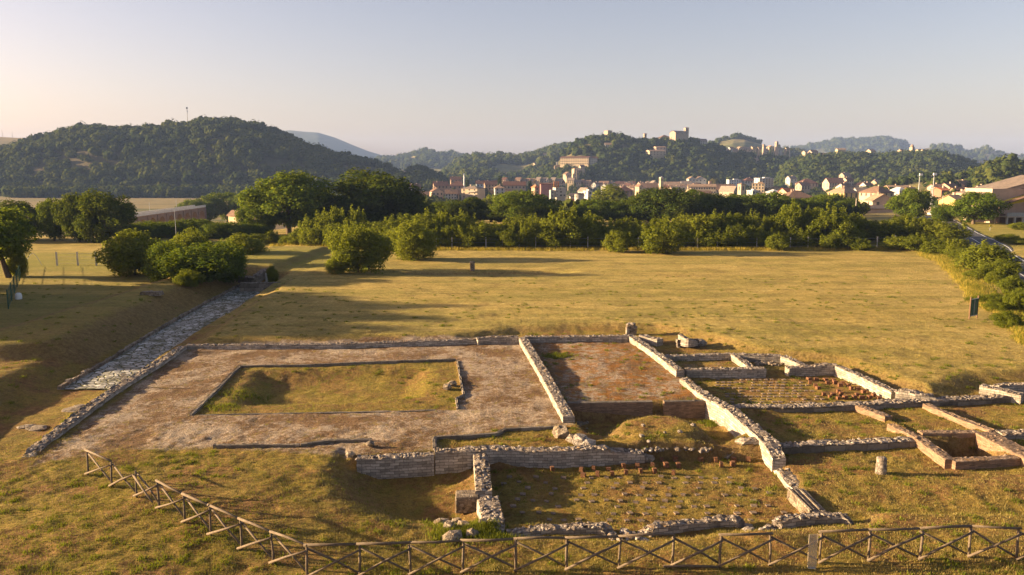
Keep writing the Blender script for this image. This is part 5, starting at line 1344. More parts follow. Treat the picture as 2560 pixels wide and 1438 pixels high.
house(1226, 452, 34, 24, 650, 'red-brown apartment house with white balconies, left of the white hip-roofed house', 'brownw', 'red', 'gx', 0.15, rows=2, fc=4, balc=2)
house(1248, 463, 27, 31, 560, 'white three-storey house with a low pyramid roof', 'white', 'tan', 'hip', 0.12, rows=3, fc=2, sc=2, rh=2.2)
house(1286, 454, 56, 20, 640, 'long house under one straight dark red roof', 'stone', 'red', 'gx', 0.0, rows=1, fc=6, depth=9)
house(1268, 474, 20, 20, 600, 'small house half hidden by dark trees below the long dark red roof', 'stone', 'brown', 'gx', 0.2, rows=1, fc=2)
house(1339, 463, 17, 22, 575, 'small peach house left of the windowless pink block', 'peach', 'orange', 'hip', 0.3, rows=2, fc=1, sc=2)
house(1366, 458, 30, 34, 560, 'windowless dusky pink block with a shallow arched top', 'pink', 'red', 'gx', 0.05, rows=1, fc=1, win=False, rh=0.8, chim=0, name='pink_hall', cat='hall')
# row of sunlit houses at the foot of the castle hill
row = [(1262, 444, 16, 12, 'red', 'blush', 'small red-roofed house where the houses begin behind the long dark red roof'), (1297, 444, 18, 13, 'brown', 'cream', 'sunlit house at the left start of the row below the woods'), (1310, 447, 16, 10, 'brown', 'peach', 'low sunlit house second in the row below the woods'), (1322, 446, 15, 12, 'brown', 'cream', 'sunlit house third in the row below the woods'), (1334, 447, 12, 12, 'tan', 'yellow', 'narrow yellowish house in the row below the woods'), (1348, 443, 15, 18, 'grey', 'cream', 'taller sunlit house in the row left of the mill chimneys'), (1364, 445, 18, 14, 'grey', 'white', 'whitish house with a long eave right behind the pink block'), (1385, 444, 16, 13, 'grey', 'cream', 'square cream house directly above the mill chimneys'), (1401, 447, 18, 12, 'grey', 'stone', 'grey-roofed house right of the square cream house'), (1355, 454, 14, 12, 'tan', 'peach', 'low peach house just above the pink block'), (1402, 452, 24, 12, 'red', 'stone', 'low dark-red hip roof below the square cream tower house')]
for px, py, w, h, rf, wl_, lb in row: house(px, py, w, h, 900, lb, wl_, rf, 'gx', -0.45, rows=1, fc=2, sc=1, chim=0)
house(1419, 430, 20, 20, 985, 'church-like house with three round windows below the long convent', 'blush', 'brown', 'gy', 0.35, rows=1, fc=3, sc=2, rh=3, chim=0)
house(1416, 440, 10, 14, 965, 'square cream tower house below the three-windowed house', 'cream', 'tan', 'flat', 0.4, rows=2, fc=1, sc=1, chim=0)
house(1436, 421, 9, 26, 990, 'tall slim cream house tower with a round top below the convent', 'cream', 'tan', 'flat', 0.3, rows=4, fc=1, sc=1, chim=0, name='house_tower', cat='tower')
house(1446, 420, 12, 18, 1000, 'grey house behind the slim cream house tower', 'stone', 'grey', 'gx', 0.1, rows=2, fc=2, chim=0)
house(1455, 412, 14, 14, 1010, 'small gabled house just under the convent right end', 'cream', 'brown', 'gx', 0.3, rows=1, fc=2, chim=0)
for px, py, w, h, wl_, rf, lb in [(1429, 445, 20, 14, 'cream', 'grey', 'cream block with many small windows at the hill foot'), (1447, 450, 20, 12, 'cream', 'grey', 'long low cream house right of the many-windowed block'), (1458, 449, 8, 12, 'brickred', 'brown', 'narrow reddish house left of the salmon house'), (1472, 451, 16, 15, 'peach', 'tan', 'salmon pink house at the left of the old town roofs'), (1480, 456, 16, 10, 'yellow', 'brown', 'low yellow house below the salmon house'), (1436, 458, 24, 12, 'white', 'grey', 'white house among trees above the grey silo'), (1512, 453, 30, 10, 'peach', 'brown', 'long pinkish terrace at the hill foot above the willow'), (1535, 456, 16, 9, 'yellow', 'tan', 'small bright house right of the pinkish terrace')]:
    house(px, py, w, h, 930, lb, wl_, rf, 'gx', -0.35, rows=1 if h < 13 else 2, fc=3, sc=1, chim=0)
# concrete mill, silo
def mill():
    D = 432; f = D / FPX
    x, _, z0 = AT(1396, 546, D)
    r = empty('concrete_mill', (x, D, z0), 0.22)
    def blk(nm, px0, px1, py0, py1, dep, dy, wins, mat='concrete'):
        w = (px1 - px0) * f; cx = ((px0 + px1) / 2 - 1396) * f; zt = AT(1396, py0, D)[2] - z0; zb = AT(1396, py1, D)[2] - z0
        b = MB(); b.box((cx, dy, (zt + zb) / 2), (w, dep, zt - zb)); b.build(nm, WALL[mat], r)
        for (u, v, ww, wh) in wins:
            o = link('window', win_mesh(ww, wh), r); o.location = (cx - w / 2 + w * u, dy - dep / 2 - .02, zb + (zt - zb) * v)
    blk('stair_tower', 1373, 1383, 475, 512, 3, -0.5, [(.5, .85, .6, .7), (.5, .6, .6, .7), (.5, .32, .6, .7), (.5, .1, .6, .7)])
    blk('hopper_tower', 1386, 1413, 469, 493, 6, 1.0, [(.12, .9, .5, .5), (.12, .6, .5, .5), (.12, .25, .5, .5), (.45, .85, .6, .5), (.5, .55, 1.0, .7), (.5, .2, 1.1, .8), (.82, .2, .8, .8)])
    blk('lower_block', 1392, 1412, 493.3, 548, 5, 1.0, [(.25, .15, 1.1, 1.4)])
    blk('leg', 1379, 1385, 506, 548, 3, -.2, [(.5, .7, .7, 1.5)])
    blk('leg', 1386, 1391, 512, 548, 3, .2, [(.5, .65, .6, 1.3)])
    for px in (1384.5, 1390, 1395.5):
        b = MB(); cx = (px - 1396) * f; zt = AT(1396, 454, D)[2] - z0; zb = AT(1396, 469, D)[2] - z0
        b.tube([(cx, 0.3, zb), (cx, 0.3, zt - .3), (cx, 0.3, zt)], [.26, .26, .36], 10); b.build('chimney', M['rust'], r, smooth=True)
    tag(r, 'concrete mill with stacked window towers and three rusty chimneys', 'mill')
    x, _, z0 = AT(1446, 546, 446)
    r = empty('silo', (x, 446, z0))
    b = MB(); zt = AT(1446, 486, 446)[2] - z0
    b.tube([(0, 0, -2), (0, 0, zt * .5), (0, 0, zt)], 2.35, 24); b.build('drum', WALL['concrete'], r, smooth=False)
    b = MB(); b.tube([(0, 0, zt), (0, 0, zt + .25), (0, 0, zt + .9)], [2.5, 2.5, .9], 24); b.build('cap', ROOF['slate'], r)
    tag(r, 'round grey concrete silo right of the concrete mill', 'silo')
    x, _, z0 = AT(1424, 546, 440)
    r = empty('elevator', (x, 440, z0)); zt = AT(1424, 497, 440)[2] - z0
    b = MB(); b.box((0, 0, zt / 2), (1.3, 1.3, zt)); b.build('leg', M['rust'], r)
    b = MB(); b.box((.9, .2, zt - .6), (3.4, 1.5, 1.4)); b.build('head', M['rust'], r)
    tag(r, 'rusty red grain elevator between mill and silo', 'elevator')

mill()
house(1462, 470, 26, 22, 520, 'pale gabled house behind the grey silo', 'white', 'grey', 'gy', 0.5, rows=1, fc=2, chim=0)
house(1471, 475, 7, 14, 500, 'little white box house right of the pale gable behind the silo', 'white', 'pale', 'flat', 0.3, rows=1, fc=1, sc=1, chim=0)
house(1443, 484, 34, 12, 470, 'dark-roofed shed behind the top of the silo', 'grey', 'slate', 'gx', 0.0, rows=1, fc=2, chim=0)
# old town roofs
house(1563, 464, 40, 24, 640, 'big terracotta roof with an orange-brown wall in front of the old town', 'brickred', 'red', 'hip', 0.15, rows=2, fc=4, chim=2, depth=12)
house(1599, 462, 14, 20, 700, 'cream gable end left of the long brown hall roof', 'cream', 'brown', 'gy', 0.3, rows=1, fc=1, chim=0)
house(1626, 458, 42, 20, 720, 'long brown hall roof left of the slim bell tower', 'stone', 'brown', 'gx', 0.05, rows=1, fc=6, chim=0)
house(1636, 452, 15, 12, 860, 'little stepped church gable behind the long brown hall roof', 'cream', 'grey', 'gy', 0.25, rows=1, fc=1, chim=0)
house(1681, 455, 42, 18, 800, 'long pinkish roofed building right behind the slim bell tower', 'blush', 'tan', 'gx', 0.0, rows=1, fc=7, chim=0)
house(1718, 453, 26, 14, 860, 'low row house with small square windows under the white gable', 'white', 'grey', 'gx', 0.0, rows=1, fc=5, chim=0)
house(1730, 442, 19, 15, 905, 'white house with its gable and two dark windows facing the valley', 'white', 'tan', 'gy', 0.1, rows=1, fc=2, chim=0, rh=2.4)
house(1754, 441, 30, 18, 915, 'wide grey gable right of the white two-windowed gable', 'grey', 'tan', 'gy', -0.15, rows=1, fc=3, chim=1, rh=3.4)
house(1758, 461, 72, 28, 640, 'long cream convent with a row of windows under a brown roof', 'cream', 'tan', 'gx', -0.16, depth=11, rows=2, fc=11, sc=3, rh=1.9, chim=0, name='convent', cat='convent')
house(1760, 477, 40, 18, 560, 'brown church-like roof half sunk in trees below the long convent', 'stone', 'brown', 'gx', 0.05, rows=1, fc=5, chim=0)
house(1729, 472, 14, 14, 590, 'small cream block at the left end of the long convent', 'cream', 'grey', 'flat', 0.3, rows=1, fc=1, chim=0)
house(1700, 466, 44, 14, 700, 'jumbled grey roofs left of the long convent', 'blush', 'grey', 'gx', 0.1, rows=1, fc=5, chim=2)
R = random.Random(3)
for j in range(3):
    for i in range(15 - 2 * j):
        px = 1492 + i * 19 + R.uniform(-5, 5) + j * 26; py = 455 + j * 4.2 + R.uniform(-2, 2)
        if px > 1800: continue
        house(px, py, R.uniform(13, 22), 11, [920, 840, 770][j] + R.uniform(-20, 20), 'small tiled house packed tight among the old town roofs', R.choice(['cream', 'peach', 'stone', 'blush', 'white']), R.choice(['brown', 'tan', 'red', 'grey', 'tan']), R.choice(['gx', 'gx', 'gy']), R.uniform(-.6, .3), rows=1, fc=2, sc=1, chim=1, group='packed old town houses')
def bell_tower(label, px, pyt, pyb, wpx, D, wall='cream', roof='tan', kind='hip', rot=0.3, opening=True, rh=1.2, cap=None, name='bell_tower'):
    x, _, zt = AT(px, pyt, D); _, _, zb = AT(px, pyb, D); w = wpx * D / FPX / (math.cos(rot) + abs(math.sin(rot))); H = zt - zb
    zl = float(land_z(np.array([x]), np.array([D]))[0]); zb2 = min(zb, zl) - 2; H = zt - zb2
    r = empty(name, (x, D + w / 2, zb2), rot)
    mb = MB(); mb.box((0, 0, (H - rh) / 2), (w, w, H - rh)); mb.box((0, 0, H - rh - .12), (w * 1.08, w * 1.08, .3)); mb.build('wall', WALL[wall], r)
    roof_mesh(kind, w, w, rh, .25).build('roof', ROOF[roof], r, loc=(0, 0, H - rh))
    if opening:
        for a in (0, 1):
            o = link('window', win_mesh(w * .3, w * .75), r); o.location = (0, -w / 2 - .02, H - rh - w * .75) if a == 0 else (-w / 2 - .02, 0, H - rh - w * .75); o.rotation_euler = (0, 0, a * math.pi / 2)
    return tag(r, label, 'tower')
bell_tower('slim pale bell tower with a green band standing out of the dark trees', 1654, 443, 470, 10, 700, 'cream', 'pale', 'flat', .35, True, .4)
bell_tower('square cream bell tower with arched openings right of the white church front', 1856, 457, 486, 17, 560, 'cream', 'tan', 'hip', .4, True, 1.2)
bell_tower('tiny twin-pillared belfry on the long convent roof', 1776, 453, 464, 6, 650, 'blush', 'brown', 'flat', 0.0, False, .3, name='belfry')
house(1828, 466, 28, 24, 600, 'church with a stepped white front and dark side wall', 'stone', 'grey', 'gy', 0.6, depth=14, rows=1, fc=1, sc=2, chim=0, name='church', cat='church', rh=4)
house(1810, 461, 60, 26, 680, 'long row of terraced houses behind the church with stepped front', 'blush', 'brown', 'gx', 0.0, rows=2, fc=10, chim=3)
house(1838, 448, 30, 14, 860, 'low bluish flat-roofed block in the shade under the woods', 'bluish', 'pale', 'flat', 0.0, rows=2, fc=5, chim=0)
house(1875, 444, 30, 15, 860, 'white-balconied house with a red pyramid roof in the shade', 'white', 'red', 'hip', 0.1, rows=2, fc=4, chim=1, balc=1)
house(1915, 444, 40, 28, 780, 'tall grey apartment block with red and white balconies in the shade', 'white', 'pale', 'flat', 0.12, rows=5, fc=5, sc=2, chim=0, balc=5)
house(1901, 456, 36, 26, 600, 'flat-roofed sunlit cream block in front of the grey apartment block', 'cream', 'tan', 'flat', -0.35, rows=3, fc=4, sc=3, chim=0, rh=1.0)
house(1886, 474, 20, 14, 540, 'low white block below the flat-roofed cream block', 'white', 'pale', 'flat', 0.2, rows=1, fc=2, chim=0)
house(1937, 468, 34, 12, 600, 'long low cream building right of the flat cream block', 'cream', 'tan', 'flat', 0.1, rows=1, fc=4, chim=0)
house(1939, 474, 28, 12, 500, 'white pyramid-roofed pavilion left of the orange-tiled roof', 'grey', 'pale', 'hip', 0.2, rows=1, fc=2, chim=0)
house(1975, 471, 42, 22, 470, 'house with a bright new orange-tiled roof', 'cream', 'orange', 'gx', 0.45, depth=9, rows=1, fc=3, chim=0)
house(2000, 477, 78, 30, 420, 'sprawling villa under a wide brown hip roof with white chimneys', 'cream', 'brown', 'hip', 0.12, depth=13, rows=1, fc=5, sc=3, chim=3)
house(2024, 447, 46, 20, 780, 'shaded villa with a red roof and dormers under the woods', 'stone', 'red', 'hip', 0.1, rows=2, fc=5, chim=1)
house(2012, 456, 30, 18, 700, 'stone villa in front of the shaded red-roofed villa', 'stone', 'brown', 'gx', 0.3, rows=2, fc=3)
house(2092, 445, 44, 24, 760, 'row of shaded villas under one red roof right of the dark pines', 'blush', 'red', 'gx', 0.1, rows=2, fc=6, chim=1)
house(2124, 444, 24, 20, 770, 'gabled shaded villa joined to the red-roofed row', 'cream', 'red', 'gx', 0.3, rows=2, fc=3)
house(2117, 432, 24, 16, 840, 'highest shaded villa with stepped roofs at the foot of the right woods', 'stone', 'grey', 'gx', 0.3, rows=2, fc=3)
house(1982, 440, 24, 18, 860, 'grey villa hidden in trees at the foot of the shaded woods', 'grey', 'grey', 'gx', 0.3, rows=1, fc=2)
house(2117, 459, 36, 16, 560, 'white gable behind the yellow hip-roofed house', 'white', 'brown', 'gx', 0.5, rows=1, fc=2)
house(2120, 465, 60, 30, 430, 'large sunlit yellow house with a flat hip roof', 'yellow', 'tan', 'hip', 0.4, depth=12, rows=2, fc=3, sc=4, chim=1)
house(2160, 470, 34, 22, 470, 'grey-roofed extension right of the yellow house', 'grey', 'grey', 'gx', 0.1, rows=1, fc=2, chim=0)
house(2207, 466, 64, 28, 400, 'broad house under a large brown pyramid roof', 'cream', 'brown', 'hip', 0.35, depth=13, rows=1, fc=3, sc=4, chim=1)
house(2256, 468, 28, 16, 430, 'house with a pale grey pyramid roof among the trees', 'grey', 'pale', 'hip', 0.2, rows=1, fc=2, chim=0)
house(2255, 464, 56, 14, 520, 'long pinkish roof behind the pale grey pyramid roof', 'peach', 'tan', 'gx', 0.0, rows=1, fc=6, chim=1)
house(2283, 469, 30, 16, 470, 'bright yellow house left of the first floodlight mast', 'yellow', 'brown', 'gx', 0.3, rows=1, fc=3, chim=1)
house(2172, 456, 26, 16, 640, 'white-walled brown-roofed house behind the broad pyramid roof', 'white', 'brown', 'gx', 0.3, rows=1, fc=2)
house(2160, 455, 32, 12, 760, 'shaded dark red roof behind the yellow house', 'stone', 'red', 'hip', 0.0, rows=1, fc=3)
house(2196, 450, 20, 14, 760, 'small house with white attic at the hill foot left of the meadow', 'peach', 'grey', 'gx', 0.3, rows=1, fc=2)
house(2224, 454, 24, 11, 700, 'small pink house at the left end of the golden meadow', 'peach', 'red', 'gx', 0.3, rows=1, fc=2)
# terraced houses below the meadow
for px, py, w, h, D, wl_, rf, rot, lb in [(2358, 449, 30, 16, 520, 'peach', 'tan', .5, 'topmost gabled house of the meadow estate, half behind trees'), (2381, 458, 42, 18, 480, 'peach', 'brown', .45, 'left gabled terrace of the meadow estate with a long brown roof'), (2416, 452, 40, 20, 490, 'peach', 'brown', .45, 'middle gabled terrace of the meadow estate'), (2446, 448, 36, 18, 500, 'peach', 'brown', .45, 'right gabled terrace of the meadow estate'), (2466, 464, 46, 24, 420, 'blush', 'brown', .45, 'larger pale gabled house with dormers below the meadow estate'), (2348, 461, 26, 14, 480, 'stone', 'brown', .1, 'brown roof right of the floodlight masts'), (2405, 470, 34, 16, 450, 'peach', 'red', .1, 'low house in front of the middle terrace'), (2428, 474, 22, 14, 430, 'cream', 'brown', .3, 'small cream house below the right terrace'), (2536, 459, 36, 18, 440, 'peach', 'tan', .5, 'salmon gabled house behind the big grey roof at the right edge'), (2503, 468, 14, 10, 460, 'yellow', 'tan', .3, 'tiny yellow house among trees right of the estate'), (2416, 480, 34, 16, 330, 'cream', 'brown', .4, 'low brown roof behind the walnut tree'), (2398, 489, 44, 22, 290, 'yellow', 'tan', .35, 'yellow house peeping out left of the walnut tree'), (2360, 470, 26, 10, 420, 'brickred', 'orange', .2, 'low orange-roofed shed right of the floodlight masts'), (2488, 478, 22, 14, 380, 'cream', 'brown', .4, 'little gabled house left of the big grey roof')]:
    house(px, py, w, h, D, lb, wl_, rf, 'gx', rot, rows=1, fc=3, sc=1, chim=1)
x, _, zt = AT(2541, 459, 410); z0 = gz(x, 410)
mb = MB(); mb.tube([(0, 0, -8), (0, 0, zt - z0), (0, 0, zt - z0 + .5)], [1.15, 1.15, .4], 16)
tag(mb.build('water_tank', M['white'], smooth=True, loc=(x, 410, z0)), 'tall white cylindrical tank beside the salmon gabled house', 'tank')
# house beyond the golden strip
house(2213, 486, 56, 33, 298, 'gable-fronted pinkish house with chimney breast beyond the golden strip', 'blush', 'tan', 'gy', -0.12, depth=9, rows=1, fc=2, sc=1, rh=2.6, chim=1)
house(2195, 515, 88, 22, 284, 'long low shed with a dark roof in front of the gable-fronted house', 'blush', 'slate', 'gx', 0.0, depth=6, rows=1, fc=2, rh=1.0, win=False, chim=0, name='shed', cat='shed')
house(590, 530, 34, 26, 235, 'cream gable with a brown roof showing above the shrubs at the left', 'cream', 'brown', 'gy', 0.9, depth=10, rows=1, fc=1, sc=1, chim=1)
house(700, 532, 40, 20, 215, 'whitish house glimpsed through the lower branches of the biggest tree', 'white', 'tan', 'gx', 0.1, rows=1, fc=3, chim=0)
# big house at the right edge
def big_house():
    D = 180; f = D / FPX
    x, _, z0 = AT(2545, 566, D); z0 = gz(x, D)
    r = empty('large_house', (x, D, z0), 0.12)
    def bx(nm, c, d, mat, par=r):
        b = MB(); b.box(c, d); return b.build(nm, mat, par)
    ft = AT(2545, 540, D)[2] - z0                     # height of the terrace floor
    bx('wall', (1.2, 6.5, 3.9), (13.5, 9, 7.8), WALL['blush'])
    bx('upper_wall', (-0.5, 3.0, ft + 1.65), (7.0, 3.6, 3.3), WALL['blush'])
    bx('gable_wing', (5.6, 1.2, ft + 1.75), (5.4, 4.2, 3.5), WALL['peach'])
    g = MB(); g.add([(2.9, -0.93, ft + 3.5), (8.3, -0.93, ft + 3.5), (5.6, -0.93, ft + 6.4), (2.9, 3.3, ft + 3.5), (8.3, 3.3, ft + 3.5), (5.6, 3.3, ft + 6.4)], [(0, 1, 2), (4, 3, 5), (0, 2, 5, 3), (2, 1, 4, 5), (1, 0, 3, 4)])
    g.build('yellow_gable', WALL['lemon'], r)
    y1 = MB(); y1.add([(-4.0, 1.12, ft + 2.1), (2.9, 1.12, ft + 3.3), (2.9, 1.12, ft + 5.0), (-4.0, 1.12, ft + 3.2), (-4.0, 1.3, ft + 2.1), (2.9, 1.3, ft + 3.3), (2.9, 1.3, ft + 5.0), (-4.0, 1.3, ft + 3.2)], [(0, 1, 2, 3), (5, 4, 7, 6), (0, 3, 7, 4), (1, 5, 6, 2), (3, 2, 6, 7), (0, 4, 5, 1)])
    y1.build('yellow_band', WALL['lemon'], r)
    bx('gable_window', (5.6, -0.97, ft + 4.5), (2.0, .1, 1.5), M['window'])
    for px_ in (3.6, 4.6, 5.9, 7.1): bx('shutter_door', (px_, -0.94, ft + 1.3), (.62, .1, 2.2), M['white'])
    bx('terrace', (2.4, -0.2, ft - .12), (13.6, 3.4, .25), M['balcony'])
    bx('railing', (2.4, -1.85, ft + .45), (13.6, .06, .8), M['metalgrey'])
    for px_ in (-4.2, -2.3, -.3, 1.7, 3.9, 6.2, 8.6): bx('pillar', (px_, -1.6, ft / 2 - .15), (.36, .36, ft), WALL['grey'])
    bx('back_wall', (2.0, 1.3, ft / 2 - .2), (12.8, .2, ft - .1), WALL['brownw'])
    for px_ in (-3.1, -1.2, .8): bx('garage_door', (px_, 1.17, 1.05), (1.3, .1, 2.1), M['shutter'])
    # roofs
    q = MB(); P = [(-5.2, -.6, ft + 2.2), (3.2, -.6, ft + 4.8), (3.2, 5.0, ft + 5.0), (-5.2, 5.0, ft + 2.4)]
    q.add(P + [(a, b, c + .22) for a, b, c in P], [(3, 2, 1, 0), (4, 5, 6, 7), (0, 1, 5, 4), (1, 2, 6, 5), (2, 3, 7, 6), (3, 0, 4, 7)]); q.build('roof', ROOF['brown'], r)
    q = MB(); P = [(-6.8, 2.6, 6.3), (10, 2.6, 10.4), (10, 12.5, 10.6), (-6.8, 12.5, 6.4)]
    q.add(P + [(a, b, c + .3) for a, b, c in P], [(3, 2, 1, 0), (4, 5, 6, 7), (0, 1, 5, 4), (1, 2, 6, 5), (2, 3, 7, 6), (3, 0, 4, 7)]); q.build('upper_roof', ROOF['grey'], r)
    w2 = MB(); w2.add([(-5.6, 2.9, 5.5), (8.0, 2.9, 5.5), (8.0, 2.9, 9.85), (-5.6, 2.9, 6.55), (-5.6, 10.9, 5.5), (8.0, 10.9, 5.5), (8.0, 10.9, 9.85), (-5.6, 10.9, 6.55)], [(0, 1, 2, 3), (5, 4, 7, 6), (4, 0, 3, 7), (1, 5, 6, 2), (3, 2, 6, 7), (4, 5, 1, 0)]); w2.build('attic', WALL['blush'], r)
    bx('attic_window', (2.6, 2.86, 7.4), (.9, .1, 1.0), M['window'])
    q = MB()
    for s in (-1, 1):
        P = [(5.6, -1.7, ft + 6.45), (5.6 + s * 3.3, -1.7, ft + 3.05), (5.6 + s * 3.3, 3.4, ft + 3.05), (5.6, 3.4, ft + 6.45)]
        if s < 0: P = P[::-1]
        q.add([(a, b, c) for a, b, c in P] + [(a, b, c + .22) for a, b, c in P], [(3, 2, 1, 0)[::-1] if s > 0 else (0, 1, 2, 3), (4, 5, 6, 7), (0, 1, 5, 4), (1, 2, 6, 5), (2, 3, 7, 6), (3, 0, 4, 7)])
    q.build('gable_roof', ROOF['brown'], r)
    tag(r, 'large house with a lemon yellow gable, terrace and open ground floor at the right edge', 'house')
big_house()
# ------------------------------------------------------------------ buildings up on the hills
def up(px, pyb): return hit(px, pyb)
def hill_house(px, pyt, wpx, hpx, key, label, off=0.0, **k):
    h = HILLS[key]
    D = None
    for t in np.linspace(0.02, 1.25, 250):
        y = h['F'] + (h['D'] - h['F']) * t; x, _, z = AT(px, pyt + hpx, y)
        if hill_z(key, np.array([x]), np.array([y]))[0] >= z - off: D = y; break
    D = D or h['D']
    CLEAR.append((px, pyt + hpx * .5, wpx * .62 + 3, hpx * .62 + 3))
    return house(px, pyt, wpx, hpx, D, label, **k)
hh = hill_house
o = hh(1441, 391, 78, 24, 'town', 'huge pale convent with three long storeys of windows halfway up the castle hill', 2, wall='cream', roof='red', kind='gx', rot=-0.42, depth=14, rows=3, fc=16, sc=3, rh=1.8, chim=0, ww=1.3, wh=1.9, name='convent', cat='convent')
hh(1484, 392, 18, 20, 'town', 'shaded right wing of the huge convent on the castle hill', 2, wall='grey', roof='red', kind='gx', rot=0.0, depth=12, rows=3, fc=4, rh=1.8, chim=0, name='convent', cat='convent')
hh(1394, 413, 16, 8, 'town', 'low stone block left below the huge convent', 2, wall='stone', roof='tan', kind='flat', chim=0, rows=1, fc=2, win=False)
hh(1393, 405, 4, 8, 'town', 'tiny white dome beside the low stone block left of the huge convent', 3, wall='white', roof='pale', kind='hip', chim=0, win=False, name='chapel', cat='chapel', depth=2.5)
hh(1521, 357, 17, 10, 'town', 'small white villa alone high in the woods of the castle hill', 2, wall='white', roof='tan', kind='gx', rot=.1, rows=2, fc=3, chim=0)
hh(1641, 375, 50, 20, 'town', 'monastery with two sunlit wings and dark windows in the woods of the castle hill', 2, wall='cream', roof='tan', kind='gx', rot=.35, depth=12, rows=2, fc=5, sc=4, chim=0, rh=1.5, name='monastery', cat='monastery')
hh(1651, 366, 30, 16, 'town', 'taller back wing of the monastery in the woods of the castle hill', 3, wall='blush', roof='tan', kind='gx', rot=.25, depth=9, rows=2, fc=3, chim=0, rh=1.2, name='monastery', cat='monastery')
def ridge_tower(label, px, pyt, pyb, wpx, **k):
    CLEAR.append((px, (pyt + pyb) / 2, wpx * .6 + 3, (pyb - pyt) * .6 + 2))
    return bell_tower(label, px, pyt, pyb, wpx, k.pop('D', 1165), **k)
ridge_tower('square castle keep on the left summit of the castle hill', 1521, 326, 342, 20, wall='stone', roof='grey', kind='flat', rot=.62, opening=False, rh=.5, name='castle_keep')
ridge_tower('small slim bell tower standing on the ridge between keep and church', 1613, 333, 352, 8, wall='stone', roof='tan', rh=.9)
ridge_tower('tallest bell tower rising behind the hilltop church', 1717, 318, 350, 11, wall='stone', roof='brown', rh=1.0, D=1175)
hh(1700, 327, 46, 24, 'town', 'hilltop church with a bright front gable and long dark roof', 6, wall='stone', roof='grey', kind='gx', rot=.55, depth=12, rows=1, fc=3, sc=1, chim=0, rh=2.6, name='church', cat='church')
hh(1663, 337, 30, 12, 'town', 'low building with a hip roof left of the hilltop church', 5, wall='stone', roof='brown', kind='hip', rot=.2, rows=1, fc=4, chim=0)
hh(1640, 345, 16, 8, 'town', 'small house on the ridge right of the slim bell tower', 5, wall='grey', roof='grey', kind='gx', rows=1, fc=2, chim=0)
hh(1758, 347, 22, 14, 'town', 'grey house stepping down the ridge right of the hilltop church', 5, wall='grey', roof='grey', kind='gx', rot=.2, rows=2, fc=3, chim=0)
for px, py, w, h, wl_, rf, kd, lb in [(1812, 369, 14, 12, 'blush', 'grey', 'gx', 'first house of the ridge village, behind the dark trees'), (1829, 367, 14, 14, 'white', 'brown', 'gx', 'white gabled house at the left of the ridge village'), (1838, 371, 16, 14, 'blush', 'grey', 'gx', 'shaded house front below the white gable of the ridge village'), (1850, 367, 13, 16, 'cream', 'tan', 'gy', 'brightest gable of the ridge village'), (1862, 367, 14, 16, 'stone', 'grey', 'gx', 'grey house right of the brightest gable'), (1875, 368, 20, 14, 'stone', 'grey', 'gx', 'long shaded house in the middle of the ridge village'), (1885, 366, 12, 8, 'cream', 'tan', 'gx', 'small cream roof behind the long shaded house'), (1901, 367, 14, 8, 'cream', 'brown', 'gx', 'cream house left of the small belfry of the ridge village'), (1927, 364, 15, 8, 'cream', 'tan', 'gy', 'low bright gable left of the ridge village bell tower'), (1922, 372, 20, 12, 'grey', 'grey', 'gx', 'shaded house below the ridge village bell tower'), (1951, 369, 14, 10, 'grey', 'grey', 'gx', 'house right of the ridge village bell tower'), (1970, 369, 12, 8, 'cream', 'tan', 'gx', 'last bright house at the right end of the ridge village')]:
    D = 1300
    CLEAR.append((px, py + h * .5, w * .6 + 2, h * .6 + 2))
    house(px, py, w, h, D, lb, wl_, rf, kd, 0.3, rows=1, fc=2, sc=1, chim=0)
CLEAR.append((1885, 365, 90, 7))
bell_tower('square bell tower of the ridge village', 1943, 354, 372, 8, 1290, 'stone', 'brown', 'flat', .4, True, .5)
bell_tower('small belfry in the ridge village', 1910, 361, 372, 6, 1290, 'stone', 'brown', 'flat', .4, True, .5, name='belfry')
hh(1889, 395, 24, 11, 'town', 'pale house alone in the shaded woods below the ridge village', 3, wall='cream', roof='tan', kind='gx', rot=.5, rows=1, fc=2, chim=0)
hh(1995, 428, 32, 4, 'right', 'long pale concrete retaining wall in the shaded woods', 2, wall='bluish', roof='pale', kind='flat', win=False, chim=0, depth=2, rh=.3, name='retaining_wall', cat='wall')
hh(2056, 383, 28, 9, 'right', 'orange-walled house at the top of the right woods', 3, wall='peach', roof='orange', kind='gx', rot=.1, rows=1, fc=4, chim=0)
hh(2036, 375, 22, 12, 'right', 'grey-roofed house on the saddle left of the right woods', 6, wall='blush', roof='brown', kind='gx', rot=.3, rows=1, fc=3, chim=0)
hh(2014, 377, 8, 7, 'right', 'tiny bright house on the saddle', 6, wall='cream', roof='tan', kind='gx', rot=.3, rows=1, fc=1, chim=0)
hh(2181, 373, 20, 9, 'right', 'bright cream house on the ridge of the right woods', 7, wall='cream', roof='tan', kind='gx', rot=.4, rows=1, fc=3, chim=0)
hh(2105, 371, 20, 6, 'right', 'pale low roofs on the ridge above the right woods', 8, wall='cream', roof='tan', kind='gx', rows=1, fc=3, chim=0)
for px, lb in [(2256, 'low house left of the domed tower on the right ridge'), (2300, 'low house right of the domed tower on the right ridge'), (2312, 'small house at the right end of the row by the domed tower')]:
    hh(px, 373, 12, 7, 'right', lb, 7, wall='cream', roof='brown', kind='gx', rot=.3, rows=1, fc=2, chim=0)
CLEAR.append((2280, 368, 14, 12))
x, _, zt = AT(2281, 361, 1150); zl = float(land_z(np.array([x]), np.array([1150.]))[0])
r = empty('domed_tower', (x, 1150, zl - 2), .4); H = zt - zl + 2
mb = MB(); mb.box((0, 0, H * .4), (5.2, 5.2, H * .8)); mb.build('wall', WALL['stone'], r)
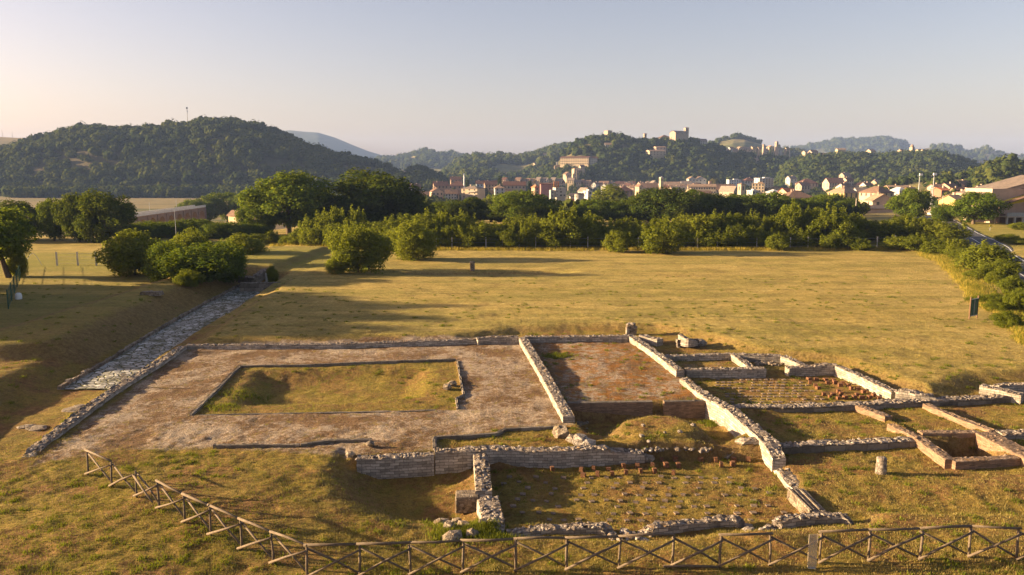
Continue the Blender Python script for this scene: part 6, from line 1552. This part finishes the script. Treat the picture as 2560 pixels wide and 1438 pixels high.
mb = MB(); mb.tube([(0, 0, H * .8), (0, 0, H * .86), (0, 0, H * .94), (0, 0, H)], [2.6, 2.5, 1.8, .3], 14); mb.build('dome', ROOF['tan'], r, smooth=True)
o = link('window', win_mesh(1.4, 2.6), r); o.location = (0, -2.62, H * .62)
tag(r, 'squat domed tower on the ridge of the right woods', 'tower')
hh(1274, 429, 52, 8, 'middle', 'long white cemetery wall with chapels on the slope above the town', 2, wall='cream', roof='tan', kind='flat', rows=1, fc=1, win=False, chim=0, depth=3, name='cemetery_wall', cat='wall')
hh(1288, 430, 9, 12, 'middle', 'white cemetery chapel at the right of the long white wall', 3, wall='white', roof='brown', kind='gy', rows=1, fc=1, chim=0, win=False, name='chapel', cat='chapel')
hh(1005, 427, 20, 9, 'left', 'lone cream house on the wooded left hill', 3, wall='cream', roof='tan', kind='gx', rot=.6, rows=1, fc=2, chim=0)
hh(1365, 383, 14, 6, 'middle', 'small farmhouse high on the middle hill', 3, wall='cream', roof='tan', kind='gx', rot=.4, rows=1, fc=2, chim=0)
hh(1337, 407, 6, 6, 'middle', 'tiny orange-lit house on the middle hill', 3, wall='peach', roof='tan', kind='gx', rot=.4, rows=1, fc=1, chim=0)
hh(1203, 428, 4, 6, 'middle', 'white speck of a house by the terraces of the middle hill', 3, wall='white', roof='tan', kind='gx', rows=1, fc=1, chim=0, win=False)
hh(1031, 393, 8, 4, 'distant', 'white farmhouse at the left shoulder of the far patchwork hill', 4, wall='white', roof='tan', kind='gx', rows=1, fc=1, chim=0, win=False)

# woods
def noisy(px, t, x, y, q, sc, th): return fbm(x / sc, y / sc, 21, 3) > th
def d_left(px, t, x, y, q, py):
    bare = (np.abs(px - 190) < 130) & (np.abs(py - 398 + 0.10 * (px - 190)) < 26) & (q < .68)
    strip_ = (px > 660) & (px < 1010) & (np.abs(py - (402 + .075 * (px - 660)) ) < 9 + 4 * np.sin(px * .03)) & (q < .95)
    low = (px > 480) & (px < 720) & (np.abs(py - 432) < 5) & (q < .9)
    return ~(bare | strip_ | low)
forest('left', 'dense dark broadleaf wood covering the left hill', 5200, 6.4, 1.10, .02, d_left, seed=1)
forest('town', 'dense wood clothing the steep castle hill', 5600, 5.6, 1.08, .02, lambda px, t, x, y, q, py: ~((np.abs(px - 1450) < 60) & (t > .55) & (t < .8) & (q < .7)) & ~((np.abs(px - 1565) < 14) & (np.abs(t - .55) < .06)), seed=2)
forest('right', 'wood on the long right ridge below the domed tower', 5200, 5.8, 1.06, .03, None, seed=3)
forest('middle', 'mixed woods with meadows between on the middle hill', 3800, 8.0, 1.06, .1, lambda px, t, x, y, q, py: fbm(x / 90, y / 90, 21, 3) + .25 * t > -.10, seed=4)
forest('vineyard', 'wooded top of the vineyard hill behind the ridge village', 900, 7.5, 1.1, .5, lambda px, t, x, y, q, py: (t > .82) | (px > 1890) | (fbm(x / 70, y / 70, 3, 2) > .25), seed=5)
forest('meadow', 'tree-covered shoulder above the golden meadow', 900, 4.6, 1.12, .1, lambda px, t, x, y, q, py: ((px > 2440) & (fbm(x / 40, y / 40, 7, 2) + .5 * t > -.1)) | ((t > .85) & (q < .9)) | ((t < .55) & (fbm(x / 25, y / 25, 8, 2) > .22)), seed=6)
forest('distant', 'patches of far wood on the patchwork hill', 1100, 11, 1.05, .2, lambda px, t, x, y, q, py: fbm(x / 200, y / 200, 12, 3) > -.02, seed=7)
forest('farright', 'far wood along the bluish right ridge', 1500, 12, 1.04, .3, None, seed=8)
forest('rimright', 'scattered far woods on the tan hills at the right', 900, 12, 1.05, .1, lambda px, t, x, y, q, py: fbm(x / 220, y / 220, 14, 3) > .1, seed=9)
# belt of trees at the foot of the left hill and between town houses
def wood_on_plain(label, n, poly_px, D0, D1, size, seed, name='woodland'):
    r = np.random.default_rng(seed); V_ = []; T_ = []; Q_ = []; o = 0
    for _ in range(n):
        D = r.uniform(D0, D1); px = r.uniform(*poly_px); x = (px - CX) / FPX / (CP + .147 * SP) * D
        V, T, Q = LUMPS[r.integers(5)]; s = size * r.uniform(.6, 1.2); a = r.uniform(0, 6.28)
        c, d = math.cos(a), math.sin(a); sz = s * r.uniform(.9, 1.3)
        V_.append(np.stack([(V[:, 0] * c - V[:, 1] * d) * s + x, (V[:, 0] * d + V[:, 1] * c) * s + D, V[:, 2] * sz + gz(x, D) - .1 * sz], 1)); T_.append(np.concatenate([T, T[:, 2:3]], 1)[:, :3] + o); Q_.append(Q + o); o += len(V)
    V = np.concatenate(V_); T = np.concatenate(T_); Q = np.concatenate(Q_)
    F = np.concatenate([np.concatenate([T, T], 0)[:0].reshape(0, 4) if False else np.zeros((0, 4), int), Q])
    mb = bpy.data.meshes.new(name)
    mb.vertices.add(len(V)); mb.vertices.foreach_set('co', V.astype(np.float32).ravel())
    lv = np.concatenate([T.ravel(), Q.ravel()]).astype(np.int32); mb.loops.add(len(lv)); mb.loops.foreach_set('vertex_index', lv)
    ls = np.concatenate([np.arange(len(T)) * 3, len(T) * 3 + np.arange(len(Q)) * 4]).astype(np.int32); mb.polygons.add(len(ls)); mb.polygons.foreach_set('loop_start', ls)
    mb.materials.append(M['forest']); mb.update(calc_edges=True)
    mb.attributes.new('tone', 'FLOAT', 'POINT').data.foreach_set('value', np.concatenate([np.full(len(q), r.random()) for q in V_]).astype(np.float32))
    return tag(link(name, mb), label, 'wood', kind='stuff')
wood_on_plain('belt of trees along the foot of the left hill behind the stubble field', 380, (10, 660), 770, 832, 7.2, 31)
wood_on_plain('trees between the viaduct clump and the town', 260, (640, 1080), 420, 700, 5.5, 32)
wood_on_plain('garden trees scattered among the left town houses', 190, (1000, 1345), 470, 800, 4.4, 33)
wood_on_plain('garden trees among the old town roofs', 110, (1420, 1830), 500, 900, 4.0, 34)
wood_on_plain('garden trees among the shaded villas', 300, (1830, 2260), 440, 840, 4.6, 35)
wood_on_plain('garden trees around the meadow estate', 110, (2240, 2560), 330, 480, 3.4, 36)
def garden_trees():
    r = np.random.default_rng(77); V_ = []; T_ = []; Q_ = []; tn = []; o = 0
    for x, D, b, w in HOUSES:
        for k in range(3):
            xx = x + w * r.uniform(-.75, .75); yy = D - r.uniform(4, 11); zl = float(land_z(np.array([xx]), np.array([yy]))[0]); h = b - zl + r.uniform(-1.5, 1.2)
            if h < 1.5: continue
            V, T, Q = LUMPS[r.integers(5)]; s = r.uniform(2.0, 4.2); a = r.uniform(0, 6.28); c, d = math.cos(a), math.sin(a)
            V_.append(np.stack([(V[:, 0] * c - V[:, 1] * d) * s + xx, (V[:, 0] * d + V[:, 1] * c) * s + yy, V[:, 2] * h / 1.35 + zl - .3], 1)); T_.append(T + o); Q_.append(Q + o); tn.append(np.full(len(V), r.random())); o += len(V)
    V = np.concatenate(V_); T = np.concatenate(T_); Q = np.concatenate(Q_)
    me = bpy.data.meshes.new('garden_trees')
    me.vertices.add(len(V)); me.vertices.foreach_set('co', V.astype(np.float32).ravel())
    lv = np.concatenate([T.ravel(), Q.ravel()]).astype(np.int32); me.loops.add(len(lv)); me.loops.foreach_set('vertex_index', lv)
    ls = np.concatenate([np.arange(len(T)) * 3, len(T) * 3 + np.arange(len(Q)) * 4]).astype(np.int32); me.polygons.add(len(ls)); me.polygons.foreach_set('loop_start', ls)
    me.materials.append(M['forest']); me.update(calc_edges=True)
    me.attributes.new('tone', 'FLOAT', 'POINT').data.foreach_set('value', np.concatenate(tn).astype(np.float32))
    tag(link('garden_trees', me), 'garden greenery growing round the feet of the town houses', 'wood', kind='stuff')
garden_trees()
wood_on_plain('bushes and low trees between dark belt and town', 240, (1040, 2160), 235, 420, 3.8, 37)
plant('russet', 1786, 447, 880, 26, 'tree', 'round autumn-brown tree beside the grey gable in town', zbase=-12)
plant('conifer', 1571, 433, 1000, 26, 'conifer', 'dark layered cedar at the foot of the castle hill', zbase=-12)
for px, py in [(1325, 452), (1250, 440), (1168, 450), (1135, 470), (1215, 470)]: plant('cypress', px, py, 620, 12, 'cypress_tree', 'dark pointed conifer among the left town houses', 'tree', 'pointed conifers among the left town houses', zbase=-13)
# ------------------------------------------------------------------ viaduct
def viaduct():
    a = AT(500, 514, 335); b = (-125.5, 245); L = math.hypot(a[0] - b[0], a[1] - b[1])
    th = math.atan2(a[1] - b[1], a[0] - b[0]); zt = -1.0
    r = empty('viaduct', (b[0], b[1], zt), th)
    mb = MB(); n = 10; S_ = L / n; D0 = 14.0; w = 4.0
    V = []; F = []
    for s in (-1, 1):
        y = s * w / 2
        for i in range(n):
            x0 = i * S_; ra = S_ * .40; cx = x0 + S_ / 2; K = 14; o = len(V)
            arc = [(cx - ra * math.cos(math.pi * k / K), -1.9 - S_ * .40 + ra * math.sin(math.pi * k / K) ) for k in range(K + 1)]
            for (ax, az) in arc: V += [(ax, y, az), (ax, y, -1.0)]
            for k in range(K): 
                q = (o + 2 * k, o + 2 * k + 2, o + 2 * k + 3, o + 2 * k + 1); F.append(q if s < 0 else q[::-1])
            for xa, xb in ((x0, cx - ra), (cx + ra, x0 + S_)):
                o2 = len(V); V += [(xa, y, -D0), (xb, y, -D0), (xb, y, -1.0), (xa, y, -1.0)]; q = (o2, o2 + 1, o2 + 2, o2 + 3); F.append(q if s < 0 else q[::-1])
    for i in range(n):
        x0 = i * S_; ra = S_ * .40; cx = x0 + S_ / 2; K = 14
        arc = [(cx - ra, -D0)] + [(cx - ra * math.cos(math.pi * k / K), -1.9 - S_ * .40 + ra * math.sin(math.pi * k / K)) for k in range(K + 1)] + [(cx + ra, -D0)]
        o = len(V)
        for ax, az in arc: V += [(ax, -w / 2, az), (ax, w / 2, az)]
        for k in range(len(arc) - 1): F.append((o + 2 * k, o + 2 * k + 1, o + 2 * k + 3, o + 2 * k + 2))
    mb.add(V, F); mb.build('arches', WALL['viaduct'], r)
    d = MB(); d.box((L / 2, 0, -.85), (L, w + .5, .3)); d.build('deck', WALL['brownw'], r)
    for s in (-1, 1):
        p = MB()
        p.box((L / 2, s * (w / 2 + .2), .12), (L, .14, .16))
        p.box((L / 2, s * (w / 2 + .2), -.55), (L, .18, .3))
        m = int(L / 1.1)
        for k in range(m + 1): p.box((k * L / m, s * (w / 2 + .2), -.2), (.42, .16, .55))
        p.build('parapet', WALL['pale'], r)
    for i in range(0, n + 1, 1):
        q = MB(); q.box((i * S_, -w / 2 - .18, -6.9), (.7, .34, 11.6)); q.build('buttress', WALL['viaduct'], r)
    tag(r, 'old brick viaduct with round arches and a pale railing at the left', 'viaduct')
WALL['viaduct'] = plaster('viaduct_brick', (0.25, 0.172, 0.13)); WALL['pale'] = plaster('pale_parapet', (0.60, 0.58, 0.55))
viaduct()
# ------------------------------------------------------------------ poles, masts, wire fences, signs
def mast(name, label, px, pyt, D, r0, cat, zb=None, parts=(), mat='metalgrey', r1=None):
    x, _, zt = AT(px, pyt, D); zb = zb if zb is not None else float(land_z(np.array([x]), np.array([float(D)]))[0])
    r = empty(name, (x, D, zb - .3)); H = zt - zb + .3
    mb = MB(); mb.tube([(0, 0, 0), (0, 0, H * .5), (0, 0, H)], [r0, (r0 + (r1 or r0 * .6)) / 2, r1 or r0 * .6], 10); mb.build('shaft', M[mat], r, smooth=True)
    for nm, c, d in parts:
        b = MB(); b.box((c[0], c[1], H + c[2]), d); b.build(nm, M['white' if nm == 'lamp_head' else mat], r)
    return tag(r, label, cat)
mast('antenna_mast', 'telecom mast on the top of the wooded left hill', 467, 268, 1046, .5, 'mast', parts=[('antenna', (0, 0, -1.2), (1.7, 1.7, 2.2)), ('antenna', (.3, 0, -5.2), (1.2, 1.2, 1.4))])
mast('floodlight_mast', 'left floodlight mast of the sports ground', 2300, 434, 330, .26, 'mast', parts=[('lamp_head', (0.5, 0, -.4), (1.3, .5, .9)), ('bracket', (-.4, 0, -1.0), (.9, .2, .2))])
mast('floodlight_mast', 'right floodlight mast of the sports ground, nearer the street', 2336, 433, 315, .26, 'mast', parts=[('lamp_head', (0.3, 0, -.4), (1.3, .5, .9)), ('bracket', (-.5, 0, -1.1), (1.2, .2, .2))])
mast('street_lamp', 'tall pale street lamp left of the right floodlight mast', 2330, 467, 262, .17, 'lamp', parts=[('lamp_head', (0, 0, -.1), (.9, .4, .3))], mat='metalgrey')
mast('utility_pole', 'concrete utility pole in front of the evergreen row', 2141, 496, 216, .16, 'pole', mat='balcony')
mast('utility_pole', 'concrete utility pole in front of the sports ground', 2358, 489, 240, .17, 'pole', mat='balcony')
mast('utility_pole', 'slim utility pole at the left corner of the yellow-gabled house', 2492, 497, 177, .11, 'pole', mat='balcony')
mast('white_pole', 'thin white and grey pole behind the thicket at the left', 436, 519, 112, .04, 'pole', mat='metalgrey', r1=.03)
mast('utility_pole', 'left pole on the far tan hill', 5, 325, 1480, .35, 'pole')
mast('utility_pole', 'right pole on the far tan hill', 30, 328, 1490, .35, 'pole')
mast('tower_stack', 'slim white stack with an orange top at the left of the town', 1160, 436, 720, .55, 'chimney', mat='white', r1=.5, parts=[('cap', (0, 0, .2), (1.6, 1.6, 1.3))])
mast('utility_pole', 'left pole rising behind the viaduct railing', 373, 506, 300, .12, 'pole')
mast('utility_pole', 'right pole rising behind the viaduct railing', 440, 498, 318, .12, 'pole')
# road signs
x, y, z = gnd(2372, 548); y = 205; x, _, zt = AT(2372, 531, y); z = gz(x, y)
r = empty('road_sign', (x, y, z)); h = zt - z
mb = MB(); mb.tube([(0, 0, 0), (0, 0, h)], .05, 8); mb.build('pole', M['metalgrey'], r)
for k, zz in enumerate((h - .75, h - 1.75)):
    mb = MB(); mb.add([(-.5, -.08, zz), (.5, -.08, zz), (0, -.08, zz + .85), (-.5, -.05, zz), (.5, -.05, zz), (0, -.05, zz + .85)], [(0, 1, 2), (4, 3, 5), (0, 3, 4, 1), (1, 4, 5, 2), (2, 5, 3, 0)])
    mb.build('warning_triangle', M['signred'] if 'signred' in M else M['white'], r)
tag(r, 'two stacked triangular warning signs on a pole left of the walnut tree', 'road sign')
x, _, zt = AT(2476, 563, 158); z = gz(x, 158)
r = empty('marker_post', (x, 158, z)); mb = MB(); mb.tube([(0, 0, 0), (0, 0, zt - z)], .04, 8); mb.build('pole', M['metalgrey'], r)
mb = MB(); mb.box((0, -.06, zt - z - .15), (.42, .04, .42)); mb.build('plate', WALL['lemon'], r)
tag(r, 'small yellow marker plate on a post on the lawn', 'sign')
# cars by the sports ground
def car(label, px, py, D, c, van=False, rot=0.0):
    x, _, _ = AT(px, py, D); z = gz(x, D)
    r = empty('parked_van' if van else 'parked_car', (x, D, z), rot)
    L, w, h = (5.4, 2.0, 2.4) if van else (4.2, 1.75, 1.45)
    prof = [(-L / 2, .3), (-L / 2, h * .95), (L * .22, h), (L * .38, h * .55), (L / 2, h * .45), (L / 2, .3)] if van else [(-L / 2, .3), (-L / 2, .8), (-L * .36, .9), (-L * .25, h), (L * .12, h), (L * .27, .92), (L / 2, .78), (L / 2, .3)]
    n = len(prof); mb = MB()
    mb.add([(a, -w / 2, b) for a, b in prof] + [(a, w / 2, b) for a, b in prof], [tuple(range(n)), tuple(range(2 * n - 1, n - 1, -1))] + [(i, i + n, (i + 1) % n + n, (i + 1) % n) for i in range(n)])
    o = mb.build('body', c, r); bv = o.modifiers.new('edge', 'BEVEL'); bv.width = .08; bv.segments = 2
    mb = MB()
    mb.box((-.1 if not van else L * .2, -w / 2 - .005, h * .75), (L * .36 if not van else L * .16, .03, h * .24)); mb.build('window', M['window'], r)
    for sx in (-.31, .31):
        for s in (-1, 1):
            m2 = MB(); m2.tube([(sx * L, s * (w / 2 - .2), .32), (sx * L, s * (w / 2 + .02), .32)], .32, 14); m2.build('wheel', M['shutter'], r)
    return tag(r, label, 'van' if van else 'car')
car('pale van parked by the sports ground', 2352, 522, 262, WALL['cream'], True, .1)
car('second pale van just left of the street lamp', 2318, 524, 262, WALL['cream'], True, 1.2)
car('dark car on the street in front of the pale vans', 2338, 531, 245, WALL['bluish'], False, .2)
# sports ground barrier
mb = MB()
for k in range(6): mb.box((-7.5 + k * 3.0, 0, .55), (2.9, .08, 1.1))
x, _, _ = AT(2358, 506, 330); z = gz(x, 330)
tag(mb.build('barrier', M['white'], loc=(x, 330, z + .6)), 'long white barrier of the sports ground behind the utility pole', 'barrier')
# post and wire fence along the hedge foot
def line_fence(label, pxs, D, h, r0, mat, wires=3, Df=None):
    r = empty('wire_fence', (0, 0, 0)); P = []
    for px in pxs:
        d = D if Df is None else Df(px)
        x = (px - CX) / FPX / (CP + .147 * SP) * d; z = gz(x, d); P.append((x, d, z))
        mb = MB(); mb.box((x, d, z + h / 2 - .1), (r0 * 2, r0 * 2, h + .2), 0, 0, .004); mb.build('post', M[mat], r)
    for k in range(wires):
        mb = MB(); mb.tube([(a, b, c + h * (k + .7) / wires * .95) for a, b, c in P], .012, 5, cap=False); mb.build('wire', M['metalgrey'], r)
    return tag(r, label, 'fence')
M['post'] = simple('concrete_post', (0.50, 0.46, 0.40), .15, 3)
line_fence('concrete post and wire fence along the foot of the long hedge', [716, 757, 798, 840, 965, 1010, 1088, 1128, 1170, 1214, 1256, 1298, 1340, 1384, 1428, 1472, 1516, 1600, 1702, 1750, 1800, 1850, 1900, 1985, 2030, 2075, 2110, 2158, 2205, 2250], 129, 1.9, .07, 'post', 3, lambda px: 129.5 + 10 * float(sst(px, 1000, 720)))
r = line_fence('pale post and wire fence across the bright meadow at the left', [123, 176, 223], 110, 1.9, .09, 'post', 4)
# arch hoop
x, y, z = gnd(84, 664)
mb = MB(); mb.tube([(x - 1.2 + 2.4 * k / 12, y, z + 1.7 * math.sin(math.pi * k / 12)) for k in range(13)], .03, 6)
tag(mb.build('hoop', M['metalgrey'], smooth=True), 'thin grey hoop arch in the grass beside the green fence', 'hoop')
# green mesh fence at the left edge
M['green'] = simple('green_painted_steel', (0.03, 0.085, 0.055), .3, 3, .5)
A = Vector((*G(63, 658, .5), .5)); B = Vector((*G(20, 760, .5), .5))
r = empty('green_fence', (0, 0, 0))
n = 7
for i in range(n + 1):
    p = A.lerp(B, i / n); mb = MB(); mb.tube([(p.x, p.y, gz(p.x, p.y) - .2), (p.x, p.y, gz(p.x, p.y) + 1.9)], .05, 6); mb.build('post', M['green'], r)
    if i < n:
        q = A.lerp(B, (i + 1) / n); mb = MB()
        for k in range(8):
            s = p.lerp(q, (k + .5) / 8); zz = gz(s.x, s.y); mb.tube([(s.x, s.y, zz + .05), (s.x, s.y, zz + 1.75)], .012, 4, cap=False)
        for hh_ in (.1, .6, 1.15, 1.7): mb.tube([(p.x, p.y, gz(p.x, p.y) + hh_), (q.x, q.y, gz(q.x, q.y) + hh_)], .014, 4, cap=False)
        mb.build('mesh_panel', M['green'], r)
tag(r, 'green steel mesh fence running toward the camera at the left edge', 'fence')
x, y, z = gnd(47, 748)
o = lathe([(.3, -.1), (.32, .3), (.28, .55), (.14, .66)], 12).build('white_stone', M['white'], smooth=True, loc=(x, y, z))
tag(o, 'white rounded boundary stone at the foot of the green fence', 'boundary stone')
# green gate in the right verge
x, y, z = gnd(2432, 797)
r = empty('green_gate', (x, y, z), 0.62)
for s in (-1, 1):
    mb = MB(); mb.box((s * .68, 0, .9), (.08, .10, 2.1)); mb.build('post', M['shutter'], r)
mb = MB(); mb.box((0, 0, 1.0), (1.25, .05, 1.5)); mb.build('panel', M['green'], r)
mb = MB(); mb.box((0, -.04, 1.72), (1.28, .06, .06)); mb.box((0, -.04, .28), (1.28, .06, .06)); mb.box((0, -.04, 1.0), (.04, .06, 1.38)); mb.build('frame', M['metalgrey'], r)
tag(r, 'green sheet gate between rusty posts at the right verge of the field', 'gate')
# ruin at the far end of the paved road
for lb, pts in [('low sloping ruin wall at the far end of the paved road', [(668, 668, .5), (640, 690, .45)]), ('dark front wall of the small ruin at the far end of the paved road', [(600, 690, .35), (640, 693, .35)]), ('back wall of the small ruin at the far end of the paved road', [(606, 672, .5), (664, 669, .5)])]:
    wall('rubble_wall', lb, pts, .8, -.2, face='kerb', rag=.12, rocks=14, rs=1.6)
wall('stone_kerb', 'dark stone sill crossing the far end of the paved road', [(600, 707, .1), (700, 706, .1)], .5, -.7, face='kerb', top='rubble', rag=.06, rocks=6, cat='kerb')

# ------------------------------------------------------------------ haze
def haze():
    mb = MB(); mb.box((0, 2900, 118), (12600, 6700, 300))
    t = bpy.data.materials.new('haze'); t.use_nodes = True; n = t.node_tree.nodes; n.clear()
    o = n.new('ShaderNodeOutputMaterial'); v = n.new('ShaderNodeVolumePrincipled')
    v.inputs['Color'].default_value = (0.37, 0.54, 1.0, 1); v.inputs['Density'].default_value = 0.00010; v.inputs['Anisotropy'].default_value = 0.0
    t.node_tree.links.new(v.outputs[0], o.inputs['Volume'])
    tag(mb.build('haze', t), 'thin evening haze over the valley', 'haze', kind='stuff')
haze()
